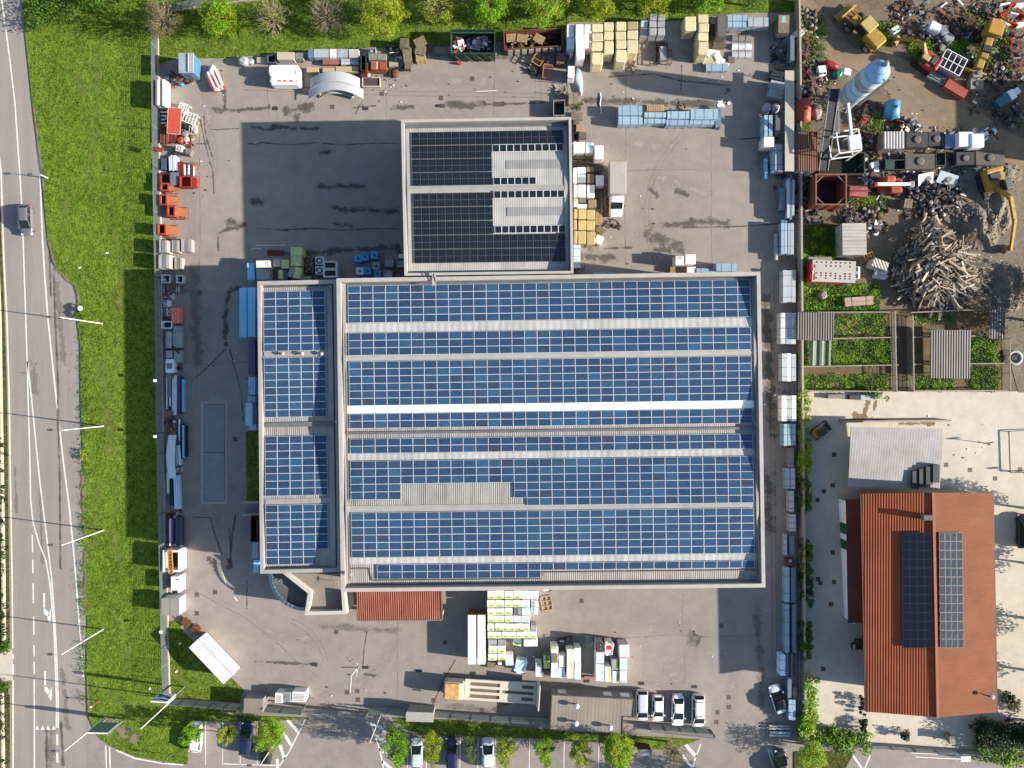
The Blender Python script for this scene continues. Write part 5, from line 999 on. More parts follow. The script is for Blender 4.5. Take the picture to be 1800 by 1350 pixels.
t = wrapped_long(471, 114, 525, 132, 2.0, "white film covered long pack, northern half of the white pair"); t = wrapped_long(473, 132, 527, 148, 1.8, "white film covered long pack with orange labels and torn edge")
for x in (-.7, .1, 1.0): MB().box(x - .22, -.3, 1.79, x + .2, -.05, 1.815).obj("orange_label", mat("orange_sticker", sun(226, 130, 50), .5), t)
def arch(x0, x1, y0, y1, h, sag, label, m=film_w):
 cx, cy, w, d = rect(x0, y0, x1, y1, h); t = thing("arched_cladding", label, "roof panel", cx, cy, 0, 1); g = MB(); rings = []
 for i in range(17):
  s = -1 + i / 8; z = h - .9 * s * s; y = -sag * s * s; rings.append([(s * w / 2, y - d / 2, z - .1), (s * w / 2, y + d / 2, z - .1), (s * w / 2, y + d / 2, z), (s * w / 2, y - d / 2, z)])
 loft(g, rings, smooth=False); g.obj("panel_skin", m, t)
 for s in (-.6, 0, .6): MB().box(s * w / 2 - .1, -sag * s * s - d / 2 + .1, 0, s * w / 2 + .1, -sag * s * s + d / 2 - .1, h - .9 * s * s - .11).obj("trestle", wood_m, t)
silw = mat("white_blue_arch", sun(222, 228, 234), .4, .08, .8)
arch(542, 630, 125, 143, 2.0, .7, "upper white arched roof panel stack", silw); arch(539, 636, 141, 158, 1.8, 1.0, "lower white arched roof panel stack with a blue shaded end", silw); arch(557, 619, 157, 164, .9, .4, "short white arched strip peeping out below the arched panels", silw)
skip(637, 136, 668, 152, .6, cream_m, "shallow cream tray filled with dark brown soil", inside=mat("tray_soil", (.07, .05, .045), .95, .3, 4), ribs=0, floor=.5, rim=cream_m)
wrapped(646, 82, 661, 94, 1.2, greysh_m, "grey crate holding a dark coil by the lawn", "crate", "steel_crate", band=black_m, bw=.5); sheets(648, 94, 679, 106, 1.1, mat("greenish_pipe_pack", sun(160, 166, 152), .6), "greenish grey long pack in the mixed scrap corner", layers=3, straps=1)
for a, m, l in (((634, 97, 643, 124), black_m, "tall black open rack beside the pinkish bundle"), ): skip(*a, 1.4, m, l, inside=black_m, ribs=2)
t = skip(634, 112, 646, 126, 1.0, orange_m, "small orange dark mouthed box by the black rack", inside=black_m, ribs=0); wrapped(652, 107, 665, 122, 1.0, mat("brick_red_pack", sun(190, 112, 84), .8, .2, 4), "brick red pack with cream stripes", band=cream_m, bside='e', bw=.25, r=.03); wrapped(667, 108, 680, 122, .9, mat("rust_pack", sun(178, 96, 66), .8, .2, 4), "rust red square pack next to the striped brick pack", r=.03)
for x, l in ((684, "pale stone cube beside the rust red pack"), (692, "pale stone cube beside the rusty round plate")): wrapped(x, 108, x + 8, 117, .7, mat("pale_stone", sun(206, 198, 180), .8), l, "stone block", "stone_block", pal=False, r=.02)
heap(692, 92, 1.8, 1.6, .9, "rusty machinery parts with a white blade in the scrap corner", [rust_m, woodg_m, dark_m, white_m], 22); pipes(645, 123, 681, 128, .5, rust_m, "rusty long bars in front of the brick packs", 3, 'x')
t = wrapped(634, 128, 652, 136, .8, redd_m, "red and white toolbox above the soil tray", "toolbox", "toolbox", band=white_m, bside='e', bw=.4, r=.03)
t = thing("round_plate", "rusty brown round tank lid lying in the yard", "tank lid", *P(694, 128, .3), 0); MB().lathe([(.62, 0), (.64, .3), (.3, .42), (.05, .45)], n=22).obj("dome", rust_m, t); MB().tube([(-.15, 0, .42), (0, 0, .6), (.15, 0, .42)], .03).obj("handle", rust_m, t)
for x0, y0, x1, y1, l in ((684, 121, 687, 136, "black post lying beside the rusty round lid"), (705, 114, 709, 124, "short black post near the pallet towers")): pipes(x0, y0, x1, y1, .4, black_m, l, 1, 'y', rows=1, square=True)
pallets(703, 67, 718, 84, 13, "greyest tall pallet tower on the lawn's edge", woodg_m, slats=8, turn=True); pallets(707, 84, 723, 93, 9, "crooked pallet tower with pinkish boards", wood_m, 8); pallets(709, 93, 723, 107, 10, "brown pallet tower at the middle of the west tower line", wood_m, 6); pallets(711, 107, 722, 121, 6, "lowest brown pallet tower at the line's south end", woodg_m, -4)
pallets(728, 65, 748, 80, 10, "tilted pallet tower leaning over the lawn", wood_m, 24); pallets(730, 80, 748, 96, 9, "brown pallet tower right below the tilted one", wood_m, -10); pallets(731, 96, 748, 107, 7, "pallet tower with a fresh tan top beside the shade", woodn_m, 6); pallets(718, 76, 730, 92, 4, "short pallet stack between the two tower lines", wood_m); pallets(751, 76, 764, 91, 1, "lone flat pallet in the green skip's shade", woodg_m)
t = skip(792, 52, 870, 94, 2.4, green_m, "large bottle green skip full of metal offcuts", inside=black_m, ribs=5, th=.12)
for k in range(4):
 x = -2.6 + k * 1.6; MB().bar((x, -1.86, 1.9), (x + .9, -1.86, .3), .12).obj("diagonal_brace", green_m, t)
MB().box(-3.3, 1.15, 2.36, 3.3, 1.34, 2.5).obj("cover_roll", mat("green_cover", sun(52, 98, 78), .6), t)
heap(846, 76, 3.6, 1.9, 1.5, "silver grey metal offcuts heaped inside the green skip", [galv_m, silver_m, greysh_m, black_m, white_m], 60, ("sheet", "bar", "sheet", "plank"), 1.1, z0=.35); heap(806, 76, 1.6, 1.8, 1.7, "mixed bright rubbish at one end of the green skip", [white_m, yellow_m, red_m, brown_m, bluev_m, film_w], 28, ("box", "sheet", "box"), .8, "rubbish heap", "rubbish_heap", z0=.3)
t = skip(886, 52, 989, 84, 1.9, rust_m, "rusty brown skip loaded with broken pallets", rot=3.2, inside=mat("dark_rust", sun(84, 60, 48), .9), ribs=0, th=.12, rim=mat("rust_rim", sun(128, 82, 60), .8))
for k in range(8): MB().box(-3.7 + k * 1.0, -1.42, .1, -3.0 + k * 1.0, -1.31, 1.6).obj("white_side_panel", mat("dirty_white_panel", sun(204, 200, 196), .6, .15), t)
for i, (x, y, r_) in enumerate(((899, 66, 4), (918, 67, -6), (948, 68, -28))): pallets(x - 9, y - 7, x + 9, y + 7, 1, ("broken fresh pallet in the rusty skip nearest the green skip", "broken fresh pallet in the middle of the rusty skip's load", "steeply turned fresh pallet in the rusty skip")[i], woodn_m, r_, 1.4 + i * .1, 6)
heap(925, 72, 5.2, 1.4, 1.5, "splintered planks under the pallets in the rusty skip", [woodn_m, wood_m, woodg_m], 40, ("plank", "bar"), 1.2, "timber heap", "timber_heap", z0=.2); heap(970, 68, 2.2, 1.5, 1.0, "dark wire coils at the rusty skip's east end", [black_m, dark_m, rust_m], 22, ("tube", "bar"), 1.0, "wire heap", "wire_heap", z0=.2)
bag(807, 110, .9, .35, .5, mat("signal_red", (.6, .03, .04), .5), "small red tool on the asphalt under the green skip", "hand_tool", "tool"); pipes(868, 87, 883, 99, .1, galv_m, "thin steel bars lying between green and rusty skips", 2, 'x', rot=-35, rows=1)
frame(914, 97, 924, 110, .5, black_m, "black angled frame tipped on the ground by the rusty skip", 0, -35, .08, False); pallets(962, 88, 977, 112, 5, "pale pallet stack just under the rusty skip's end", woodg_m, turn=True, slats=9); pallets(978, 93, 993, 112, 8, "pale pallet stack against the dividing fence", woodg_m, turn=True, slats=9)
frame(937, 96, 954, 113, .8, mat("mustard_steel", sun(196, 150, 66), .6), "mustard framed dark crate tilted among scrap", 0, -30, .14); t = heap(939, 119, 1.9, 1.6, .8, "black scrap engine heap beside the mustard frame", [black_m, dark_m, dark_m], 22, ("box", "bar", "tube")); t = frame(955, 113, 970, 137, .7, mat("salmon_steel", sun(222, 132, 96), .6), "salmon orange fork frame on the asphalt", 3, -6, .14, cross=0)
skip(973, 176, 993, 203, 1.3, greysh_m, "grey open bin behind the square warehouse's north wall", inside=black_m, ribs=2); heap(985, 160, 1.8, 1.2, .7, "bent pale wire and branches near the dividing fence", [woodg_m, cream_m, rust_m], 16, ("tube", "bar"), .9)
fence([(995, 22), (996, 206)], "dark green wire fence dividing the north yard", 1.8, 0, 3, green_m, "wire_fence", sp=.3, dep=.02)
pipes(292, 640, 299, 700, 1.3, galv_m, "galvanised tubes behind the ribbed tank along the fence", 4, 'y'); heap(309, 700, 1.0, 2.6, .6, "grey offcuts between long profiles and thin blue profile", [greysh_m, silver_m, dark_m, shade_w], 20, ("bar", "plank", "box"), .8); heap(297, 742, 1.2, 1.4, .6, "dark twisted scrap where the long profiles end", [dark_m, black_m, greysh_m, rust_m], 20, ("bar", "tube", "box"), .7); pipes(311, 736, 316, 776, .6, shade_w, "short pale profiles beside the tapering black bundle", 2, 'y', square=True, m2=dark_m); heap(313, 826, 1.0, 1.0, .4, "small grey scrap between sea green planks and icy sheets", [greysh_m, white_m, dark_m], 14, size=.5); pipes(298, 838, 303, 890, .7, dark_m, "dark slim profiles between fence kerb and icy sheets", 3, 'y', square=True, m2=black_m); heap(308, 903, 1.4, .8, .5, "black bits north of the dark red roll", [black_m, dark_m, white_m], 14, size=.6); heap(324, 504, .9, 1.6, .4, "loose boards and bits in front of the open grey crates", [woodg_m, redd_m, greysh_m], 14, size=.6); heap(295, 600, .9, 2.4, .5, "mixed trim lengths between fence and dull grey sheets", [greengrey_m, greysh_m, dark_m], 14, ("bar", "plank"), .9); frame(333, 213, 347, 236, .6, cream_m, "cream cart frame at the outer side of the scaffold corner", 2, -8, .06); heap(330, 250, 1.3, 1.6, .5, "orange and white odds beside the red props", [orange_m, white_m, dark_m, redd_m], 16, size=.6)
W2 = dict(tiers=2)
wrapped(996, 43, 1010, 66, 2.5, film_w, "white shrouded pack against the green wire fence, northern half", **W2); wrapped(996, 66, 1010, 86, 2.3, mat("silver_white_film", (.66, .7, .74), .4, .15), "silver white pack against the green wire fence, southern half", **W2); wrapped(1001, 84, 1007, 97, 1.4, film_p, "small pink white box below the silver white pack", pal=False)
wrapped(1011.5, 42, 1026, 70, 2.9, film_w, "tall pinkish column pack, northern piece, between white and yellow packs", **W2); wrapped(1012.5, 70, 1028, 102, 2.9, film_p, "tall pinkish column pack, southern piece reaching out farthest", **W2)
wrapped(1027, 42, 1040, 57, 2.5, film_w, "short white pack touching the westmost yellow column's top", **W2); wrapped(1027, 58, 1040, 84, 2.4, film_p, "pink tinged pack beside the westmost yellow column", **W2)
YC = (("westmost", 1040, 1060, ((41, 56), (57, 72), (73, 89), (91, 113))), ("second", 1061, 1079, ((38, 54), (55, 70), (71, 95))), ("third", 1082, 1101, ((37, 53), (54, 69), (70, 86), (87, 109))), ("fourth", 1102, 1122, ((37, 51), (52, 68), (69, 93))))
for nm, x0, x1, rows in YC:
 for i, (a, b) in enumerate(rows):
  wrapped(x0, a, x1, b, 2.6 if i < 3 else 2.7, film_y if not (nm == "fourth" and i == 0) else mat("drab_yellow_film", sun(196, 184, 136), .45, .1, 2, .6, 5), "yellow foil pack, %s from the lawn in the %s yellow column from the wire fence" % (ORD[i], nm.replace("westmost", "first")), group="yellow foil packs in the north yard", tiers=2, r=.16, wob=.02)
for a, l in (((1204, 28, 1225, 54), "wide yellow foil pack by the lawn beside the lone yellow column"),): wrapped(*a, 2.7, film_y, l, group="yellow foil packs in the north yard", tiers=2, r=.16)
for i, (a, b) in enumerate(((24, 39), (40, 56), (57, 72), (73, 96))): wrapped(1227, a, 1246, b, 2.8, film_y, "yellow foil pack, %s from the lawn in the lone eastern yellow column" % ORD[i], group="yellow foil packs in the north yard", tiers=2, r=.16, wob=.02)
wrapped(1126, 35, 1139, 47, 2.2, mat("blue_grey_film", (.4, .48, .6), .4, .2), "blue grey foil pack beside the fourth yellow column"); wrapped(1126, 48, 1140, 64, 2.0, film_g, "grey white pack in front of the blue grey foil pack")
for x0, nm in ((1141.5, "western"), (1156, "eastern")):
 for i, (a, b) in enumerate(((24.5, 36), (37, 48), (49, 62))): wrapped(x0, a, x0 + 13.5, b, 2.5, film_g, "grey white foil pack, %s from the lawn in the %s grey column" % (ORD[i], nm), group="grey white packs by the lawn", tiers=2)
pallets(1153, 74, 1174, 108, 1, "large dark slatted rack carrying silver plastic", rust_m, slats=9); frame(1142, 73, 1157, 112, .9, black_m, "black trestle frame left of the slatted rack", 1, 0, .09); wrapped(1160, 82, 1172, 105, 1.0, film_g, "crumpled silver plastic lying on the dark slatted rack", z0=.15, wob=.1, pal=False); frame(1172, 86, 1181, 112, .7, woodg_m, "weathered rack end right of the silver plastic", 3, 0, .09)
heap(1112, 117, 1.5, .9, .45, "scattered firewood sticks in front of the fourth yellow column", [cream_m, woodn_m, woodg_m], 16, ("bar", "plank"), 1.0, "timber heap", "timber_heap")
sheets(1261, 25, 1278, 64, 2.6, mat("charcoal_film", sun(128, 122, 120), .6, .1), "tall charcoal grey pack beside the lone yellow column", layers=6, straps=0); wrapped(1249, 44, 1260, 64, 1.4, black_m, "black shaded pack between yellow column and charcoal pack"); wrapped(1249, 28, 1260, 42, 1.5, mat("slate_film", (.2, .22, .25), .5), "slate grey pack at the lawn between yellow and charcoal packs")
sheets(1279, 26, 1314, 37, 1.5, blue_m, "pale blue long pack by the lawn, northern of the two"); sheets(1279, 37.5, 1314, 48, 1.4, blue_m, "pale blue long pack by the lawn, southern of the two"); sheets(1315, 30, 1352, 47, 1.5, silver_m, "silver pale pack continuing the pale blue packs eastward")
pallets(1254, 66, 1276, 82, 6, "grey brown pallet stack below the charcoal pack", woodg_m, turn=True, slats=8); pallets(1281, 50, 1315, 58, 1, "pale flat timber deck under the long pale blue packs", wood_m, slats=3)
for y, n, l in ((65, 3, "thickest curved grey tile bundle, nearest the pale blue packs"), (80, 3, "middle curved grey tile bundle with pale ends"), (94, 2, "thinnest curved grey tile bundle, farthest from the lawn")):
 t = thing("tile_bundle", l, "tile bundle", *P(1305, y, .5), 0)
 for k in range(3):
  x = -1.45 + k * .98; m = MB(); prof = [(.48 * math.cos(a), .05 + .42 * math.sin(a)) for a in [math.pi * i / 8 for i in range(9)]]; m.profile([(p, q) for p, q in prof], 'x', x, x + .88); m.obj("tile_stack", [greysh_m, silver_m, mat("pale_blue_tile", (.55, .62, .68), .6)][{65: 0, 80: 2, 94: 1}[y]], t); MB().box(x, -.55, 0, x + .88, .55, .048).obj("bearer", wood_m, t)
heap(1256, 102, 2.4, 1.5, .6, "crumpled pale yellow panels dumped on blue sheets", [mat("pale_yellow_panel", sun(206, 204, 170), .7, .1), film_w], 9, ("sheet",), 1.7, "panel heap", "panel_heap"); sheets(1241, 111, 1280, 125, .7, blue_m, "pale blue sheet pack in front of the crumpled yellow panels", layers=4, cols=1)
sheets(1280, 98, 1292, 110, .3, woodg_m, "grey flat boards beside the crumpled yellow panels", layers=2, straps=0)
BR = (((1087, 185, 1129, 203), "westmost long blue pack, north row, in the open yard"), ((1087, 204, 1130, 219), "westmost long blue pack, south row, in the open yard"), ((1133, 197, 1171, 207), "second blue pack from the west, behind the fresh pallet"), ((1132, 208, 1170, 217), "second blue pack from the west, southern piece"), ((1173, 195, 1212, 209), "third blue pack from the west with a deep blue corner"), ((1171, 210, 1211, 220), "third blue pack from the west, pale southern piece"), ((1214, 191, 1262, 210), "eastern and largest blue pack in the open yard row"), ((1212, 211, 1256, 219), "low blue pack in front of the largest eastern one"))
for a, l in BR: sheets(*a, 1.7 if a[1] < 203 else 1.5, blue_m, l, layers=7, straps=3, group="long blue packs in the open yard")
pipes(1258, 189, 1268, 225, 1.0, blued_m, "upright steel blue profiles closing the blue row's east end", 3, 'y', square=True); pallets(1137, 184, 1168, 195, 3, "fresh tan pallet stack behind the second blue pack", woodn_m, slats=10, turn=True); heap(1200, 186, 1.2, 1.2, .4, "small timber and plastic bits behind the third blue pack", [woodg_m, wood_m, white_m], 9, size=.6)
m = MB(); t = thing("white_netting", "thin white netting trailing beside the blue row", "netting", *P(1055, 183), 0); m.tube([(0, 1.6, .05), (.1, .8, .12), (-.05, 0, .1), (.15, -.9, .12), (.1, -1.4, .04)], .09, n=5); m.obj("netting_strand", shade_w, t)
heap(1272, 181, 1.6, .8, .15, "spilled white powder bags at the blue row's corner", [white_m], 10, ("sheet",), .6, "powder spill", "powder_spill")
wrapped(998, 116, 1010, 137, 2.0, film_w, "white pack alone below the dividing green fence", **W2); t = bag(1019, 140, .8, 4.2, .5, mat("blue_white_tarp", (.4, .55, .75), .5, .4, 2), "long crumpled blue white tarpaulin east of the white pack", "tarpaulin_bundle", "tarpaulin", 6)
sheets(999, 161, 1017, 183, 1.1, wood_m, "brown plank stack north of the slatted pallets", layers=5, straps=1, cols=2); bush([(1012, 188), (1021, 186)], .5, .5, lf_mid, "weeds growing beside the brown plank stack", "weeds", 10, .09, cat="weeds")
pallets(1004, 197, 1024, 210, 4, "pale slatted pallet stack at the square warehouse's northeast corner", wood_m, turn=True, slats=10); pallets(1008, 210, 1018, 219, 3, "dull pallet stack tucked behind the fresh yellow pallet", woodg_m); pallets(1013, 219, 1027, 231, 4, "bright yellow pallet stack beside the square warehouse", woodn_m, -4); pallets(1018, 232, 1031, 244, 3, "grey pallet stack below the bright yellow one", woodg_m); skip(1008, 234, 1017, 247, .8, black_m, "black tub between pallets and the square warehouse", inside=black_m, ribs=0)
for i, x in enumerate((1008, 1014, 1029)): wrapped(x, 248 + i, x + (6, 14, 15)[i], 269, 1.9, film_w, ("narrow white pack against the square warehouse near the black tub", "plain white pack in the first row below the black tub", "white pack with violet print in the first row")[i], band=mat("violet_print", (.45, .45, .75), .5) if i == 2 else None, bside='n', bw=.7, tiers=2)
wrapped(1045, 255, 1061, 280, 2.2, film_p, "tall pink white pack standing out from the first pallet row", **W2)
for i, x in enumerate((1008, 1014, 1029)): pallets(x, 269, x + (6, 14, 15)[i], 279, 5, ("narrow pallet stack at the wall in the tan row", "middle tan pallet stack under the white packs", "outer tan pallet stack under the violet printed pack")[i], woodn_m if i else wood_m, slats=8, turn=i > 0)
for i, x in enumerate((1008, 1015, 1029)): pallets(x, 281, x + (6, 13, 13)[i], 292, 4, ("narrow grey pallet stack against the wall", "middle grey slatted pallet stack", "outer grey slatted pallet stack with dark gaps")[i], woodg_m, slats=7, turn=True)
pallets(1045, 283, 1059, 305, 2, "long tilted pallet rack by the truck's rear", woodg_m, -7, turn=True, slats=6)
for (x0, y0, x1, y1, m, l, bd) in ((1008, 294, 1014, 322, film_w, "narrow white pack column against the square warehouse's wall", None), (1014, 293, 1030, 305, film_w, "white pack above the pale glass topped pack", None), (1031, 293, 1044, 303, wood_m, "brown board pack in the white pack block", None), (1014, 306, 1030, 322, film_g, "pale glassy pack in the white block", teal_m), (1032, 305, 1045, 322, wood_m, "brown slatted pack beside the pale glassy one", None), (1047, 307, 1062, 326, film_w, "white pack standing out beside the truck", None), (1008, 324, 1015, 347, film_w, "narrow white pack near the lime spot", None), (1016, 324, 1030, 347, film_w, "white pack with a pale teal edge south of the glassy pack", teal_m), (1031, 324, 1045, 347, film_w, "plain white pack beside the short ladder", None), (1008, 349, 1016, 364, film_w, "white pack with a lime corner above the yellow packs", lime_m), (1017, 347, 1030, 357, woodg_m, "grey board pack above the yellow packs", None), (1033, 350, 1048, 365, wood_m, "brown topped round pack above the yellow packs", None), (1014, 358, 1032, 366, film_w, "low white pack strip touching the yellow packs", None)):
 wrapped(x0, y0, x1, y1, 2.0, m, l, band=bd, bside='n', bw=.3, tiers=2)
pallets(1049, 335, 1063, 348, 4, "tan pallet stack right beside the truck's cab", wood_m); frame(1057, 336, 1064, 371, .9, wood_m, "wooden ladder lying between pallets and the truck", 0, 2, .12, True, "ladder", "wooden_ladder", 0, 7)
for r, (a, b) in enumerate(((367, 385), (386, 404), (405, 429))):
 for c, (x0, x1) in enumerate(((1008, 1015), (1015.5, 1030.5), (1031, 1046))): wrapped(x0, a + c * .6, x1, b + c * .6, 2.3, mat("amber_film", sun(236, 210, 146), .4, .1, 2, .5, 5), "amber foil pack, %s row from the ladder, %s from the warehouse wall" % (ORD[r], ORD[c]), group="amber packs beside the square warehouse", tiers=2, r=.12)
pallets(1046.5, 367, 1059, 391, 4, "cream slatted pallet stack beside the amber packs", woodn_m, turn=True, slats=9); pallets(1049, 398, 1063, 410, 2, "small brown pallet tilted off the amber packs", wood_m, -38); wrapped(1046, 413, 1060, 429, 1.2, film_w, "white box tilted beside the last amber pack", rot=-28, pal=False); heap(1072, 394, 2.6, 1.4, .35, "dark timber bits on the asphalt in front of the truck", [rust_m, dark_m, woodg_m], 13, ("plank", "bar", "box"), .7)
sheets(1008, 430, 1021, 471, 1.9, mat("pale_teal_pack", (.5, .62, .68), .4, .08), "pale teal grey pack at the square warehouse's southeast corner", layers=6, straps=3); heap(1018, 474, 1.5, .8, .6, "grey scrap by the wall below the pale teal pack", [greysh_m, dark_m, silver_m], 12, size=.6)
wrapped(1187, 449, 1203, 466, 2.3, film_p, "pink printed white pack by the big warehouse, western of two", band=mat("pink_print", (.7, .5, .52), .5), bside='n', bw=.5, **W2); wrapped(1204, 447, 1223, 465, 2.3, film_p, "pink tinted white pack by the big warehouse, eastern of two", **W2); pallets(1178, 469, 1206, 478, 6, "tan pallet stack half under the big warehouse's north eave", woodn_m, slats=9); wrapped(1207, 468, 1223, 479, 1.5, film_p, "low pale box between pallets and blue packs"); sheets(1224, 471, 1258, 480, 1.6, blue_m, "low sky blue pack under the warehouse's north eave"); sheets(1259, 463, 1295, 477, 2.0, blue_m, "taller sky blue pack standing off the warehouse's north eave"); sheets(1042, 478, 1078, 484, 1.2, blue_m, "short blue pack lost in the shade by the north wall")
t = thing("box_truck", "white box truck parked beside the foil packs", "truck", *P(1084.5, 332, 2), 0, -90)
MB().rbox(-3.6, -1.18, .95, .95, 1.18, 3.1, .08).obj("cargo_box", mat("box_dull_white", sun(216, 210, 204), .5, .05, .8, dirt=sun(190, 176, 160), dirt_amt=.4), t)
b = MB(); rings = []
for s, zt, wd in ((1.05, 2.25, 1.0), (1.5, 2.34, 1.02), (1.95, 2.24, 1.0), (2.7, 1.5, .99), (3.2, 1.3, .97), (3.6, 1.08, .86), (3.72, .7, .78)): rings.append([(s, wd, .45), (s, wd * 1.0, zt * .6), (s, wd * .96, zt - .08), (s, wd * .8, zt), (s, -wd * .8, zt), (s, -wd * .96, zt - .08), (s, -wd, zt * .6), (s, -wd, .45)])
loft(b, rings); b.obj("cab", paintm("white", (.82, .82, .81)), t); MB().hexa([(1.98, -.84, 2.2), (1.98, .84, 2.2), (2.7, .88, 1.48), (2.7, -.88, 1.48)], [(2.0, -.84, 2.27), (2.0, .84, 2.27), (2.76, .88, 1.54), (2.76, -.88, 1.54)]).obj("windshield", glass_m, t)
MB().box(-3.5, -.5, .5, 1.1, .5, .94).obj("chassis", black_m, t)
for sx in (2.6, -2.1):
 for sy in (1, -1): wheel(t, sx, sy * .95, .38, .26)
for sy in (1, -1): MB().rbox(2.3, sy * 1.18 - .1, 1.4, 2.42, sy * 1.18 + .1, 1.75, .04).obj("wing_mirror", black_m, t); MB().rbox(3.48, sy * .62 - .16, .75, 3.72, sy * .62 + .16, .95, .05).obj("headlight", lamp_m, t); MB().box(-3.58, sy * .95 - .1, .8, -3.54, sy * .95 + .1, .94).obj("taillight", tail_m, t)
fence([(1398, 2), (1400, 120), (1402, 420), (1404, 690), (1407, 1000), (1409, 1304)], "long concrete boundary wall along the yard's east side", 1.6, 1.55, 4, conc_m, "boundary_wall", False)
def plankroof(x0, y0, x1, y1, h, label):
 cx, cy, w, d = rect(x0, y0, x1, y1, h); t = thing("wall_shelter", label, "shelter", cx, cy, 0); MB().box(-w / 2, -d / 2, h - .12, w / 2, d / 2, h).obj("roof_sheet", mat("cream_sheet", sun(230, 222, 202), .6, .06, .6, dirt=sun(196, 186, 164), dirt_amt=.5), t)
 for k in range(6):
  y = -d / 2 + .2 + (d - .4) * k / 5; MB().box(-w / 2 + .05, y - .05, 0, -w / 2 + .15, y + .05, h - .13).obj("post", galv_m, t); MB().bar((-w / 2, y, h - .18), (w / 2, y, h - .18), .1).obj("crossbeam", galv_m, t)
 for k in range(1, 12): y = -d / 2 + d * k / 12; MB().box(-w / 2, y - .015, h, w / 2, y + .015, h + .008).obj("sheet_seam", silver_m, t)
plankroof(1380, 124, 1396, 301, 2.6, "long narrow cream roofed shelter against the east wall")
wrapped(1368, 26, 1388, 58, 2.0, mat("grey_timber_crate", sun(138, 128, 116), .8, .3, 2), "grey timber crate with a brown open top by the northeast wall", band=wood_m, bside='n', bw=1.1, r=.03); sheets(1389, 62, 1397, 106, 1.8, blued_m, "steel blue sheets leaning on the northeast wall", layers=3, straps=0); heap(1370, 88, 2.2, 3.4, .9, "dark machine scrap in the shade by the northeast wall", [black_m, dark_m, greysh_m], 26, ("box", "bar", "tube"), .9)
pallets(1364, 111, 1380, 122, 2, "pale pallet lying in front of the cream roofed shelter", wood_m, -8); sheets(1352, 142, 1378, 172, 1.2, mat("grey_blue_dull", (.3, .33, .36), .5, .2), "tilted dull grey sheet stack below the pale pallet", layers=4, rot=-12, straps=1); pipes(1354, 124, 1379, 140, .9, black_m, "dark profiles behind the tilted grey sheet stack", 4, 'x', rot=-12, square=True)
for x, nm in ((1343, "outer"), (1358, "inner")): t = bag(x + 7, 188, 1.25, 1.4, 1.2, film_g, "%s of two round white wrapped rolls north of the blue pair" % nm, "wrapped_roll", "wrapped roll")
for x0, x1, m, l in ((1343, 1350, blue_m, "outer pale blue pack of the pair by the shelter"), (1351, 1358.5, blue_m, "inner pale blue pack of the pair by the shelter"), (1360, 1372, mat("charcoal_sheet", (.1, .11, .13), .5), "dark pack between the pale blue pair and shelter")): sheets(x0, 202, x1, 240, 2.0 if x0 < 1360 else 1.6, m, l, layers=6)
wrapped(1342, 240, 1361, 258, 2.2, film_p, "lone pink white pack at the foot of the pale blue pair", **W2); sheets(1358, 252, 1376, 302, 1.6, mat("grey_blue_pack", (.36, .42, .48), .45, .1), "long grey blue pack beside the cream shelter", layers=6, cols=2, topm=silver_m); sheets(1344, 278, 1350, 314, .8, bluev_m, "thin blue strip pack lying away from the wall", layers=3, straps=2); heap(1374, 308, 1.3, 1.2, .7, "black clutter at the cream shelter's south end", [black_m, dark_m], 14, size=.7)
pipes(1384, 301, 1397, 388, 1.7, blued_m, "longest steel blue profiles against the east wall", 3, 'y', square=True, m2=silver_m, jit=2.0); sheets(1370, 331, 1381, 370, 1.3, blued_m, "short steel blue stack beside the longest profiles", layers=5); pipes(1373, 370, 1384, 392, .9, mat("navy_blue_profile", (.1, .18, .28), .5), "dark blue profiles between two steel blue stacks", 3, 'y', square=True); sheets(1373, 391, 1396, 447, 1.7, blue_m, "wide pale blue stack against the east wall near the woodpile's level", layers=6, cols=4, topm=silver_m); sheets(1363, 409, 1368, 457, .9, silver_m, "thin silver strip lying beside the wide pale blue stack", layers=2, straps=3); pallets(1375, 448, 1388, 460, 3, "brown pallet below the wide pale blue stack", wood_m)
EW = [(1376, 474, 1399, 532, silver_m, "white blue gutter section pack just below the brown pallet"), (1372, 549, 1400, 605, mat("greyer_pack", (.5, .54, .56), .4), "greyest and widest pack level with the tin roofed pen"), (1374, 621, 1400, 671, silver_m, "pale grey stepped pack level with the pens' netting"), (1374, 695, 1400, 741, white_m, "whitest profile pack at the pale yard's north corner"), (1377, 744, 1399, 784, blue_m, "glossy pale blue pack opposite the skid loader"), (1385, 787, 1396, 822, greysh_m, "narrow grey pack, first below the glossy pale blue one"), (1380, 823, 1398, 861, blue_m, "two strip pale blue pack below the narrow grey one"), (1387, 863, 1396, 900, silver_m, "narrow silver pack at the hedge's thickest part"), (1387, 904, 1399, 934, silver_m, "short silver blue pack, second narrow one by the hedge"), (1387, 942, 1397, 974, blued_m, "steel blue short pack above the rusty crate"), (1379, 940, 1384, 976, silver_m, "thin silver strip beside the steel blue short pack")]
for i, (a, b, c, d, m, l) in enumerate(EW): sheets(a, b, c, d, 1.6 if i < 5 else 1.3, m, l, layers=5, cols=3 if c - a > 20 else (2 if c - a > 14 else 1), topm=[silver_m, blue_m, white_m][i % 3], straps=3, long='y', jit=.05)
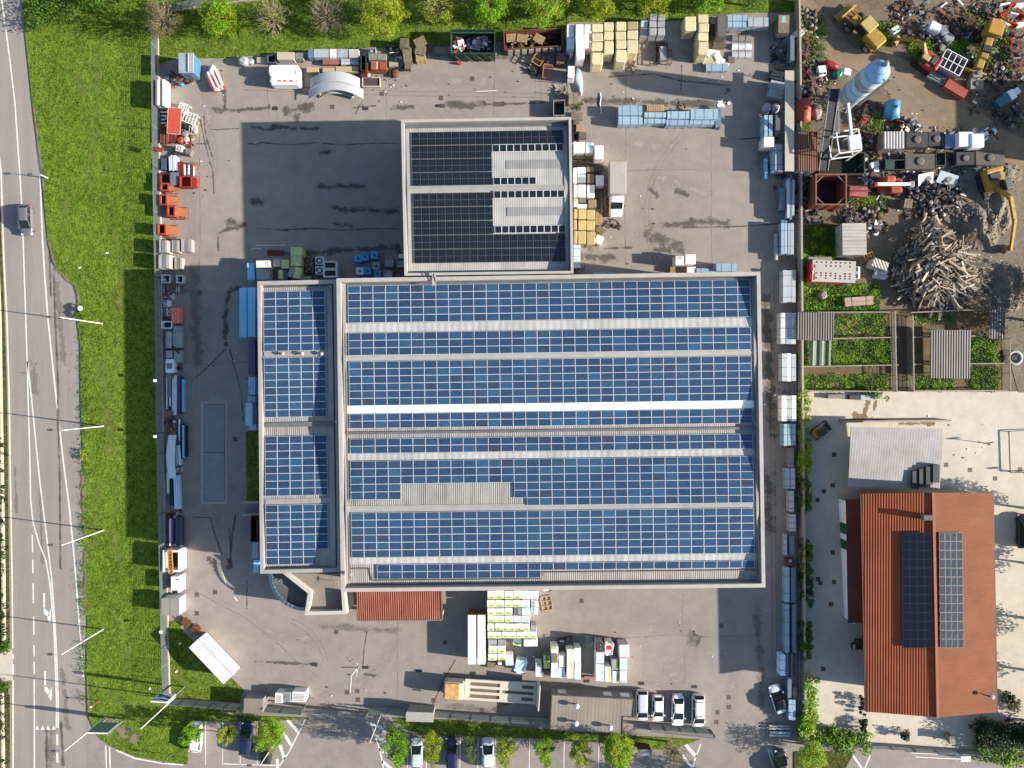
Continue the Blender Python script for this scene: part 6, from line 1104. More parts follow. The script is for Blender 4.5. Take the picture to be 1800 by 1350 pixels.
wrapped(1382, 982, 1397, 995, .9, rust_m, "rusty brown crate with dark scrap between wall packs", band=black_m, bside='n', bw=.5, r=.02); sheets(1379, 997, 1388, 1059, 1.2, blue_m, "long pale blue profile pack below the rusty crate, outer", layers=4); sheets(1390, 998, 1399, 1059, 1.2, blued_m, "long steel blue profile pack below the rusty crate, by the wall", layers=4); sheets(1379, 1062, 1388, 1148, 1.2, blue_m, "longest pale blue profile pack near the southeast corner, outer", layers=4, straps=4); sheets(1392, 1062, 1400, 1148, 1.2, blued_m, "longest steel blue profile pack near the southeast corner, by the wall", layers=4, straps=4)
wrapped(1389, 1061, 1394, 1072, .7, orange_m, "small orange and red tool box between long profile packs", r=.02, pal=False)
sheets(1371, 1151, 1381, 1188, 1.5, mat("bright_pale_blue", (.55, .7, .82), .4, .05), "short bright pale blue pack standing farthest off the east wall", layers=5); sheets(1382, 1149, 1398, 1189, 1.4, mat("dark_slate_pack", (.13, .14, .17), .5, .1), "dark slate ribbed pack beside the bright pale blue one", layers=5, cols=4, topm=black_m); sheets(1384, 1190, 1392, 1227, 1.3, blued_m, "speckled steel blue pack next to the white coupe's tail", layers=4); wrapped(1394, 1208, 1401, 1228, 1.0, mat("pebbled_bag", sun(196, 180, 150), .9, .4, 6), "pebbly beige sacks at the wall beside the speckled pack", wob=.05); sheets(1386, 1229, 1399, 1267, 1.3, blue_m, "last pale blue pack on the east wall near the gate", layers=4, cols=2)
for y, m, l in ((1276, mat("birch_white", sun(214, 210, 200), .7, .3, 4), "marbled white trough lying across the southeast gate corner"), (1288, silver_m, "shiny steel trough lying across the southeast gate corner")): pipes(1353, y, 1391, y + 9, .8, m, l, 2, 'x', rows=1)
wall_l = "from the warehouse wall"
for k, (x0, x1, nm) in enumerate(((822, 837.5, "outer"), (839, 853.5, "inner"))):
 t = sheets(x0, 1081, x1, 1168, 2.4, film_w, "%s of two very long white packs with brown ends" % nm, layers=6, straps=0, jit=.02); cx, cy, w, d = rect(x0, 1081, x1, 1168, 2.4)
 MB().box(-w / 2 + .05, d / 2, .15, w / 2 - .05, d / 2 + .05, 2.35).obj("card_end", brown_m, t)
 if k: MB().box(w / 2 - .35, -d / 2 + .1, 2.401, w / 2 - .05, -d / 2 + .7, 2.41).obj("blue_label", mat("sky_label", (.35, .55, .72), .5), t)
def packrow(xs, w, y0, y1, h, rown, spec):
 for i, x in enumerate(xs):
  k = spec[i] if i < len(spec) else 'l'; m = {'l': film_w, 't': film_w, 'g': film_g, 'p': film_w}[k]; bd = {'l': lime_m, 't': teal_m, 'g': None, 'p': None}[k]
  wrapped(x, y0, x + w, y1, h, m, "%s pack, %s from the long packs, %s row %s" % ({'l': "white lime banded", 't': "white teal printed", 'g': "grey topped", 'p': "plain white"}[k], ORD[i], rown, wall_l), group="white packs south of the warehouse", band=bd, bside='s', bw=.3, tiers=2, wob=.006, r=.05)
X5 = [856 + 15.2 * i for i in range(6)]; X7 = [857 + 12.5 * i for i in range(7)]
packrow(X5, 15, 1038, 1053, 2.4, "first", "lllltt"); packrow(X5[:5], 15, 1055, 1068, 2.4, "second", "llllt"); packrow(X5[:5], 15, 1069, 1081, 2.4, "third", "lllgt"); packrow(X5[:5], 15, 1082, 1094, 2.4, "fourth", "llltt"); packrow(X7[:6], 12.3, 1096, 1109, 2.3, "fifth", "llllll"); packrow(X7, 12.3, 1110, 1122, 2.3, "sixth", "lllllll"); packrow([858, 874], 15, 1124, 1134, 1.9, "seventh", "gg"); packrow([858, 874], 15, 1135, 1148, 2.0, "eighth", "ll"); packrow([858, 874], 15, 1149, 1161, 2.0, "ninth", "ll")
for y, l in ((1056, "white crate with an arched grey window, nearer the warehouse"), (1069, "white crate with an arched grey window, farther from the warehouse")): wrapped(933, y, 946, y + 12, 1.6, film_w, l, band=greysh_m, bside='w', bw=.5)
skip(904, 1070, 910, 1081, 2.45, greysh_m, "grey arched opening on the third pack row", ribs=0, z0=2.41, name="grey_lid", cat="lid", floor=.02, th=.03)
wrapped(933, 1099, 944, 1109, 1.7, film_g, "grey topped low pack at the end of the fifth row"); wrapped(902, 1124, 917, 1135, 1.2, film_w, "loose lime banded pack turned askew below the sixth row", band=lime_m, rot=-14); wrapped(920, 1124, 945, 1137, 1.8, film_p, "wide pinkish white pack under the sixth row's east end"); wrapped(888, 1151, 902, 1170, 1.8, film_w, "plain white pack beside the ninth row", band=teal_m, bw=.2); wrapped(875, 1161, 882, 1169, 1.0, film_w, "small white carton below the ninth row"); pallets(857, 1164, 871, 1175, 3, "pinkish brown pallet in front of the ninth pack row", wood_m)
t = wrapped(905, 1160, 924, 1180, 1.5, mat("pale_blue_sheeting", (.5, .66, .75), .4, .2, 2), "blue white plastic draped pack west of the lime and teal clusters", wob=.16, rot=-12); bag(911, 1181, .9, .6, .3, film_w, "white plastic corner trailing off the draped blue pack", "plastic_scrap", "plastic")
frame(952, 1048, 970, 1073, .15, woodn_m, "cream timber ladder frame lying on the asphalt", 1, 10, .16, False, "timber frame", "timber_skid", 0, 2); wrapped(955, 1034, 964, 1039, .6, film_w, "white scraps by the wall near the timber skid"); heap(966, 1037, .8, .4, .2, "small grey bits under the south eave", [greysh_m], 7, size=.4)
for (x0, y0, x1, y1, h, m, bd, bs, l) in ((941, 1165, 953, 1190, 1.8, film_w, lime_m, 'n', "white pack with a lime top corner, westmost in the first south cluster"), (954, 1151, 967, 1176, 2.2, mat("dull_green_top", sun(120, 138, 112), .6, .2), lime_m, 'e', "dull green topped pack with a lime edge"), (955, 1177, 967, 1190, 1.6, mat("taupe_top", sun(150, 138, 122), .7), None, 's', "taupe topped pack below the dull green one"), (968, 1137, 981, 1164, 2.4, film_w, lime_m, 'n', "tall white pack carrying a brown pallet, northern half"), (968, 1165, 981, 1192, 2.4, film_w, teal_m, 'e', "tall white pack with teal print, southern half"), (982, 1152, 994, 1173, 2.2, film_w, lime_m, 'e', "white pack with a lime stripe beside the pallet topped one"), (982, 1174, 994, 1193, 2.1, film_w, teal_m, 's', "white teal pack at the cluster's front middle"), (995.5, 1141, 1008, 1194, 2.4, film_w, lime_m, 'e', "long white pack with a full lime stripe down one side"), (1009, 1139, 1021, 1166, 2.3, mat("frosted_teal_film", (.62, .74, .74), .4), None, 's', "frosted teal pack at the first cluster's northeast"), (1009, 1166, 1021, 1195, 2.4, film_w, teal_m, 's', "white teal pack at the first cluster's southeast"), (1047, 1146, 1062, 1166, 2.4, film_w, teal_m, 'e', "tall white teal pack, middle piece in the second cluster's west column"), (1047, 1129, 1061, 1145, 2.4, film_g, None, 's', "white pack under the dark pallet in the second cluster"), (1047, 1167, 1062, 1198, 2.4, film_w, teal_m, 'e', "tall white teal pack, front piece in the second cluster's west column"), (1063, 1172, 1074, 1199, 2.1, film_w, lime_m, 'e', "white pack with a short lime mark beside the west column"), (1075, 1158, 1087, 1178, 2.1, film_g, lime_m, 'e', "grey white pack with a green sticker in the second cluster"), (1076, 1179, 1088, 1200, 2.1, film_w, lime_m, 'e', "white lime pack at the second cluster's front"), (1088, 1133, 1106, 1156, 2.4, mat("pink_wrap", (.72, .6, .64), .4, .12), None, 's', "pink wrapped pack, northeast of the second cluster"), (1089, 1157, 1103, 1178, 2.3, film_w, teal_m, 'e', "white pack below the pink wrapped one"), (1089, 1179, 1102, 1201, 2.3, film_w, teal_m, 's', "white teal pack at the second cluster's southeast corner")):
 wrapped(x0, y0, x1, y1, h, m, l, band=bd, bside=bs, bw=.26, tiers=2, wob=.012)
pallets(971, 1149, 981, 1164, 1, "brown pallet lying on top of a tall white pack", wood_m, 0, 2.42, 5); pallets(1049, 1130, 1061, 1145, 1, "dark grey pallet lying on the second cluster's north pack", mat("dark_pallet", sun(96, 88, 84), .8), 0, 2.42, 5, True)
t = wrapped(1063, 1130, 1079, 1153, 2.2, film_w, "red and white printed plastic sack pile in the second cluster", wob=.14, r=.3); MB().rbox(-.5, -.1, 2.14, .35, .5, 2.24, .05).obj("red_print", mat("red_print", (.55, .03, .07), .5), t)
for x, y, l in ((987, 1131, "black mesh trolley, western of two"), (1000, 1128, "black mesh trolley, eastern of two")):
 t = thing("mesh_trolley", l, "trolley", *P(x, y, 1), 0, 8); MB().box(-.5, -.45, .2, .5, .45, .28).obj("platform", black_m, t); MB().rbox(-.4, -.38, .3, .4, .38, .8, .08, wob=.05, rr=R).obj("load", mat("dark_grey_bags", (.12, .12, .13), .5, .5, 4), t)
 for s in (-.5, .5): m = MB(); m.bar((s, -.45, .28), (s, -.45, 1.2), .04).bar((s, .45, .28), (s, .45, 1.2), .04); m.bar((s, -.45, 1.18), (s, .45, 1.18), .04); m.obj("cage_side", black_m, t)
 for s in (-.4, .4): MB().tube([(s, -.4, .09), (s, -.34, .09)], .09, n=10).obj("castor", dark_m, t); MB().tube([(s, .34, .09), (s, .4, .09)], .09, n=10).obj("castor", dark_m, t)
pallets(1030, 1118, 1042, 1137, 2, "white slatted pallet in the second cluster's shadow", mat("white_wood", sun(214, 208, 200), .7), 4, slats=9); bag(1045, 1133, 1.0, .7, .5, film_g, "loose white film beside the white slatted pallet", "film_scrap", "plastic"); pipes(1025, 1189, 1047, 1194, .4, mat("red_white_beam", sun(206, 150, 150), .6, .3, 4), "pinkish white beam between the two clusters", 2, 'x', square=True, rows=1)
t = thing("flatbed_truck", "old cream flatbed truck with a rusty orange cab roof and raised tail ramp", "truck", *P(866, 1216, 1.5), 0, 176.2)
cr = mat("old_cream", sun(246, 238, 216, 1.5), .5, .08, 1, dirt=sun(196, 180, 150), dirt_amt=.5); cw = mat("cab_rust_roof", sun(240, 190, 116, 1.6), .6, .25, 1.2, dirt=sun(120, 60, 34), dirt_amt=.9)
MB().rbox(4.15, -1.22, .55, 7.0, 1.22, 2.2, .18).obj("cab", cr, t); MB().rbox(4.75, -1.12, 2.2, 6.85, 1.12, 2.42, .08).obj("cab_roof", cw, t); MB().hexa([(6.9, -1.05, 1.35), (6.9, 1.05, 1.35), (6.85, 1.0, 2.1), (6.85, -1.0, 2.1)], [(7.04, -1.05, 1.35), (7.04, 1.05, 1.35), (7.03, 1.0, 2.1), (7.03, -1.0, 2.1)]).obj("windshield", glass_m, t)
b = MB()
for y0, y1 in ((-1.5, -1.12), (-.62, -.22), (.22, .62), (1.12, 1.5)): b.box(-6.3, y0, 1.0, 4.05, y1, 1.3)
b.box(-6.3, -1.12, 1.0, -5.9, 1.12, 1.298); b.box(3.3, -1.12, 1.0, 4.04, 1.12, 1.298); b.box(-1.4, -1.12, 1.0, -1.0, 1.12, 1.298); b.obj("loading_bed", cr, t)
sl_ = MB(); [sl_.box(a, y0, .9, c_, y1, 1.16) for a, c_ in ((-5.9, -4.2), (-1.0, 3.3)) for y0, y1 in ((-1.12, -.62), (-.22, .22), (.62, 1.12))]; sl_.box(-4.2, -.22, .9, -1.4, .22, 1.16); sl_.obj("wheel_well_slats", mat("bed_slot_brown", sun(150, 128, 112), .8), t); q = MB(); [q.box(-4.2, y0, .9, -1.4, y1, 1.27) for y0, y1 in ((-1.12, -.62), (.62, 1.12))]; q.obj("deck_plate", cr, t)
MB().hexa([(-6.5, -1.9, .9), (-6.3, -1.9, .9), (-6.3, 1.7, .9), (-6.5, 1.7, .9)], [(-6.75, -1.9, 3.0), (-6.6, -1.9, 3.0), (-6.6, 1.7, 3.0), (-6.75, 1.7, 3.0)]).obj("tail_ramp", cr, t); MB().box(-6.2, -.45, .55, 4.2, .45, .88).obj("chassis", black_m, t)
for sx in (5.6, -2.6, -3.9):
 for sy in (1, -1): wheel(t, sx, sy * 1.05, .45, .28)
for sy in (1, -1): MB().rbox(6.6, sy * 1.4 - .12, 1.5, 6.75, sy * 1.4 + .12, 1.95, .04).obj("wing_mirror", black_m, t); MB().rbox(6.9, sy * .8 - .16, .75, 7.04, sy * .8 + .16, .95, .04).obj("headlight", lamp_m, t)
t = thing("site_office", "taupe flat roofed site office cabin beside the row of white cars", "office", 0, 0, 0); RP = [(970, 1221), (1116, 1229), (1113, 1259.5), (1095, 1259.5), (1094, 1290.7), (967, 1282.7)]; zo = 2.9
pr = [P(x, y, zo) for x, y in RP]; cxo = sum(p[0] for p in pr) / 6; cyo = sum(p[1] for p in pr) / 6
MB().prism([(cxo + (x - cxo) * .985, cyo + (y - cyo) * .97) for x, y in pr], 0, zo - .16).obj("wall", mat("office_wall", sun(170, 168, 162), .7), t); MB().prism(pr, zo - .158, zo).obj("roof", corrugated("taupe_roof", sun(176, 167, 152), .52, -3, .12, stripe=.14, dirt=sun(140, 130, 118), dirt_amt=.4), t)
m = MB(); [m.bar((*pr[i], zo + .03), (*pr[(i + 1) % 6], zo + .03), .12, .1) for i in range(6)]; m.obj("roof_edge_trim", mat("dark_trim", (.08, .075, .07), .5), t)
a, b = Vector((*pr[0], 0)), Vector((*pr[1], 0)); a, b = a.lerp(b, .01), b.lerp(a, .01)
for f0, f1 in ((.07, .17), (.64, .74), (.85, .96)): p, q = a.lerp(b, f0), a.lerp(b, f1); MB().bar(p + Vector((0, -.1, 1.5)), q + Vector((0, -.1, 1.5)), .12, 1.2).obj("window", white_m, t)
for x, y, l in ((1014, 1242, "round white vent cap on the office roof nearest the flatbed's ramp"), (1012.5, 1272.5, "round white vent cap by the office roof's street corner"), (1073, 1280, "round white vent cap nearest the cut out corner")):
 p = V(x, y, zo + .8); v = thing("roof_cowl", l, "vent", p.x, p.y, zo); MB().cyl(0, 0, 0, .55, .12).obj("stub", galv_m, v); MB().lathe([(.08, .5), (.3, .55), (.36, .72), (.3, .92), (.1, 1.0)], n=18).obj("cowl", white_m, v)
t = cabin(714, 1252, 762, 1269, 2.6, mat("kiosk_wall", sun(186, 186, 184), .6), mat("kiosk_roof", sun(196, 194, 192), .6, .06), "grey gate kiosk with a plain roof on the south fence", -2, "gate_kiosk", "kiosk"); t = cabin(428.5, 1228, 462, 1254, 2.3, greysh_m, mat("taupe_flat", sun(172, 162, 148), .7, .06), "small taupe roofed meter hut at the lawn's corner", -2, "meter_hut", "hut")
for x0, x1, y0, l in ((483, 497, 1218, "white cabinet with a grille top nearest the meter hut"), (498, 512, 1217, "greenish middle cabinet of the three by the meter hut"), (513, 537, 1216, "widest white cabinet with a grille top, farthest from the meter hut")):
 t = wrapped(x0, y0, x1, y0 + 18, 1.6, mat("greenish_white", sun(190, 204, 202), .5) if x0 == 498 else white_m, l, "cabinet", "ventilation_unit", pal=False, r=.04, rot=-3); cx, cy, w, d = rect(x0, y0, x1, y0 + 18, 1.6)
 g = MB(); [g.box(-w / 2 + .2, -d / 2 + .2 + k * .2, 1.6, w / 2 - .2, -d / 2 + .28 + k * .2, 1.64) for k in range(int((d - .4) / .2))]; g.obj("grille_slats", greysh_m, t)
t = cabin(1122, 1318, 1147, 1329, 2.2, mat("brick_red_wall", sun(120, 80, 66), .9, .2, 4), mat("slate_roof", sun(156, 164, 172), .6, .08), "small slate roofed brick kiosk between trees in the car park", -4, "brick_kiosk", "kiosk", over=.15)
def mach(name, label, px, py, rot, cat="machine", z=1.0): p = P(px, py, z); return thing(name, label, cat, p[0], p[1], -.02, rot)
cabglass = mat("cab_dark_glass", (.03, .035, .03), .15)
t = mach("wheel_loader", "yellow wheel loader with a raised bucket by the dirt track", 1519, 48, 132, "wheel loader", 1.6)
MB().rbox(-3.6, -1.0, .9, -.9, 1.0, 2.1, .25).obj("engine_hood", yellow_m, t); MB().rbox(-1.0, -.75, .9, .9, .75, 2.7, .1).obj("cab", cabglass, t); MB().rbox(-1.2, -.95, 2.72, .75, .95, 2.9, .1).obj("cab_roof", mat("pale_yellow_roof", sun(232, 206, 122), .5, .1), t)
MB().rbox(.8, -.55, .7, 2.2, .55, 1.5, .1).obj("front_frame", yellow_m, t)
for s in (-1, 1): MB().bar((1.2, s * .55, 1.5), (3.0, s * .6, 1.1), .22, .3).obj("lift_arm", yellow_m, t); MB().rbox(-3.3, s * 1.15 - .3, 1.35, -1.9, s * 1.15 + .3, 1.5, .08).obj("mudguard", yellow_m, t)
m = MB(); m.profile([(3.0, .5), (3.1, 1.5), (3.3, 1.55), (3.35, .75), (4.2, .42), (4.2, .3), (3.1, .3)], 'y', -1.4, 1.4); m.v = [(y if 0 else x, y, z) for x, y, z in m.v]; m.obj("bucket", mat("bucket_yellow", sun(190, 150, 60), .6, .3, 3), t)
for sx in (1.4, -2.5):
 for sy in (1, -1): wheel(t, sx, sy * 1.15, .75, .6)
def excavator(label, px, py, rot, body, roof, reach, cat="excavator", sc_=1.0, boomm=None, swing=0):
 t = mach("excavator", label, px, py, rot, cat, 1.4); k = sc_; boomm = boomm or yellow_m
 for s in (-1, 1):
  pr = [(-1.7, .45), (-1.5, .05), (1.5, .05), (1.7, .45), (1.4, .8), (-1.4, .8)]; m = MB(); m.profile([(u * k, z * k) for u, z in pr], 'y', (s * 1.05 - .28) * k, (s * 1.05 + .28) * k); m.obj("track", dark_m, t)
 MB().rbox(-1.7 * k, -1.2 * k, .95 * k, .9 * k, 1.2 * k, 1.7 * k, .2).obj("body", body, t); MB().rbox(-1.9 * k, -1.15 * k, 1.0 * k, -1.2 * k, 1.15 * k, 2.0 * k, .25).obj("counterweight", body, t)
 MB().rbox(.0, .25 * k, 1.0 * k, 1.4 * k, 1.15 * k, 2.6 * k, .12).obj("cab", cabglass, t); MB().rbox(.05, .25 * k, 2.6 * k, 1.3 * k, 1.15 * k, 2.72 * k, .1).obj("cab_roof", roof, t); MB().rbox(-1.2 * k, -.8 * k, 1.7 * k, -.3 * k, .6 * k, 1.95 * k, .1).obj("engine_cover", mat("engine_black", (.04, .04, .04), .6), t)
 a, b, c, d = [Vector(p) * k for p in ((.7, -.2, 1.6), (2.4, -.2, 3.4), (reach * .62, -.2, 3.0), (reach, -.2, 1.0))]
 MB().bar(a, b, .4 * k, .45 * k).obj("boom", boomm, t); MB().bar(b, c, .38 * k, .42 * k).obj("boom", boomm, t); MB().bar(c + Vector((-.3, 0, .2)), d, .3 * k, .34 * k).obj("stick", boomm, t); MB().tube([a + Vector((.2, .3, .3)), b.lerp(a, .35) + Vector((0, .3, .2))], .09 * k).obj("cylinder", galv_m, t)
 m = MB(); m.profile([((reach - .4) * k, .9 * k), ((reach + .15) * k, 1.1 * k), ((reach + .3) * k, .5 * k), (reach * k, .05 * k), ((reach - .7) * k, .2 * k)], 'y', -.8 * k, .4 * k); m.obj("bucket", mat("worn_bucket", sun(176, 140, 110), .7, .3, 3), t); return t
excavator("small red and yellow excavator parked beside a metal cage", 1632, 104, 146, mat("excavator_red", sun(204, 72, 66), .5, .15), mat("cream_cab_roof", sun(220, 190, 120), .5), 5.6, sc_=.95)
excavator("large yellow excavator reaching down to a pinkish bucket", 1748, 322, -74, yellow_m, mat("grey_cab_roof", sun(120, 124, 118), .5), 8.6, sc_=1.15)
t = mach("telehandler", "orange telehandler with a white boom near the rusty hopper", 1568, 325, 0, "telehandler", 1.5)
MB().rbox(-1.7, -1.05, .6, 1.7, 1.05, 1.3, .2).obj("body", orange_m, t); MB().rbox(-1.3, .2, 1.3, .2, 1.2, 2.3, .3).obj("cab", mat("orange_hood", sun(226, 104, 60), .5), t); MB().rbox(-.3, -1.2, 1.2, 1.2, -.3, 1.9, .12).obj("engine_cover", orange_m, t); MB().bar((-2.4, -.05, 2.0), (2.3, -.05, 2.0), .42).obj("boom", white_m, t); MB().rbox(-2.9, -.4, 1.7, -2.2, .25, 2.2, .15).obj("boom_foot", red_m, t); MB().rbox(2.2, -.5, 1.5, 2.9, .4, 2.2, .1).obj("carriage", galv_m, t)
for sx in (-1.2, 1.2):
 for sy in (1, -1): wheel(t, sx, sy * 1.05, .5, .4)
t = mach("road_grader", "long yellow grader standing between junk rows near the red barriers", 1735, 78, 72, "grader", 1.5)
MB().rbox(1.0, -1.0, .9, 3.0, 1.0, 2.6, .2).obj("cab", yellow_m, t); MB().rbox(.9, -1.05, 2.62, 3.1, 1.05, 2.8, .12).obj("cab_roof", mat("amber_roof", sun(224, 166, 66), .5, .08), t); MB().rbox(-2.2, -.6, 1.0, 1.0, .6, 1.9, .2).obj("engine_hood", yellow_m, t); MB().rbox(-1.4, -.75, 1.9, -.4, .75, 2.15, .12).obj("exhaust_box", dark_m, t); MB().rbox(-3.6, -.55, .8, -2.2, .55, 1.6, .15).obj("front_frame", yellow_m, t); MB().box(-3.9, -1.6, .2, -3.6, 1.6, .9).obj("blade", yellow_m, t)
for sx in (-2.6, 1.1, 2.4):
 for sy in (1, -1): wheel(t, sx, sy * 1.1, .6, .4)
bx, by = P(1473, 186); t = thing("cement_silo", "tall pale blue cement silo with darker bands on a steel stand", "silo", bx, by, 0); r = 1.55
sil = mat("silo_blue", sun(186, 212, 234, 1.4), .4, .1, .5, dirt=sun(206, 216, 222), dirt_amt=.5)
MB().lathe([(.3, 1.9), (r, 3.6), (r, 11.0)], n=28).obj("shell", sil, t); MB().lathe([(r, 11.001), (r * .97, 11.5), (r * .75, 12.1), (r * .4, 12.4), (.05, 12.5)], n=28).obj("dome", mat("silo_dome_blue", sun(146, 194, 236, 1.5), .4, .12, .8), t)
MB().lathe([(r + .012, 8.2), (r + .012, 9.4)], n=28).obj("pale_band", mat("silo_pale_band", sun(202, 212, 218), .5), t)
for z in (5.2, 6.8, 8.2, 9.4): MB().lathe([(r + .03, z), (r + .03, z + .12)], n=28).obj("hoop", blued_m, t)
for a in range(4): c, s = math.cos(a * 1.571 + .78) * 1.35, math.sin(a * 1.571 + .78) * 1.35; MB().bar((c * 1.1, s * 1.1, 0), (c, s, 4.2), .16).obj("leg", white_m, t)
for a in range(4): p, q = [(math.cos(b * 1.571 + .78) * 1.42, math.sin(b * 1.571 + .78) * 1.42) for b in (a, a + 1)]; MB().bar((*p, .4), (*q, 2.6), .08).obj("brace", white_m, t)
MB().bar((1.2, -1.35, 3.6), (1.2, -1.35, 12.2), .1, .4).obj("ladder", galv_m, t); m = MB(); m.tube([(.95 * math.cos(a), .95 * math.sin(a), 12.45) for a in [k * .524 for k in range(13)]], .03, n=4); m.obj("guard_ring", galv_m, t); MB().lathe([(.35, 12.3), (.35, 12.9), (.2, 13.0)], x=.3, y=.4, n=12).obj("filter_cap", galv_m, t)
a, b = V(1467, 156, 5.0), V(1447, 300, 1.2); t = thing("belt_conveyor", "long inclined black belt conveyor beside the silo", "conveyor", a.x, a.y, 0); o = Vector((a.x, a.y, 0)); a -= o; b -= o; MB().bar(a, b, 1.1, .12).obj("belt", mat("black_belt", (.02, .022, .03), .6), t); n = (b - a).normalized().cross(Vector((0, 0, 1))).normalized() * .65
for s in (-1, 1): MB().bar(a + n * s, b + n * s, .12, .3).obj("side_rail", galv_m, t)
for f in (.1, .45): p = a.lerp(b, f); [MB().bar(p + n * s, Vector((p.x, p.y, 0)) + n * s * 1.5, .1).obj("leg", galv_m, t) for s in (-1, 1)]
t = mach("batching_tower", "white steel batching tower with an open frame platform south of the silo", 1487, 252, 8, "tower", 4);
for sx in (-1.6, 1.6):
 for sy in (-1.5, 1.5): MB().bar((sx, sy, 0), (sx * .95, sy * .95, 5), .16).obj("leg", white_m, t)
for z in (2.4, 4.9): [MB().bar((p[0], p[1], z), (p[2], p[3], z), .14).obj("platform_beam", white_m, t) for p in ((-1.55, -1.5, 1.55, -1.5), (-1.55, 1.5, 1.55, 1.5), (-1.55, -1.5, -1.55, 1.5), (1.55, -1.5, 1.55, 1.5))]
MB().box(-.2, -1.3, 4.98, 1.4, .6, 5.5).obj("hopper", shade_w, t); MB().bar((.3, .6, 5.2), (-.5, 4.6, 7.0), .35).obj("screw_feeder", silver_m, t); MB().bar((-1.2, 1.2, 4.9), (-1.5, 5.0, 6.5), .14).obj("tie_bar", white_m, t)
skip(1440, 268, 1520, 306, 1.2, mat("dark_mould", (.05, .055, .04), .9), "dark mossy concrete basin under the batching tower", ribs=0, name="concrete_basin", cat="basin", inside=mat("black_pit", (.012, .016, .01), 1))
def ctank(px, py, L, r, rot, m, label):
 t = mach("storage_tank", label, px, py, rot, "tank", r); MB().lathe([(.1, -L / 2 - .25), (r * .7, -L / 2 - .15), (r, -L / 2 + .1), (r, L / 2 - .1), (r * .7, L / 2 + .15), (.1, L / 2 + .25)], n=20).xform(Matrix.Translation((0, 0, r + .15)) @ Matrix.Rotation(math.pi / 2, 4, 'Y')).obj("shell", m, t); MB().cyl(0, 0, r * 2, r * 2 + .3, .22).obj("hatch", dark_m, t)
 for s in (-.3, .3): MB().box(s * L - .12, -r * .8, 0, s * L + .12, r * .8, r * .6).obj("saddle", galv_m, t)
ctank(1412, 196, 2.9, 1.0, 88, mat("rust_orange_tank", sun(206, 96, 66), .6, .2, 1.5, dirt=sun(150, 74, 54), dirt_amt=.5), "rusty orange cylinder tank by the boundary wall"); ctank(1567, 193, 2.2, 1.05, 86, mat("cyan_tank", sun(96, 176, 224), .4, .12, 2), "bright cyan plastic tank on the weedy strip beside the silo")
cabin(1402, 232, 1437, 300, 2.6, galv_m, corrugated("rust_stripe_roof", sun(132, 88, 70), .32, 0, .8, dirt=sun(70, 56, 50), dirt_amt=.7, stripe=.3), "long rusty corrugated roof shed beside the boundary wall", name="rusty_shed", cat="shed")
t = skip(1434, 306, 1488, 360, 3.2, mat("rust_container", sun(170, 100, 72), .8, .3, 1.5, dirt=sun(96, 62, 50), dirt_amt=.6), "huge square rusty open hopper with corner braces", inside=mat("hopper_dark", (.03, .02, .018), .9), ribs=3, name="rusty_hopper", cat="hopper", th=.14)
for sx in (-1, 1):
 for sy in (-1, 1): MB().bar((sx * 2.0, sy * 1.0, 3.0), (sx * 1.0, sy * 2.0, 3.0), .1).obj("corner_brace", galv_m, t)
t = cabin(1553, 231, 1591, 261, 2.4, mat("container_grey", sun(150, 140, 130), .7), corrugated("light_ribbed_roof", sun(196, 194, 196), .42, 0, .9, stripe=.2), "grey ribbed roof container in the middle of the plant yard", name="small_container", cat="container")
t = mach("feed_bin", "pinkish rusty feed hopper lying beside the huge rusty one", 1508, 337, 0, "hopper", 1); MB().hexa([(-.9, -.7, 0), (.9, -.8, 0), (.9, .8, 0), (-.9, .7, 0)], [(-1.3, -.6, 1.2), (1.3, -.85, 1.3), (1.2, .9, 1.5), (-1.2, .7, 1.2)]).obj("shell", mat("pink_rust", sun(206, 116, 106), .7, .2, 2), t); MB().bar((-1.2, 0, 1.4), (1.2, 0, 1.5), .12).obj("top_bar", redd_m, t)
def slab(x0, y0, x1, y1, h, m, label, hole=True, rot=0):
 cx, cy, w, d = rect(x0, y0, x1, y1, h); t = thing("concrete_chamber", label, "concrete block", cx, cy, 0, rot); MB().rbox(-w / 2, -d / 2, 0, w / 2, d / 2, h, .05).obj("chamber", m, t)
 if hole: rr = min(w, d) * .26; MB().lathe([(rr * .8, h - .02), (rr, h), (rr, h + .14), (rr * .72, h + .15)], n=20).obj("round_cover", mat("cover_grey", sun(120, 118, 112), .8, .2), t)
dkc = mat("dark_concrete", sun(84, 84, 84), .9, .2, 1.2, dirt=sun(52, 56, 52), dirt_amt=.6)
for a, h, m, l in (((1593, 233, 1631, 258), 1.3, dkc, "dark concrete chamber right beside the ribbed container"), ((1632, 232, 1660, 256), 1.0, dkc, "greyer concrete chamber behind the white truck"), ((1591, 270, 1643, 297), 1.1, mat("mid_concrete", sun(116, 114, 108), .9, .2), "longest mossy concrete chamber next to the green box"), ((1681, 267, 1713, 289), 1.2, dkc, "darkest concrete chamber in the southern line"), ((1715, 265, 1766, 290), 1.0, mat("mid_concrete", sun(116, 114, 108), .9, .2), "concrete chamber at the southern line's outer end"), ((1711, 122, 1727, 135), .9, conc_m, "pale concrete cube with a round hole, northern of two"), ((1706, 139, 1729, 156), .9, conc_m, "pale concrete cube with a round hole, southern of two")): slab(*a, h, m, l)
skip(1645, 268, 1662, 291, 1.0, dkc, "open dark concrete trough between two chambers", inside=black_m, ribs=0, name="open_trough", cat="trough"); skip(1556, 281, 1590, 298, 1.0, black_m, "black open box with a green lid half", inside=black_m, ribs=0, name="open_box", cat="box"); MB
t = wrapped(1556, 281, 1573, 298, 1.25, green_m, "flat dark green lid lying on the black box", "lid", "green_lid", pal=False, z0=1.05, r=.04)
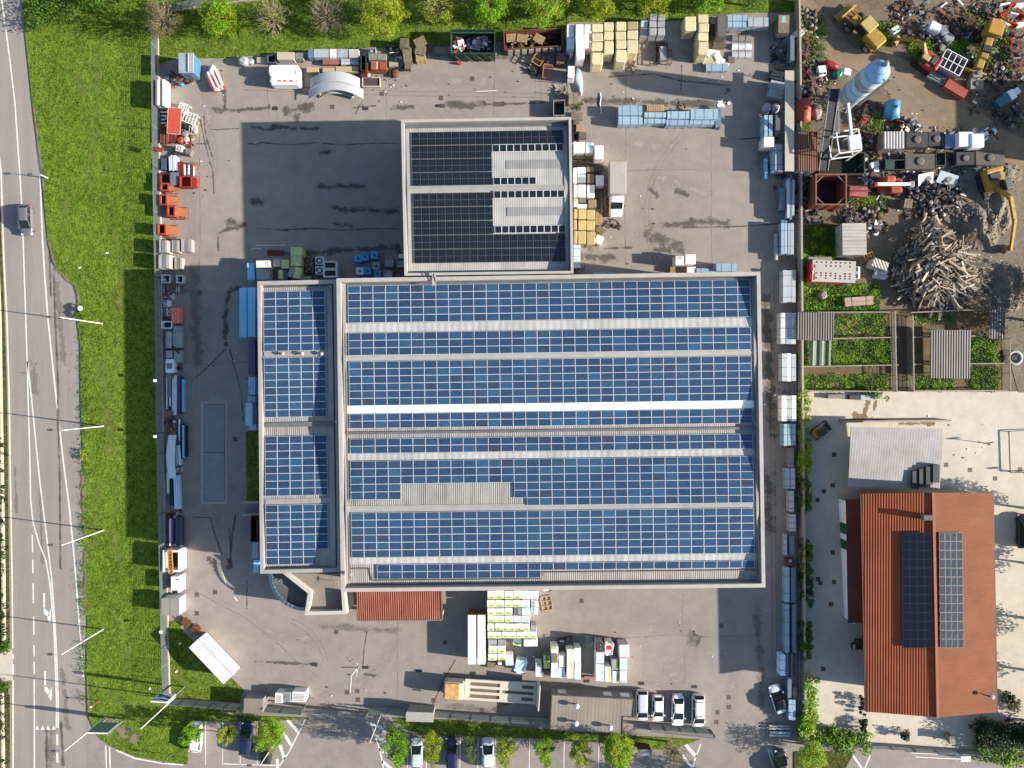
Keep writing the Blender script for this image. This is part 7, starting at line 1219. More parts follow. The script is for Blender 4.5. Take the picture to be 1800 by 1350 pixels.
t = mach("flatbed_lorry", "small white lorry with a blue bed parked by the chambers", 1692, 247, 0, "lorry", 1.2); MB().rbox(-2.4, -.95, .7, -.9, .95, 1.1, .05).obj("bed", mat("blue_bed", sun(130, 166, 206), .5), t); MB().rbox(-1.0, -1.05, .6, 1.0, 1.05, 1.9, .12).obj("box_body", white_m, t); MB().rbox(.7, -1.25, .5, 2.6, .75, 2.1, .2).obj("cab", white_m, t); MB().hexa([(2.55, -1.1, 1.2), (2.55, .6, 1.2), (2.45, .5, 1.95), (2.45, -1.0, 1.95)], [(2.66, -1.1, 1.2), (2.66, .6, 1.2), (2.6, .5, 1.98), (2.6, -1.0, 1.98)]).obj("windshield", glass_m, t)
for sx in (-1.7, 1.7):
 for sy in (1, -1): wheel(t, sx, sy * .85, .36)
cx, cy = P(1675, 110, 1.8); t = thing("wire_cage", "grey wire cage container tilted near the red and yellow excavator", "cage", cx, cy, 0, -28); MB().box(-1.7, -1.3, 0, 1.7, 1.3, .12).obj("floor_tray", galv_m, t)
for s in (-1, 1): MB().box(-1.7, s * 1.3 - .03, .1, 1.7, s * 1.3 + .03, 1.5).obj("side_sheet", galv_m, t); MB().box(s * 1.7 - .03, -1.28, .1, s * 1.7 + .03, 1.28, 1.5).obj("end_sheet", galv_m, t)
for k in range(5): MB().bar((-1.7 + k * .85, -1.3, 1.8), (-1.7 + k * .85, 1.3, 1.8), .09).obj("top_bar", white_m, t)
for k in range(3): MB().bar((-1.7, -1.3 + k * 1.3, 1.86), (1.7, -1.3 + k * 1.3, 1.86), .08).obj("top_bar", white_m, t)
sheets(1661, 147, 1702, 164, 1.0, corrugated("red_tiles_pack", sun(204, 108, 84), .3, 60, .8, stripe=.2), "bright red tile pack stacked askew on the track's edge", layers=4, rot=-32, straps=1); pipes(1631, 127, 1664, 143, .7, greysh_m, "grey pipes lying end to end with the red tile pack", 4, 'x', rot=-28)
t = mach("portable_toilet", "teal and white portable cabin tipped beside the eastern track", 1771, 171, 32, "cabin", .8); MB().rbox(-1.9, -.65, 0, .1, .65, 1.1, .08).obj("teal_body", mat("teal_plastic", sun(30, 130, 140), .4), t); MB().rbox(.12, -.7, 0, 1.0, .7, 1.2, .1).obj("white_end", white_m, t); MB().rbox(1.1, -.45, .1, 2.1, .5, .9, .1).obj("door_leaf", shade_w, t)
mach_w = [(1405, 57, 1.4, 1.2, .9, film_w, "white plastic lump against the boundary wall near the pipes"), (1446, 123, 1.3, 1.6, .9, shade_w, "white and dark skip box beside the red barrel"), (1490, 126, 1.2, 1.1, .9, white_m, "white tilted bin near the teal one"), (1538, 289, 1.5, 1.0, .7, shade_w, "white bag with red print by the green lid"), (1541, 297, .9, .9, .6, film_w, "white tub beside the bag with red print"), (1645, 47, 1.8, 1.6, 1.1, shade_w, "white boxy unit at the yard's top beside an orange lattice"), (1660, 52, 1.4, 1.5, 1.0, greysh_m, "grey boxy unit next to the white boxy unit"), (1668, 66, 1.5, 1.6, .8, film_g, "pale rounded plastic tank near dark engine parts"), (1575, 51, 1.3, 1.0, .9, film_w, "white cube between loader and small excavator"), (1715, 232, 1.2, 1.3, .9, greysh_m, "grey bundle at the white lorry's nose")]
for x, y, w, d, h, m, l in mach_w: wrapped(x - w * 5.6, y - d * 5.6, x + w * 5.6, y + d * 5.6, h, m, l, "container", "junk_container", rot=R.uniform(-40, 40), pal=False, r=.12, wob=.03, band=[black_m, greysh_m, None][int(x) % 3], bw=.3)
bag(1462, 112, 2.4, 1.0, 1.0, mat("crimson", sun(190, 30, 48), .5), "crimson red barrel lying by the track's west side", "barrel", "barrel", -20); bag(1475, 128, 1.5, 1.3, 1.0, mat("teal_bin", sun(30, 150, 120), .4), "teal green bin among white tubs near the silo", "bin", "bin", 40); bag(1519, 174, .8, .8, .7, red_m, "small bright red drum at the silo's foot", "drum", "drum"); bag(1438, 195, 1.4, 2.2, .9, mat("pinkish_sacks", sun(190, 172, 166), .8, .3, 5), "pinkish stacked sacks beside the rusty orange tank", "sack_pile", "sacks")
junk_g, junk_b = mat("junk_grey_steel", sun(116, 112, 106), .8, .4, 3), mat("junk_brown_steel", sun(118, 88, 70), .85, .4, 3)
rust_m, orange_m, redd_m = mat("deep_rust", sun(134, 84, 60), .9, .4, 3), mat("worn_orange", sun(172, 98, 62), .8, .35, 3), mat("worn_dark_red", sun(116, 56, 48), .8, .3, 3)
jm = [rust_m, woodg_m, dark_m, galv_m, redd_m, greysh_m, orange_m, wood_m, black_m]
for i, (x, y, w, d, h, n, ms, l) in enumerate(((1420, 40, 2.4, 3.6, .8, 26, [woodg_m, cream_m, wood_m], "pale branches and laths by the wall at the yard's north end"), (1418, 85, 2.6, 3.2, .9, 30, [rust_m, orange_m, redd_m, woodg_m], "rusty pipes and orange steel bits beside the boundary wall"), (1428, 132, 3.2, 2.4, .8, 26, jm, "grey scrap bars next to the white and dark skip box"), (1420, 160, 2.6, 2.4, .8, 22, jm, "dark lattice scrap north of the rusty orange tank"), (1520, 205, 1.8, 4.0, 1.2, 34, [red_m, redd_m, rust_m, dark_m], "red steel frames heaped beside the cyan tank"), (1535, 255, 2.4, 5.0, .8, 34, [rust_m, orange_m, woodg_m, dark_m, galv_m], "rusty beams strewn below the red steel frames"), (1580, 220, 2.4, 1.8, .7, 22, [rust_m, orange_m, woodg_m, galv_m], "brown bent iron in front of the ribbed container"), (1608, 222, 2.0, 1.6, .7, 16, [galv_m, greysh_m, white_m, dark_m], "grey rings and white tub by the track"), (1600, 20, 4.0, 3.0, .7, 30, jm, "dark beams strewn at the plant yard's top"), (1620, 62, 4.0, 1.6, .6, 18, [greysh_m, galv_m, dark_m, woodg_m], "grey pipe bundle remains between loader and grader"), (1652, 80, 2.4, 2.2, .8, 22, [dark_m, black_m, green_m, greysh_m], "black engine parts in the weeds by the wire cage"), (1690, 38, 4.2, 2.4, .9, 34, [orange_m, rust_m, redd_m, black_m], "orange lattice boom and brown iron at the yard's top"), (1700, 60, 3.0, 1.4, .6, 16, [bluev_m, galv_m, rust_m, dark_m], "blue white sheets over rusty iron near the grader"), (1745, 20, 4.0, 3.0, .9, 32, jm, "brown and black scrap west of the red barriers"), (1785, 95, 2.6, 5.0, 1.4, 40, [red_m, redd_m, rust_m, greysh_m], "red and brown steel racks by the yard's outer edge"), (1750, 130, 4.0, 3.4, .7, 30, [dark_m, woodg_m, galv_m, redd_m], "loose poles and tubes near the concrete cubes"), (1775, 205, 3.2, 2.4, .8, 26, [greysh_m, rust_m, dark_m, woodg_m], "dark junk below the teal cabin"), (1730, 238, 3.0, 1.6, .4, 16, [film_w, galv_m, shade_w], "white plastic tatters at the lorry's nose"), (1415, 335, 2.4, 4.6, 1.0, 30, [black_m, dark_m, greysh_m], "black machine parts between wall and rusty hopper"), (1420, 375, 4.0, 2.2, .9, 28, [woodg_m, conc_m, wood_m, galv_m], "grey logs and boards south of the rusty hopper"), (1488, 368, 3.4, 2.0, .6, 16, [conc_m, woodg_m], "pale flat slabs beside the grey logs"), (1532, 374, 3.6, 1.8, .8, 20, [conc_m, woodg_m, rust_m, redd_m], "curved concrete shell and brown boards by the weeds"), (1532, 316, 2.4, 2.6, .8, 30, [greysh_m, dark_m, galv_m, film_w], "mesh rolls and wheels beside the telehandler"), (1533, 397, 2.0, 1.8, .7, 16, [galv_m, shade_w, dark_m], "silver ribbed drums next to the ribbed white container"), (1644, 345, 6.2, 4.2, 1.7, 90, [black_m, black_m, dark_m, black_m, galv_m, greysh_m], "black rubble bags with white tatters beside the rubble mounds"))): heap(x, y, w * 1.25, d * 1.25, h, l, ms + [dark_m, junk_g, junk_b], int(n * 2.1), ("bar", "plank", "box", "tube", "sheet", "bar") if i % 3 else ("tube", "bar", "box", "tyre", "drum", "bar", "plank"), .95, "junk heap", "junk_heap")
for i in range(9):
 x, y = 1768 + (i % 3) * 14, 6 + (i // 3) * 17; t = thing("traffic_barrier", "%s traffic barrier, %s in the %s row at the yard's northeast corner" % ("red" if i % 2 else "white", ORD[i % 3], ORD[i // 3]), "barrier", *P(x, y, .9), 0, R.uniform(-30, 30), "plastic traffic barriers"); MB().profile([(-.3, 0), (.3, 0), (.22, .3), (.1, .9), (-.1, .9), (-.22, .3)], 'x', -.75, .75).obj("barrier_body", mat("barrier_plastic_red", sun(210, 40, 34), .5) if i % 2 else white_m, t)
for x0, x1, l, ov in ((1617, 1650, "bluish white folded car body on the rubble heap, western", 12), (1652, 1688, "bluish white sheet metal with a round vent, eastern", -14)):
 cx, cy, w, d = rect(x0, 303, x1, 322, 1.5); t = thing("scrap_sheet", l, "scrap metal", cx, cy, .3, ov); MB().hexa([(-w / 2, -d / 2, .3), (w / 2, -d / 2, .1), (w / 2, d / 2, .5), (-w / 2, d / 2, .9)], [(-w / 2, -d / 2, .5), (w / 2, -d / 2, .3), (w / 2, d / 2, .7), (-w / 2, d / 2, 1.1)]).obj("bent_sheet", silver_m, t); MB().cyl(.2, 0, .5, .75, .4).obj("vent", greysh_m, t)
def mound(px, py, w, d, h, m, label, seed=0, name="rubble_mound"):
 x, y = P(px, py, h * .4); t = thing(name, label, "mound", x, y, -.05); g = MB(); n = 26; vs = []
 for j in range(n):
  for i in range(n):
   u, v = -1 + 2 * i / (n - 1), -1 + 2 * j / (n - 1); q = max(0, 1 - (u * u + v * v) ** .8); z = h * q * (.75 + .8 * noise.noise(Vector((u * 2.2 + seed, v * 2.2, 1)))) + .16 * q ** .4 * noise.noise(Vector((u * 9 + seed, v * 9, 3))); vs.append((u * w / 2, v * d / 2, max(-.05, z - .02)))
 g.add(vs, [(j * n + i, j * n + i + 1, (j + 1) * n + i + 1, (j + 1) * n + i) for j in range(n - 1) for i in range(n - 1)]); g.obj("soil", m, t)
 s = MB(); rr = random.Random(label)
 for k in range(60):
  u, v = rr.uniform(-.8, .8), rr.uniform(-.8, .8); q = vs[int((v + 1) / 2 * (n - 1)) * n + int((u + 1) / 2 * (n - 1))]; z = .06 + .1 * rr.random(); s.rbox(q[0] - z, q[1] - z, q[2] - .05, q[0] + z, q[1] + z, q[2] + z, .03, seg=1)
 o = s.obj("rubble", [grey_dirt], t); o["kind"] = "stuff"; return t
for k, (x, y, w, d, h, l) in enumerate(((1728, 395, 7, 8, 1.7, "grey rubble mound at the large excavator's bucket side"), (1752, 370, 6, 8, 1.6, "brown rubble mound under the large excavator's boom"), (1700, 385, 5, 5, .7, "low grey mound between woodpile and black bags"), (1776, 505, 6, 8, 1.4, "dark grey mound at the yard's outer edge by the small tin roof"), (1762, 305, 7, 4, .8, "stony ridge behind the large excavator"))): mound(x, y, w, d, h, grey_dirt, l, k * 3)
mound(1650, 474, 12.5, 11, 2.3, mat("bark_litter", sun(84, 72, 60), .95, .4, 2, .8, 6), "dark bark litter mound buried beneath the reclaimed timber", 7, "litter_mound")
logm = [mat("pale_log", sun(230, 214, 188), .85, .25, 3), mat("tan_log", sun(188, 168, 142), .85, .3, 3), mat("grey_log", sun(150, 136, 118), .9, .3, 3), mat("dark_log", sun(104, 92, 80), .9, .3, 3)]
rr = random.Random(5); LG = []
def one_log(m, L, k):
 if k % 2: m.tube([(-L / 2, 0, 0), (0, .05, .02), (L / 2, 0, 0)], .1 + .012 * k, n=6, r2=.07 + .012 * k)
 else: m.bar((-L / 2, 0, 0), (L / 2, 0, 0), .2 + .025 * k, .1 + .01 * k)
 return m
for k in range(8): L = 1.1 + .38 * k; LG.append([one_log(MB(), L, k).mesh("timber_log", mm) for mm in logm])
def in_heap():
 while True:
  u, v = rr.uniform(-1, 1), rr.uniform(-1, 1)
  if u * u + v * v < 1 and u < .8 - .95 * v and not (u < -.55 and v > .3): break
 px, py = 1657 + u * 88, 464 - v * 83
 a = (62 if u < -.15 else -14 - 30 * max(0, -v)) + 45 * noise.noise(Vector((u * 2, v * 2, 4))) + rr.gauss(0, 30); q = max(0, 1 - u * u - v * v)
 return px, py, q, a, u, v
for k in range(298):
 px, py, q, a, u, v = in_heap(); z = .25 + 2.5 * q ** .8 + rr.uniform(0, .45); kk = min(7, int(abs(rr.gauss(1, 3))))
 o = link("timber_log", LG[kk][rr.choices((0, 1, 2, 3), (6, 4, 2, 1.5) if u > -.2 else (3, 4, 3, 3))[0]]); o.location = V(px, py, z); o.rotation_euler = (rr.uniform(-.4, .4), rr.uniform(-.22, .22), math.radians(a)); tag(o, "weathered timber pole lying in the big heap of reclaimed wood", "timber", "timber poles in the reclaimed wood heap")
m = MB()
for k in range(1500):
 px, py, q, a, u, v = in_heap(); L = rr.uniform(.3, 1.6); g = MB(); g.bar((-L / 2, 0, 0), (L / 2, 0, 0), rr.uniform(.05, .16), rr.uniform(.03, .08), rr.choices((0, 1, 2, 3), (4, 4, 3, 2))[0])
 g.xform(Matrix.Translation(V(px, py, .1 + 2.45 * q ** .8 + rr.uniform(0, .35))) @ Matrix.Rotation(math.radians(a + rr.gauss(0, 30)), 4, 'Z') @ Matrix.Rotation(rr.uniform(-.3, .3), 4, 'Y')); m.add(g.v, g.f, g.m[0])
o = m.obj("splintered_wood_debris", logm); o["kind"] = "stuff"; o["label"] = "short splintered boards filling the heap of reclaimed wood"
pallets(1590, 350, 1604, 366, 8, "leaning pallet tower on top of the reclaimed wood heap", wood_m, -8); pipes(1675, 425, 1720, 470, 1.1, mat("old_mast", sun(92, 82, 72), .8), "long dark mast lying along the wood heap's edge", 1, 'x', rot=-42, rows=1)
t = cabin(1481, 392, 1523, 448, 2.6, mat("white_green_wall", sun(196, 206, 192), .6), corrugated("rust_streak_roof", sun(218, 212, 204), .5, 90, .8, dirt=sun(150, 116, 84), dirt_amt=.8, stripe=.2), "white ribbed roof container with rust streaks beside the wood heap", 1, "ribbed_container", "container")
t = cabin(1428, 458, 1504, 496, 2.5, mat("red_white_wall", sun(206, 90, 76), .6, .3, 1), mat("container_white_top", sun(222, 214, 206), .6, .06, 1, dirt=sun(190, 176, 166), dirt_amt=.4), "white topped container dotted with dark squares and a red end sign", -2, "office_container", "container", over=.03)
rr2 = random.Random(4)
for i in range(8):
 for j, y in enumerate((-1.0, -.65, -.3, .75, 1.25)):
  if (j == 3 and i < 2) or rr2.random() < .12: continue
  MB().box(-2.6 + i * .68, y - .11, 2.5, -2.38 + i * .68, y + .11, 2.515).obj("vent_hole", dark_m, t)
MB().hexa([(-3.34, -1.3, 1.3), (-3.34, .9, 1.3), (-3.3, .9, 1.3), (-3.3, -1.3, 1.3)], [(-3.34, -1.3, 2.45), (-3.34, .9, 2.45), (-2.7, .9, 2.53), (-2.7, -1.3, 2.53)]).obj("red_sign", mat("sign_red", sun(206, 44, 40), .5), t); m = MB(); m.bar((-3.0, -.5, 2.54), (-2.85, .4, 2.545), .14, .02); m.bar((-3.1, -.1, 2.54), (-2.8, -.3, 2.546), .14, .02); m.obj("sign_emblem", white_m, t)
t = wrapped(1503, 468, 1512, 490, 1.9, white_m, "white air unit standing at the dotted container's end", "air unit", "ventilation_unit", band=black_m, bside='w', bw=.35, pal=False, r=.04)
cabin(1534, 457, 1562, 472, 2.0, mat("mint_wall", sun(196, 208, 196), .6), corrugated("tiny_roof", sun(212, 206, 198), .4, 20, .8, dirt=sun(176, 120, 90), dirt_amt=.7), "small grey white hut beside the wood heap, nearer the containers", -20, "small_hut", "hut"); pipes(1538, 474, 1562, 490, .9, silver_m, "white tubes leaning against the small grey white hut", 4, 'x', square=True, rot=-10)
sheets(1485, 521, 1536, 537, .9, mat("pinkish_boards", sun(214, 188, 164), .8, .2), "pinkish timber boards stacked on the green weeds", layers=4, cols=2, rot=4); pipes(1402, 396, 1411, 452, .3, white_m, "long white poles leaning along the wall's far side", 3, 'y', rows=1); slab(1421, 451, 1462, 458, .4, conc_m, "pale concrete strip behind the dotted container", False); bag(1448, 518, 1.3, 1.2, .8, conc_m, "round red grey heap alone in the weeds", "stone_heap", "stones"); frame(1520, 445, 1536, 458, .5, yellow_m, "round mustard wire coil beside the ribbed container", 2, 20, .08); bag(1490, 386, 1.3, 1.2, .7, dark_m, "old tyre ring in the weeds behind the ribbed container", "tyre", "tyre")
for k, (a, b) in enumerate((((1404, 551), (1569, 550)), ((1406, 597), (1568, 594)), ((1406, 645), (1570, 642)), ((1406, 687), (1570, 688)), ((1592, 551), (1737, 545)), ((1596, 594), (1740, 591)), ((1596, 641), (1765, 639)), ((1596, 687), (1766, 686)))): fence([a, b], "weathered timber rail fence, %s %s of the pens' brown alley" % (("top", "second", "third", "bottom")[k % 4], "west" if k < 4 else "east"), 1.3, 0, 2.4, woodg_m, "rail_fence", sp=.35, dep=.07)
for a, b, l in (((1563, 548), (1566, 688), "slatted gate line on the west side of the pens' brown alley"), ((1594, 556), (1596, 688), "slatted gate line on the east side of the pens' brown alley"), ((1762, 596), (1763, 686), "slatted fence at the pens' outer end")): fence([a, b], l, 1.5, 0, 2.2, woodg_m, "slatted_fence", sp=.2, dep=.09)
tin = corrugated("pen_tin_roof", sun(140, 136, 134, 2.6), .36, 0, .8, dirt=sun(116, 76, 70, 2.4), dirt_amt=.8, stripe=.3, rough=.6)
for a, l in (((1401, 549, 1466, 598), "corrugated tin roof pen touching the boundary wall"), ((1636, 580, 1706, 665), "largest corrugated tin roof pen in the middle of the pens"), ((1741, 541, 1767, 595), "narrow corrugated tin roof pen at the wood heap's foot")):
 cx, cy, w, d = rect(*a, 2.2); t = thing("tin_roof_pen", l, "pen roof", cx, cy, 0, -1); MB().hexa([(-w / 2, -d / 2, 2.0), (w / 2, -d / 2, 2.1), (w / 2, d / 2, 2.2), (-w / 2, d / 2, 2.1)], [(-w / 2, -d / 2, 2.04), (w / 2, -d / 2, 2.14), (w / 2, d / 2, 2.24), (-w / 2, d / 2, 2.14)]).obj("roof_sheet", tin, t)
 for sx in (-.46, .46):
  for sy in (-.46, .46): MB().box(sx * w - .05, sy * d - .05, -.02, sx * w + .05, sy * d + .05, 2.02).obj("post", woodg_m, t)
cx, cy, w, d = rect(1424, 599, 1460, 643, 1.3); t = thing("shade_net", "green grey shade netting stretched over a vegetable pen", "netting", cx, cy, 0); m = MB(); n = 10; m.add([(-w / 2 + w * i / (n - 1), -d / 2 + d * j / 5, 1.25 + .12 * math.sin(i * 1.7) + .05 * j) for j in range(6) for i in range(n)], [(j * n + i, j * n + i + 1, (j + 1) * n + i + 1, (j + 1) * n + i) for j in range(5) for i in range(n - 1)]); m.obj("net_cloth", mat("shade_green_net", sun(122, 146, 122), .7, .2, 1), t)
for sx in (-1, 1):
 for sy in (-1, 1): MB().bar((sx * w * .49, sy * d * .49, 0), (sx * w * .49, sy * d * .49, 1.3), .05).obj("pole", woodg_m, t)
t = thing("concrete_ring", "pale concrete ring standing alone at the yard's outer edge", "ring", *P(1784, 629, .4), 0); MB().lathe([(.75, 0), (1.1, 0), (1.12, .5), (.75, .52), (.72, .1)], n=26).obj("ring_wall", mat("white_concrete", sun(206, 208, 208), .8), t); MB().box(-.4, -.35, 0, .4, .35, .4).obj("inner_block", dkc, t)
sheet("pen_soil_ground", [(1405, 548), (1768, 545), (1768, 688), (1405, 688)], .012, mat("pen_soil", sun(128, 108, 76), .95, .3, .8, .6, 5), .03); sheet("alley_ground", [(1570, 552), (1590, 552), (1592, 688), (1570, 688)], .022, mat("alley_brown", sun(112, 100, 84), .95, .3, 1), .03)
sheet("weed_patch_ground", [(1405, 500), (1545, 500), (1545, 548), (1405, 548)], .016, weed_m, .03); sheet("weed_patch_ground", [(1412, 395), (1478, 395), (1478, 455), (1412, 455)], .014, weed_m, .03)
def veg(x0, y0, x1, y1, n, label, lm, h=.5, sz=.13, lm2=None):
 cx, cy, w, d = rect(x0, y0, x1, y1, .2); rr = random.Random(label); m = MB()
 for _ in range(n): p = Vector((cx + rr.uniform(-.5, .5) * w, cy + rr.uniform(-.5, .5) * d, h * rr.uniform(.2, .7))); leaves(m, p, .55 * rr.uniform(.5, 1.4), 20, sz * .8, rr, .35)
 if lm2:
  for i in range(len(m.m)): m.m[i] = int(noise.noise(Vector(m.v[m.f[i][0]]) * .7) > .05)
 o = m.obj("undergrowth", [lm, lm2] if lm2 else lm); o["kind"] = "stuff"; o["label"] = label
 return o
for a, n, l in (((1404, 500, 1545, 546), 330, "leafy green weeds south of the dotted container"), ((1402, 440, 1420, 500), 50, "weeds between boundary wall and dotted container"), ((1430, 398, 1480, 452), 130, "dark weeds beside the ribbed white container"), ((1495, 345, 1560, 376), 80, "weeds under the telehandler"), ((1468, 553, 1560, 592), 70, "weeds in the northwest pen"), ((1405, 602, 1424, 642), 40, "weeds beside the shade net"), ((1460, 602, 1560, 640), 240, "lush leaves in the middle west pen"), ((1410, 660, 1560, 686), 110, "weeds along the lower west pen"), ((1708, 595, 1755, 636), 90, "weeds in the middle east pen"), ((1708, 645, 1755, 684), 90, "weeds in the lower east pen"), ((1600, 662, 1680, 684), 60, "weeds below the largest tin roof"), ((1598, 552, 1680, 566), 24, "weeds at the upper east pen"), ((1402, 30, 1450, 110), 110, "weeds beside the plant yard's wall"), ((1520, 205, 1550, 235), 45, "weeds beside the cyan tank"), ((1540, 40, 1580, 75), 70, "weeds behind the wheel loader"), ((1600, 70, 1700, 100), 130, "weeds round the wire cage"), ((1690, 20, 1780, 130), 150, "sparse weeds round the grader"), ((1402, 205, 1425, 230), 25, "weeds under the orange tank")): veg(*a, int(n * 1.7), l, lf_mid, .3, .14, lf_bright)
m = MB(); rr = random.Random(31); dm = [rust_m, dark_m, junk_g, junk_b, woodg_m, galv_m, dark_m, shade_w]
for k in range(1500):
 x0, y0, x1, y1 = rr.choice(((1403, 20, 1440, 130), (1410, 110, 1470, 215), (1500, 180, 1560, 300), (1560, 5, 1760, 60), (1590, 50, 1800, 110), (1700, 90, 1800, 200), (1740, 5, 1800, 160), (1404, 310, 1435, 390), (1530, 280, 1600, 345), (1600, 300, 1700, 370), (1480, 340, 1560, 410), (1580, 225, 1720, 300)))
 p = V(rr.uniform(x0, x1), rr.uniform(y0, y1)); L = rr.uniform(.1, .8) * rr.choice((.5, 1, 1.6)); a = rr.uniform(0, 6.28); d = Vector((math.cos(a), math.sin(a), rr.uniform(-.1, .1))) * L / 2; p.z = rr.uniform(.06, .3)
 m.bar(p - d, p + d, rr.uniform(.04, .28), rr.uniform(.03, .15), rr.randrange(8))
o = m.obj("scrap_debris", dm); o["kind"] = "stuff"; o["label"] = "rusty scraps and offcuts strewn over the plant yard"
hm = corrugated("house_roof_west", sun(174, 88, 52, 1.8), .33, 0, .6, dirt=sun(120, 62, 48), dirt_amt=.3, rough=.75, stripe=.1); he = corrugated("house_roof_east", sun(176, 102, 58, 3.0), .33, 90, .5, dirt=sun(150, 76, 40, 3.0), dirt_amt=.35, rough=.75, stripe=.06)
h = thing("tile_roof_house", "house with a terracotta gable roof carrying two solar arrays", "house", 0, 0, 0); ze, zr = 7.0, 8.8
N0, N1, N2 = V(1515, 868, ze), V(1640, 866, zr), V(1745, 866, ze); S0, S1, S2 = V(1523, 1251, ze), V(1648, 1261, zr), V(1752, 1252, ze)
MB().hexa([(p.x, p.y, p.z - .15) for p in (S0, S1, N1, N0)], [S0, S1, N1, N0]).obj("roof_slope", hm, h); MB().hexa([(p.x, p.y, p.z - .15) for p in (S1, S2, N2, N1)], [S1, S2, N2, N1]).obj("roof_slope", he, h)
e = .5; pw = [(N0.x + 3.4, N0.y - e), (N2.x - e, N2.y - e), (S2.x - e, S2.y + e), (S0.x + 3.4, S0.y + e)]; MB().prism(pw, 0, ze - .1).obj("wall", conc_m, h)
MB().bar(N1 + Vector((0, .05, .05)), S1 + Vector((0, -.05, .05)), .35, .14).obj("ridge_cap", mat("ridge_tile", sun(196, 118, 92), .8, .2, 3), h)
for a, b in ((N0, S0), (N2, S2)): MB().bar(a + Vector((-.1 if a is N0 else .1, 0, -.1)), b + Vector((-.1 if a is N0 else .1, 0, -.1)), .16, .14).obj("gutter", mat("copper_gutter", sun(122, 80, 66), .5), h)
p = V(1631, 910, 9.3); MB().box(p.x - .55, p.y - .35, 8.0, p.x + .55, p.y + .35, 9.4).obj("chimney", mat("chimney_grey", sun(120, 118, 112), .8), h)
W0, W1, W2_, W3 = V(1487, 878, 3.3), V(1515, 878, 3.9), V(1519, 1095, 3.9), V(1491, 1095, 3.3)
pc = thing("side_canopy", "dark brown lean-to roof over a white wall beside the house", "canopy", 0, 0, 0); MB().hexa([(p.x, p.y, p.z - .12) for p in (W3, W2_, W1, W0)], [W3, W2_, W1, W0]).obj("roof_sheet", corrugated("brown_sheet_roof", sun(104, 56, 44, 1.1), .3, 90, .6), pc)
a, b = V(1474, 877), V(1484, 1085)
MB().hexa([(a.x, a.y, 0), (a.x + .25, a.y, 0), (b.x + .25, b.y, 0), (b.x, b.y, 0)], [(a.x, a.y, 2.9), (a.x + .25, a.y, 2.9), (b.x + .25, b.y, 2.9), (b.x, b.y, 2.9)]).obj("wall_strip", mat("bright_render", (.84, .84, .84), .7, .05), pc)
for f0, f1 in ((.19, .28), (.33, .41)): q, r_ = a.lerp(b, f0), a.lerp(b, f1); MB().hexa([(q.x - .04, q.y, .1), (q.x, q.y, .1), (r_.x, r_.y, .1), (r_.x - .04, r_.y, .1)], [(q.x - .04, q.y, 2.85), (q.x + .2, q.y, 2.92), (r_.x + .2, r_.y, 2.92), (r_.x - .04, r_.y, 2.85)]).obj("green_shutter", mat("shutter_green", sun(20, 90, 60, .9), .5), pc)
Qh = lambda sl: (lambda u, v, z: V(u, v, z))
def house_arr(label, x0, pu, ms, m):
 sl = lambda u: zr - (zr - ze) * abs(u - 1642) / 118
 cells = grid(0, 4, 0, 13); key = 0; fr = lambda c, r: None
 class Z: pass
 def Q(u, v, z): x = u + .012 * (v - 934); return V(x, v, sl(u) + .2)
 return pv_array(label, Q, lambda v: 0, x0, 936, pu, 15.6, cells, ms, frm=m, up=0, fr=.035)
house_arr("nearly black solar array on the house's west slope", 1584.5, 13.0, pv_house, mat("dim_panel_frame", sun(76, 84, 96), .4)); house_arr("glossy grey solar array on the house's east slope", 1650, 10.3, pv_grey, mat("pale_panel_frame", sun(120, 124, 130), .6))
p = V(1735, 1222, 8.1); t = thing("flue_pipe", "white capped flue pipe on the house's east slope", "flue", p.x, p.y, 7.2); MB().tube([(-.3, 0, 0), (-.3, 0, .8), (.4, -.1, 1.2)], .09).obj("pipe", rust_m, t); MB().lathe([(.1, 1.0), (.28, 1.05), (.26, 1.3), (.08, 1.4)], x=.5, y=-.1).obj("cap", white_m, t)
cabin(1495, 752, 1657, 858, 4.6, mat("shed_side", sun(120, 128, 122), .6), corrugated("grey_shed_roof", sun(196, 192, 192), .38, -4, .12, stripe=.03, dirt=sun(164, 160, 158), dirt_amt=.3), "large plain grey corrugated shed north of the house", -1, "open_shed", "shed", pitch=.5, over=2.6)
for k in range(4): q = V(1611 + 11 * k, 832 - 4 * k, 4.8); t = thing("stair_tread", "dark step, %s up from the shed's south side toward the house" % ORD[k], "step", q.x, q.y, 0); MB().box(-.45, -2.2, 4.3 + k * .02, .45, .3, 4.64 + k * .14).obj("tread_top", mat("dark_step_teal", sun(66, 80, 82), .7), t); MB().box(-.1, -.1, 0, .1, .1, 4.3).obj("support_post", galv_m, t)
fence([(1474, 741), (1665, 739)], "low dark wall edging the pale concrete yard", .9, .85, 50, dkc, "low_wall", False);
t = mach("skid_loader", "small yellow black skid loader parked on pale concrete", 1442, 759, 35, "skid loader", .9); MB().rbox(-1.1, -.5, .4, .6, .5, 1.1, .1).obj("body", yellow_m, t); MB().rbox(-.6, -.42, 1.1, .6, .42, 1.9, .12).obj("cab", mat("skid_green_black", sun(60, 76, 66), .4, .2), t)
for s in (-1, 1): MB().bar((-1.1, s * .68, 1.2), (1.3, s * .68, .7), .18).obj("lift_arm", mat("skid_tan", sun(206, 168, 112), .5), t)
MB().box(1.3, -.8, .1, 1.7, .8, .7).obj("bucket", black_m, t)
for sx in (-.7, .5):
 for sy in (1, -1): wheel(t, sx, sy * .68, .36, .26)
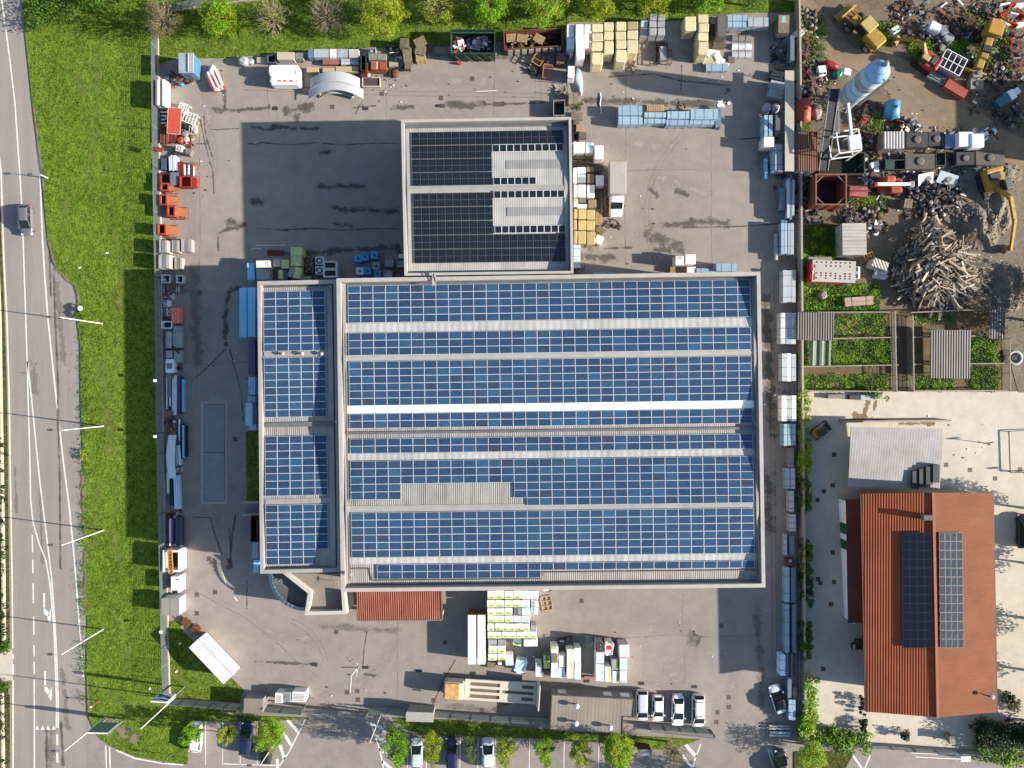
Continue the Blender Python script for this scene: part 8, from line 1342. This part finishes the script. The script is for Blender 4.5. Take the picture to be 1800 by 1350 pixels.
for x, y, w, d, h, m, l in ((1419, 704, .9, .9, .7, dark_m, "dark planter pot at the pale yard's northwest corner"), (1471, 697, 2.8, .7, .7, greysh_m, "grey bins under the pens' bottom rail, western"), (1502, 698, 1.6, .8, .8, black_m, "black crates under the pens' bottom rail beside white box"), (1527, 699, 2.6, .9, .8, silver_m, "ribbed silver troughs under the green shrub")): wrapped(x - w * 5.5, y - d * 5.5, x + w * 5.5, y + d * 5.5, h, m, l, "bin", "storage_bin", r=.04)
bush([(1530, 690), (1552, 692)], .8, 1.2, lf_mid, "leafy green shrub spilling over the pens' bottom rail", n=24)
for k, (x, y) in enumerate(((1725, 778), (1795, 830))): t = thing("garden_stand", "slim metal stand casting a long shadow, %s the pale yard's center" % ("nearest" if k == 0 else "farther from"), "stand", *P(x, y), 0); MB().tube([(0, 0, 0), (0, 0, 1.6)], .05).obj("post", galv_m, t); MB().bar((-.7, 0, 1.6), (.7, .2, 1.6), .1, .3).obj("board", dkc, t)
frame(1775, 757, 1830, 830, .5, dkc, "thin dark pipe goal frame lying in the pale yard", 0, 2, .1, True, "frame", "pipe_goal", 0, 0)
for x, y, l in ((1515, 1130, "dark bench against the house's west wall, northern"), (1508, 1137, "black planter trough with a white end near the bench")): wrapped(x - 9, y - 5, x + 9, y + 5, .7, black_m if x < 1510 else dkc, l, "bench", "garden_bench", band=white_m if x < 1510 else None, bside='w', bw=.25, pal=False, r=.04)
for y0, y1, l in ((1226, 1258, "tall dark hedge box by the house's southwest corner, northern"), (1266, 1287, "tall dark hedge box by the house's southwest corner, southern")): bush([(1519, y0), (1519, y1)], .35, 1.6, lf_dark, l, "hedge_box", 22)
bush([(1590, 1290), (1592, 1296)], .5, 1.5, lf_dark, "spiky green planter shrub at the house's south gate", "planter_shrub", 14); t = mach("gate_pillar", "grey stone pillar on the house's south fence line", 1672, 1300, 0, "pillar", 1.2); MB().box(-.3, -.5, 0, .3, .5, 1.4).obj("shaft", conc_m, t); MB().box(-.36, -.56, 1.4, .36, .56, 1.5).obj("capstone", conc_m, t)
fence([(1412, 1301), (1600, 1312), (1800, 1326), (1900, 1332)], "grey panel fence along the house's street side", 1.4, .4, 3, greysh_m, "street_fence", sp=.14, dep=.06)
a, b = P(1600, 1322), P(1682, 1326); t = thing("sliding_gate", "long white sliding gate bar at the house's south side", "gate", a[0], a[1], 0); MB().bar((0, 0, 1.3), (b[0] - a[0], b[1] - a[1], 1.3), .1).obj("top_rail", white_m, t); MB().bar((0, 0, .2), (b[0] - a[0], b[1] - a[1], .2), .1).obj("bottom_rail", white_m, t); MB().rbox(b[0] - a[0] - .3, b[1] - a[1] - .4, 0, b[0] - a[0] + 1.2, b[1] - a[1] + .4, 1.3, .1).obj("motor_box", white_m, t)
car(1801, 934, 90, paintm("dark", (.02, .02, .025)), "dark vehicle cut off at the pale yard's outer side", style="van", Ht=2.0, L=5, W=1.9, cat="van")
MB2 = MB(); q = [P(x, y) for x, y in ((1935, 175), (2140, 175), (2140, 300), (1935, 300))]; t = thing("neighbour_hall", "plain grey hall beyond the plant yard's outer edge", "hall", 0, 0, 0); MB2.prism(q, -.3, 8).obj("wall", wallm, t); MB().prism(q, 8.002, 8.3).obj("roof", roof_new, t)
lf_yel2 = leaf_mat("yellow_spring_leaves", sun(172, 192, 34))
G1 = "trees along the yard's north lawn"
tree(284, 34, 3.0, 6, lf_olive, "sparse olive budding tree at the west fence's north end", 34, 16, .13, 60, bm=barkg_m, group=G1)
tree(386, 28, 2.7, 6, lf_bright, "bright yellow green tree, second from the west fence", 74, 26, .17, lm2=lf_yel2, group=G1); tree(478, 30, 2.9, 6, lf_yel, "half bare grey tree with a yellow green skirt", 16, 16, .13, 95, bm=barkg_m, group=G1); tree(573, 26, 2.8, 6, lf_olive, "nearly bare grey tree between half bare and golden trees", 10, 12, .12, 110, bm=barkg_m, group=G1)
tree(672, 22, 3.2, 6.5, lf_yel2, "broad golden yellow green tree beside the pallet towers", 90, 26, .17, lm2=lf_yel, group=G1); tree(768, 12, 2.5, 6, lf_yel, "thin olive yellow tree north of the asphalt's middle", 34, 18, .14, 36, bm=barkg_m, group=G1); tree(864, 6, 2.6, 6.2, lf_bright, "bright green tree behind the large green skip", 76, 26, .17, group=G1); tree(956, 5, 2.8, 6.2, lf_bright, "bright green tree behind the rusty skip", 76, 26, .17, lm2=lf_yel, group=G1); tree(1052, 2, 2.4, 6, lf_yel2, "yellow green tree behind the westmost yellow packs", 70, 24, .17, group=G1); tree(1152, -2, 2.3, 6, lf_yel2, "yellow green tree behind the grey white packs", 66, 24, .17, group=G1); tree(1248, -8, 2.2, 6, lf_bright, "green tree cut by the frame behind the lone yellow column", 60, 24, .17, group=G1); tree(1330, -14, 2.4, 6, lf_mid, "dark green tree behind the pale blue lawn packs", 60, 24, .17, group=G1)
for x, y, r_, l in ((72, 24, 1.8, "round dark shrub on the meadow beside the road, nearest the kerb"), (112, 6, 2.0, "larger dark shrub on the meadow just past the nearest one"), (165, -12, 2.2, "dark shrub on the meadow's top edge")): bush([(x, y), (x + 3, y + 2)], r_, 2.4, lf_mid, l, n=40, size=.16, per=28)
for x, l in ((-60, "big meadow tree west of the three beyond the meadow"), (150, "big meadow tree, middle of the three beyond the meadow"), (262, "big meadow tree nearest the fence beyond the meadow")):
 if x > 0: tree(x + 16, -52, 3.6, 8, lf_mid, l, 60, 22, .24)
G2 = "young trees in the car park strip"
tree(337, 1290, 1.3, 5, lf_bright, "small leaning green tree over the white parked car", 24, 22, .15, ry=1.7, group=G2); tree(400, 1291, 1.4, 5, lf_yel, "thin yellow green tree between white and navy cars", 24, 18, .14, 20, group=G2); tree(472, 1292, 2.2, 6, lf_bright, "full yellow green tree beside the hatched corner", 60, 24, .16, lm2=lf_yel2, group=G2)
tree(695, 1308, 2.0, 6, lf_bright, "fullest bright green tree near the gate kiosk", 62, 24, .16, ry=3.0, lm2=lf_mid, group=G2); tree(760, 1316, 1.5, 5.5, lf_yel2, "narrow golden tree between silver and navy cars", 44, 22, .15, ry=2.8, group=G2); tree(828, 1318, 1.0, 5, lf_mid, "smallest narrow tree between navy and silver cars", 22, 18, .14, 10, ry=2.2, group=G2); tree(890, 1322, 1.5, 5.5, lf_yel, "narrow yellow green tree beside the last parked car", 40, 20, .15, 14, ry=2.6, group=G2); tree(957, 1322, 1.4, 5.5, lf_bright, "narrow green tree in front of the office cabin's west half", 38, 20, .15, 12, ry=2.5, group=G2); tree(1022, 1326, 1.6, 5.5, lf_yel, "wispy yellow green tree by the office cabin's lamp pole", 38, 18, .15, 18, ry=2.4, group=G2); tree(1088, 1320, 2.3, 6.5, lf_bright, "big bright green tree beside the brick kiosk", 74, 26, .17, ry=2.8, lm2=lf_yel, group=G2); tree(1184, 1325, 2.1, 5.5, lf_olive, "sparse olive tree between brick kiosk and gate", 22, 14, .12, 44, bm=barkg_m, group=G2)
tree(1430, 1326, 2.0, 4.5, lf_yel, "low yellow green tree on the verge by the boundary wall's end", 44, 22, .15, lm2=lf_bright, group=G2)
bush([(1412, 690), (1414, 800), (1413, 830)], .75, 1.8, lf_yel, "yellow green hedge along the wall's pale yard side", "hedge", 170, .16, lm2=lf_bright); bush([(1414, 840), (1415, 900)], .7, 1.8, lf_mid, "darker green hedge stretch north of a gap", "hedge", 90, .16); bush([(1416, 955), (1418, 1060)], .7, 1.8, lf_mid, "green hedge stretch beside the long profile packs", "hedge", 130, .16, lm2=lf_dark); bush([(1418, 1095), (1418, 1150)], .7, 1.9, lf_mid, "green hedge stretch opposite the dark slate pack", "hedge", 90, .16); bush([(1423, 1190), (1422, 1260), (1417, 1290)], .95, 2.0, lf_bright, "brightest hedge end by the white coupe", "hedge", 150, .17, lm2=lf_yel)
bush([(1450, 1297), (1480, 1305), (1520, 1308)], 1.3, 2.0, lf_mid, "broad shrub at the pale yard's southwest gate corner", n=130, size=.17, lm2=lf_bright); bush([(1735, 1290), (1760, 1305)], 1.6, 3.0, lf_dark, "dark round shrub mass near the house's gate pillar", n=120, size=.18); bush([(1785, 1290), (1810, 1296)], 1.5, 3.0, lf_dark, "darkest shrub at the street corner", n=90, size=.18); bush([(1725, 1322), (1800, 1330)], 1.3, 1.6, lf_mid, "bright low shrub along the street fence", n=140, size=.16, lm2=lf_bright)
for x, y, l in ((1772, 1225, "small potted shrub pair on the house's shaded east side"), (1782, 1238, "dry potted shrub on the house's shaded east side")): bush([(x, y), (x + 2, y + 4)], .7, 1.0, lf_olive if x > 1775 else lf_dark, l, "potted_shrub", 14)
for x, y, r_, h_, l in ((1858, 905, 3.4, 7, "leafy tree outside the pale yard, northernmost"), (1880, 1010, 3.2, 8, "leafy tree outside the pale yard, second"), (1868, 1110, 3.6, 8, "leafy tree outside the pale yard, third"), (1872, 1205, 3.6, 7.5, "leafy tree outside the pale yard, nearest the street"), (1850, 1290, 3, 6, "leafy tree outside the street corner"), (1330, 1420, 3.6, 8, "leafy tree across the car park lane"), (1876, 500, 3.4, 5.4, "leafy tree beyond the wood heap yard"), (1855, 560, 3.6, 7, "leafy tree beyond the tin roof pens")): tree(x, y, r_, h_, lf_mid, l, 56, 20, .26)
bush([(139, 542), (138, 556)], .5, 1.0, lf_mid, "small roadside bush beside a white sign disc", n=14); t = thing("roadside_marker", "white round marker at the lay-by's grass edge", "marker", *P(140, 542, .9), 0); MB().tube([(0, 0, 0), (0, 0, .8)], .05).obj("post", galv_m, t); MB().lathe([(.28, .75), (.36, .8), (.34, 1.0), (.1, 1.05)]).obj("head", white_m, t)
bush([(146, 790), (147, 812)], .35, .8, lf_yel, "low yellow green weeds on the road's grass edge", "weeds", 16, .1, cat="weeds"); bush([(2, 1140), (10, 1144)], .8, 1.2, lf_mid, "kerb shrub at the driveway opposite, upper corner", n=16); bush([(4, 1208), (10, 1212)], .8, 1.2, lf_mid, "kerb shrub at the driveway opposite, lower corner", n=16)
bush([(-4, 760), (-2, 950), (-1, 1130)], .6, 2.4, lf_dark, "dark hedge behind the white roadside wall", "hedge", 60, .16); bush([(-2, 1220), (-2, 1400)], .6, 2.4, lf_dark, "dark hedge behind the lower white roadside wall", "hedge", 34, .16)
for pts, l in (([(-9, 300), (1, 560), (4, 760), (8, 1020), (9, 1124)], "white concrete roadside guard wall, long upper stretch"), ([(5, 1217), (6.5, 1280), (8.5, 1500)], "white concrete roadside guard wall below the driveway")): fence(pts, l, .5, .48, 60, fkerb, "guard_wall", False)
sheet("roadside_grass", [(-30, 300), (-3, 300), (4, 460), (8, 567), (12, 700), (16, 1030), (17, 1128), (8, 1140), (-60, 1140)], -.03, weed_m, .2); sheet("roadside_grass", [(-60, 1212), (10, 1212), (17, 1222), (18, 1600), (-60, 1600)], -.03, weed_m, .2); sheet("driveway", [(-60, 1138), (21, 1142), (22, 1206), (-60, 1214)], -.04, pale_m, .2)
veg(141, 560, 150, 1240, 150, "ragged grass tufts spilling over the road's edge", lf_mid, .3, .12, lf_bright); veg(296, 1094, 312, 1120, 40, "yellow green weeds by the grey shed's corner", lf_yel, .3, .1); veg(1404, 700, 1412, 1300, 60, "weeds at the boundary wall's foot", lf_mid, .3, .1)
o = veg(300, 90, 1390, 104, 60, "tall grass at the lawn's edge", lf_mid, .2, .1)
WH, SV, NV = paintm("bright_white", (.8, .8, .8)), paintm("silver", (.55, .6, .64)), paintm("navy", (.012, .018, .06))
GC = "cars in the front yard"; GP = "cars in the car park bays"
car(1128.5, 1241, -90, paintm("pale_grey", (.5, .53, .6)), "pale grey people carrier right beside the office cabin", 4.5, 1.85, 1.7, "van", GC); car(1156.5, 1246, -90, WH, "smallest white hatchback, second from the office cabin", 3.8, 1.75, 1.5, "hatch", GC); car(1192, 1249, -91, WH, "white saloon between small hatchback and roof rack van", 4.6, 1.85, 1.45, "sedan", GC); car(1227.5, 1250, -90, WH, "white van with roof bars at the end of the row", 4.75, 1.9, 1.85, "van", GC, rack=True); car(1368, 1230, 107, paintm("icy_white", (.68, .76, .78)), "white coupe with a black glass roof parked by the east wall", 4.2, 1.8, 1.5, "sedan", roofm=mat("black_roof_glass", (.012, .014, .016), .1))
car(343, 1297, 88, WH, "white car under a leaning tree in the first bay", 4.4, 1.8, 1.5, "hatch", GP); car(431.5, 1300, 86, NV, "navy estate car beside the full yellow green tree", 4.7, 1.8, 1.5, "suv", GP); car(466, 1324, 92, paintm("black", (.012, .012, .014)), "black car mostly hidden under the full tree", 3.4, 1.6, 1.45, "hatch", GP)
car(732, 1326, 90, SV, "silver white car in the bay next to the fullest tree", 4.4, 1.8, 1.5, "hatch", GP); car(793.5, 1325, 90, NV, "navy car between the narrow golden and smallest trees", 4.5, 1.85, 1.5, "suv", GP); car(857.5, 1326, 90, paintm("pearl_white", (.62, .66, .72)), "pearl white car between the smallest and last trees", 4.5, 1.85, 1.5, "hatch", GP); car(1374, 1345, 95, paintm("graphite", (.03, .035, .04)), "dark graphite car leaving by the boundary wall's end", 4.3, 1.8, 1.5, "sedan", GP)
car(44, 386, -88, paintm("grey_mauve", (.12, .115, .14)), "grey car driving alone on the road with a black roof window", 4.5, 1.85, 1.55, "hatch", roofm=paintm("grey_mauve", (.12, .115, .14)))
fence([(278, 52), (281, 300), (285, 490), (288, 760), (291, 900), (296, 1130), (299, 1228)], "long slatted metal fence on a pale kerb along the meadow", 2.2, .35, 2.7); fence([(298, 1228), (430, 1238)], "slatted metal fence from the corner billboard to the meter hut", 1.9, .3, 2.1, name="street_fence"); fence([(463, 1241), (535, 1246)], "slatted metal fence between the meter hut and sliding gate", 1.9, .3, 2.1, name="street_fence"); fence([(650, 1244), (715, 1248)], "slatted metal fence between the gate post and kiosk", 1.9, .3, 2.4, name="street_fence"); fence([(760, 1250), (968, 1264)], "slatted metal fence between the kiosk and office", 1.9, .3, 2.6, name="street_fence"); fence([(1112, 1270), (1247, 1280)], "slatted metal fence behind the parked white cars", 1.9, .3, 2.2, name="street_fence"); fence([(300, 20), (420, 3), (640, -16)], "grey slatted fence hidden behind the north lawn trees", 2.0, .3, 2.6, name="lawn_fence")
def gate(x0, y0, x1, y1, h, label):
 a, b = V(x0, y0), V(x1, y1); t = thing("sliding_gate", label, "gate", a.x, a.y, 0); b = b - a
 for z in (.2, h): MB().bar((0, 0, z), (b.x, b.y, z), .12).obj("rail", galv_m, t)
 s = MB(); n = int(b.length / .16)
 for i in range(n): p = b * (i + .5) / n; s.bar((p.x, p.y, .2), (p.x, p.y, h), .035)
 s.obj("slats", galv_m, t); m = MB(); m.bar((0, .3, 0), (0, .3, h + .4), .2); m.obj("post", galv_m, t); MB().bar((b.x, b.y + .3, 0), (b.x, b.y + .3, h + .4), .2).obj("post", galv_m, t)
gate(538, 1243, 648, 1252, 1.9, "galvanised sliding gate at the south entrance by the meter hut"); gate(1140, 1276, 1250, 1288, 1.7, "galvanised sliding gate parked behind the white cars")
for bx, by, tx, ty, l in ((180, 569, 112, 560.7, "street lamp beside the lay-by, northernmost in full view"), (182, 749, 107, 756.5, "street lamp level with the annex's middle gutter"), (182.5, 932, 108.5, 955.5, "street lamp level with the orange ladder container"), (182, 1106, 108.5, 1147, "street lamp level with the white container"), (187, 1260, 110, 1318, "street lamp rising past the blank back billboard"), (308, 1225, 239, 1287, "street lamp rising past the blue graphic billboard")): lamp_post(bx, by, tx, ty, 9.6, l)
lamp_post(84, 313, 92, 322, 1.6, "short marker pole at the road's upper grass edge"); lamp_post(669, 1257, 645, 1315, 8.0, "slim lamp pole next to the gate kiosk"); lamp_post(1049, 1291, 1059, 1338, 7.5, "slim lamp pole in front of the office cabin"); lamp_post(487, 1300, 487, 1350, 7, "slim lamp pole by the hatched corner")
def board(b0, b1, zb, zt, legs, front, label, art=False):
 a, b = V(*b0), V(*b1); t = thing("billboard", label, "billboard", a.x, a.y, .05); b = b - a; n = Vector((-b.y, b.x, 0)).normalized() * .06; d = b.normalized()
 MB().hexa([(-n.x, -n.y, zb), (b.x - n.x, b.y - n.y, zb), (b.x + n.x, b.y + n.y, zb), (n.x, n.y, zb)], [(-n.x, -n.y, zt), (b.x - n.x, b.y - n.y, zt), (b.x + n.x, b.y + n.y, zt), (n.x, n.y, zt)]).obj("sign_board", front, t)
 MB().bar((0, 0, zt + .06), (b.x, b.y, zt + .06), .16, .1).obj("top_edge", white_m, t)
 for f in legs: p = b * f; MB().bar((p.x - n.x * 3, p.y - n.y * 3, -.1), (p.x - n.x * 3, p.y - n.y * 3, zt), .16).obj("leg", galv_m, t)
 if art:
  for k, (f0, z0, f1, z1, w, m) in enumerate(((.04, .2, .96, .55, .5, mat("sign_navy", sun(40, 56, 120), .4)), (.1, .5, .7, .3, .35, mat("sign_blue", sun(90, 150, 210), .4)), (.3, .75, .95, .85, .3, mat("sign_navy", sun(40, 56, 120), .4)), (.05, .85, .4, .8, .25, mat("sign_blue", sun(90, 150, 210), .4)))):
   g = MB(); zz = lambda q: zb + (zt - zb) * q; o = n * (1.15 + .1 * k)
   g.bar(b * f0 + o + Vector((0, 0, zz(z0))), b * f1 + o + Vector((0, 0, zz(z1))), .03, w); g.obj("graphic_swoosh", m, t)
 return t
board((299, 1203), (326, 1205), 2.9, 5.4, (.05, .95), mat("sign_pale_blue", (.7, .78, .86), .4, .06), "billboard with blue swoosh graphics at the yard's southwest corner", True); board((188, 1260), (221, 1261), 1.7, 4.6, (.02, .5, .98), mat("sign_back_grey", sun(132, 160, 172), .5, .1, 1, dirt=sun(90, 112, 124), dirt_amt=.5), "blank grey blue billboard back by the road junction")
t = thing("marker_post", "thin orange post standing in the meadow by the junction", "post", *P(176, 1231), .05); MB().tube([(0, 0, 0), (-.3, -.2, 1.6)], .06).obj("post", orange_m, t); MB().cyl(-.32, -.22, 1.6, 1.7, .14).obj("cap", white_m, t)
t = thing("road_sign", "small red round sign at the car park entrance verge", "sign", *P(302, 1326), .05); MB().tube([(0, 0, 0), (0, 0, 2.3)], .04).obj("pole", galv_m, t); MB().lathe([(.3, -.02), (.3, .02)], n=18).xform(Matrix.Translation((0, 0, 2.2)) @ Matrix.Rotation(1.2, 4, 'X')).obj("sign_disc", mat("sign_salmon", sun(226, 90, 80), .5), t)
for x, y, l in ((312, 669, "small white lamp on the meadow fence beside long profiles"), (283, 767, "small white lamp on the meadow fence by the curved cladding"), (286, 1110, "white bracket lamp on the meadow fence near the tent")):
 p = V(x if x > 300 else x + 2, y, 2.3); p.x = P(286 if y < 1000 else 296, y, 0)[0]; t = thing("fence_lamp", l, "lamp", p.x, p.y, 2.25); MB().bar((-.4, 0, .1), (.4, 0, .2), .08).obj("bracket", galv_m, t); MB().rbox(-.1, -.2, .15, .3, .2, .35, .06).obj("lamp_head", white_m, t)
for x, y, l in ((317, 1131, "white scrap on the corner lawn beside the tent, upper"), (311, 1180, "white scrap on the corner lawn beside the tent, lower"), (264, 1210, "white scrap on the meadow near the billboard"), (189, 445, "white paper scrap in the upper meadow"), (141, 471, "tiny white scrap near the lay-by's tip")): t = thing("paper_scrap", l, "litter", *P(x, y), .06, R.uniform(0, 90)); MB().hexa([(-.2, -.1, 0), (.18, -.12, .02), (.2, .1, 0), (-.18, .12, .03)], [(-.2, -.1, .04), (.18, -.12, .09), (.2, .1, .05), (-.18, .12, .08)]).obj("sheet_fold", white_m, t)
m = MB(); rr = random.Random(12)
for k in range(420):
 x, y, sp = rr.choice(((340, 300, 60), (360, 150, 60), (700, 130, 90), (680, 150, 40), (850, 120, 110), (1090, 130, 80), (1130, 380, 110), (1250, 170, 90), (1050, 410, 30), (620, 1180, 90), (1180, 1150, 110), (940, 1190, 50), (1360, 700, 30), (400, 620, 60), (1560, 200, 80), (1660, 230, 60), (1750, 420, 60), (1600, 380, 40), (1700, 780, 70)))
 p = V(rr.gauss(x, sp * .5), rr.gauss(y, sp * .4)); q = rr.uniform(.03, .13); m.rbox(p.x - q, p.y - q * rr.uniform(.4, 1), .012, p.x + q, p.y + q * rr.uniform(.4, 1), .02 + q * .5, .02, rr.choices((0, 1, 2), (2, 3, 2))[0], seg=1)
o = m.obj("ground_litter", [shade_w, woodg_m, dark_m]); o["kind"] = "stuff"; o["label"] = "tiny scraps and crumbs scattered over the paved yards"
sc = bpy.context.scene
cam = bpy.data.cameras.new("camera"); co = bpy.data.objects.new("camera", cam); C.objects.link(co)
co.location = (0, 0, H); co.rotation_euler = (0, 0, 0)
cam.sensor_width = 36; cam.lens = 18 / (900 * S / H); cam.clip_end = 4000; sc.camera = co
EL, AZ = math.radians(21.2), Vector((1, -.131)).normalized()
w = bpy.data.worlds.new("World"); sc.world = w; w.use_nodes = True; nt = w.node_tree
sky = nt.nodes.new("ShaderNodeTexSky"); sky.sky_type = 'NISHITA'; sky.sun_disc = False
sky.sun_elevation = EL; sky.sun_rotation = math.atan2(AZ.x, AZ.y); sky.air_density = 1.1; sky.dust_density = 1.0; sky.ozone_density = 2.0
nt.links.new(sky.outputs[0], nt.nodes["Background"].inputs[0]); nt.nodes["Background"].inputs[1].default_value = SKY
sl = bpy.data.lights.new("sun", 'SUN'); sl.energy = SUN; sl.angle = math.radians(.55); sl.color = (1, .9, .76)
so = bpy.data.objects.new("sun", sl); C.objects.link(so); so.location = (60, -8, 60)
d = Vector((AZ.x * math.cos(EL), AZ.y * math.cos(EL), math.sin(EL))); so.rotation_euler = d.to_track_quat('Z', 'Y').to_euler()
vs = sc.view_settings; vs.view_transform = 'Standard'; vs.look = 'None'; vs.gamma = 1; vs.exposure = EXPO
sc.cycles.max_bounces = 6; sc.cycles.diffuse_bounces = 3; sc.cycles.glossy_bounces = 2; sc.cycles.transparent_max_bounces = 8
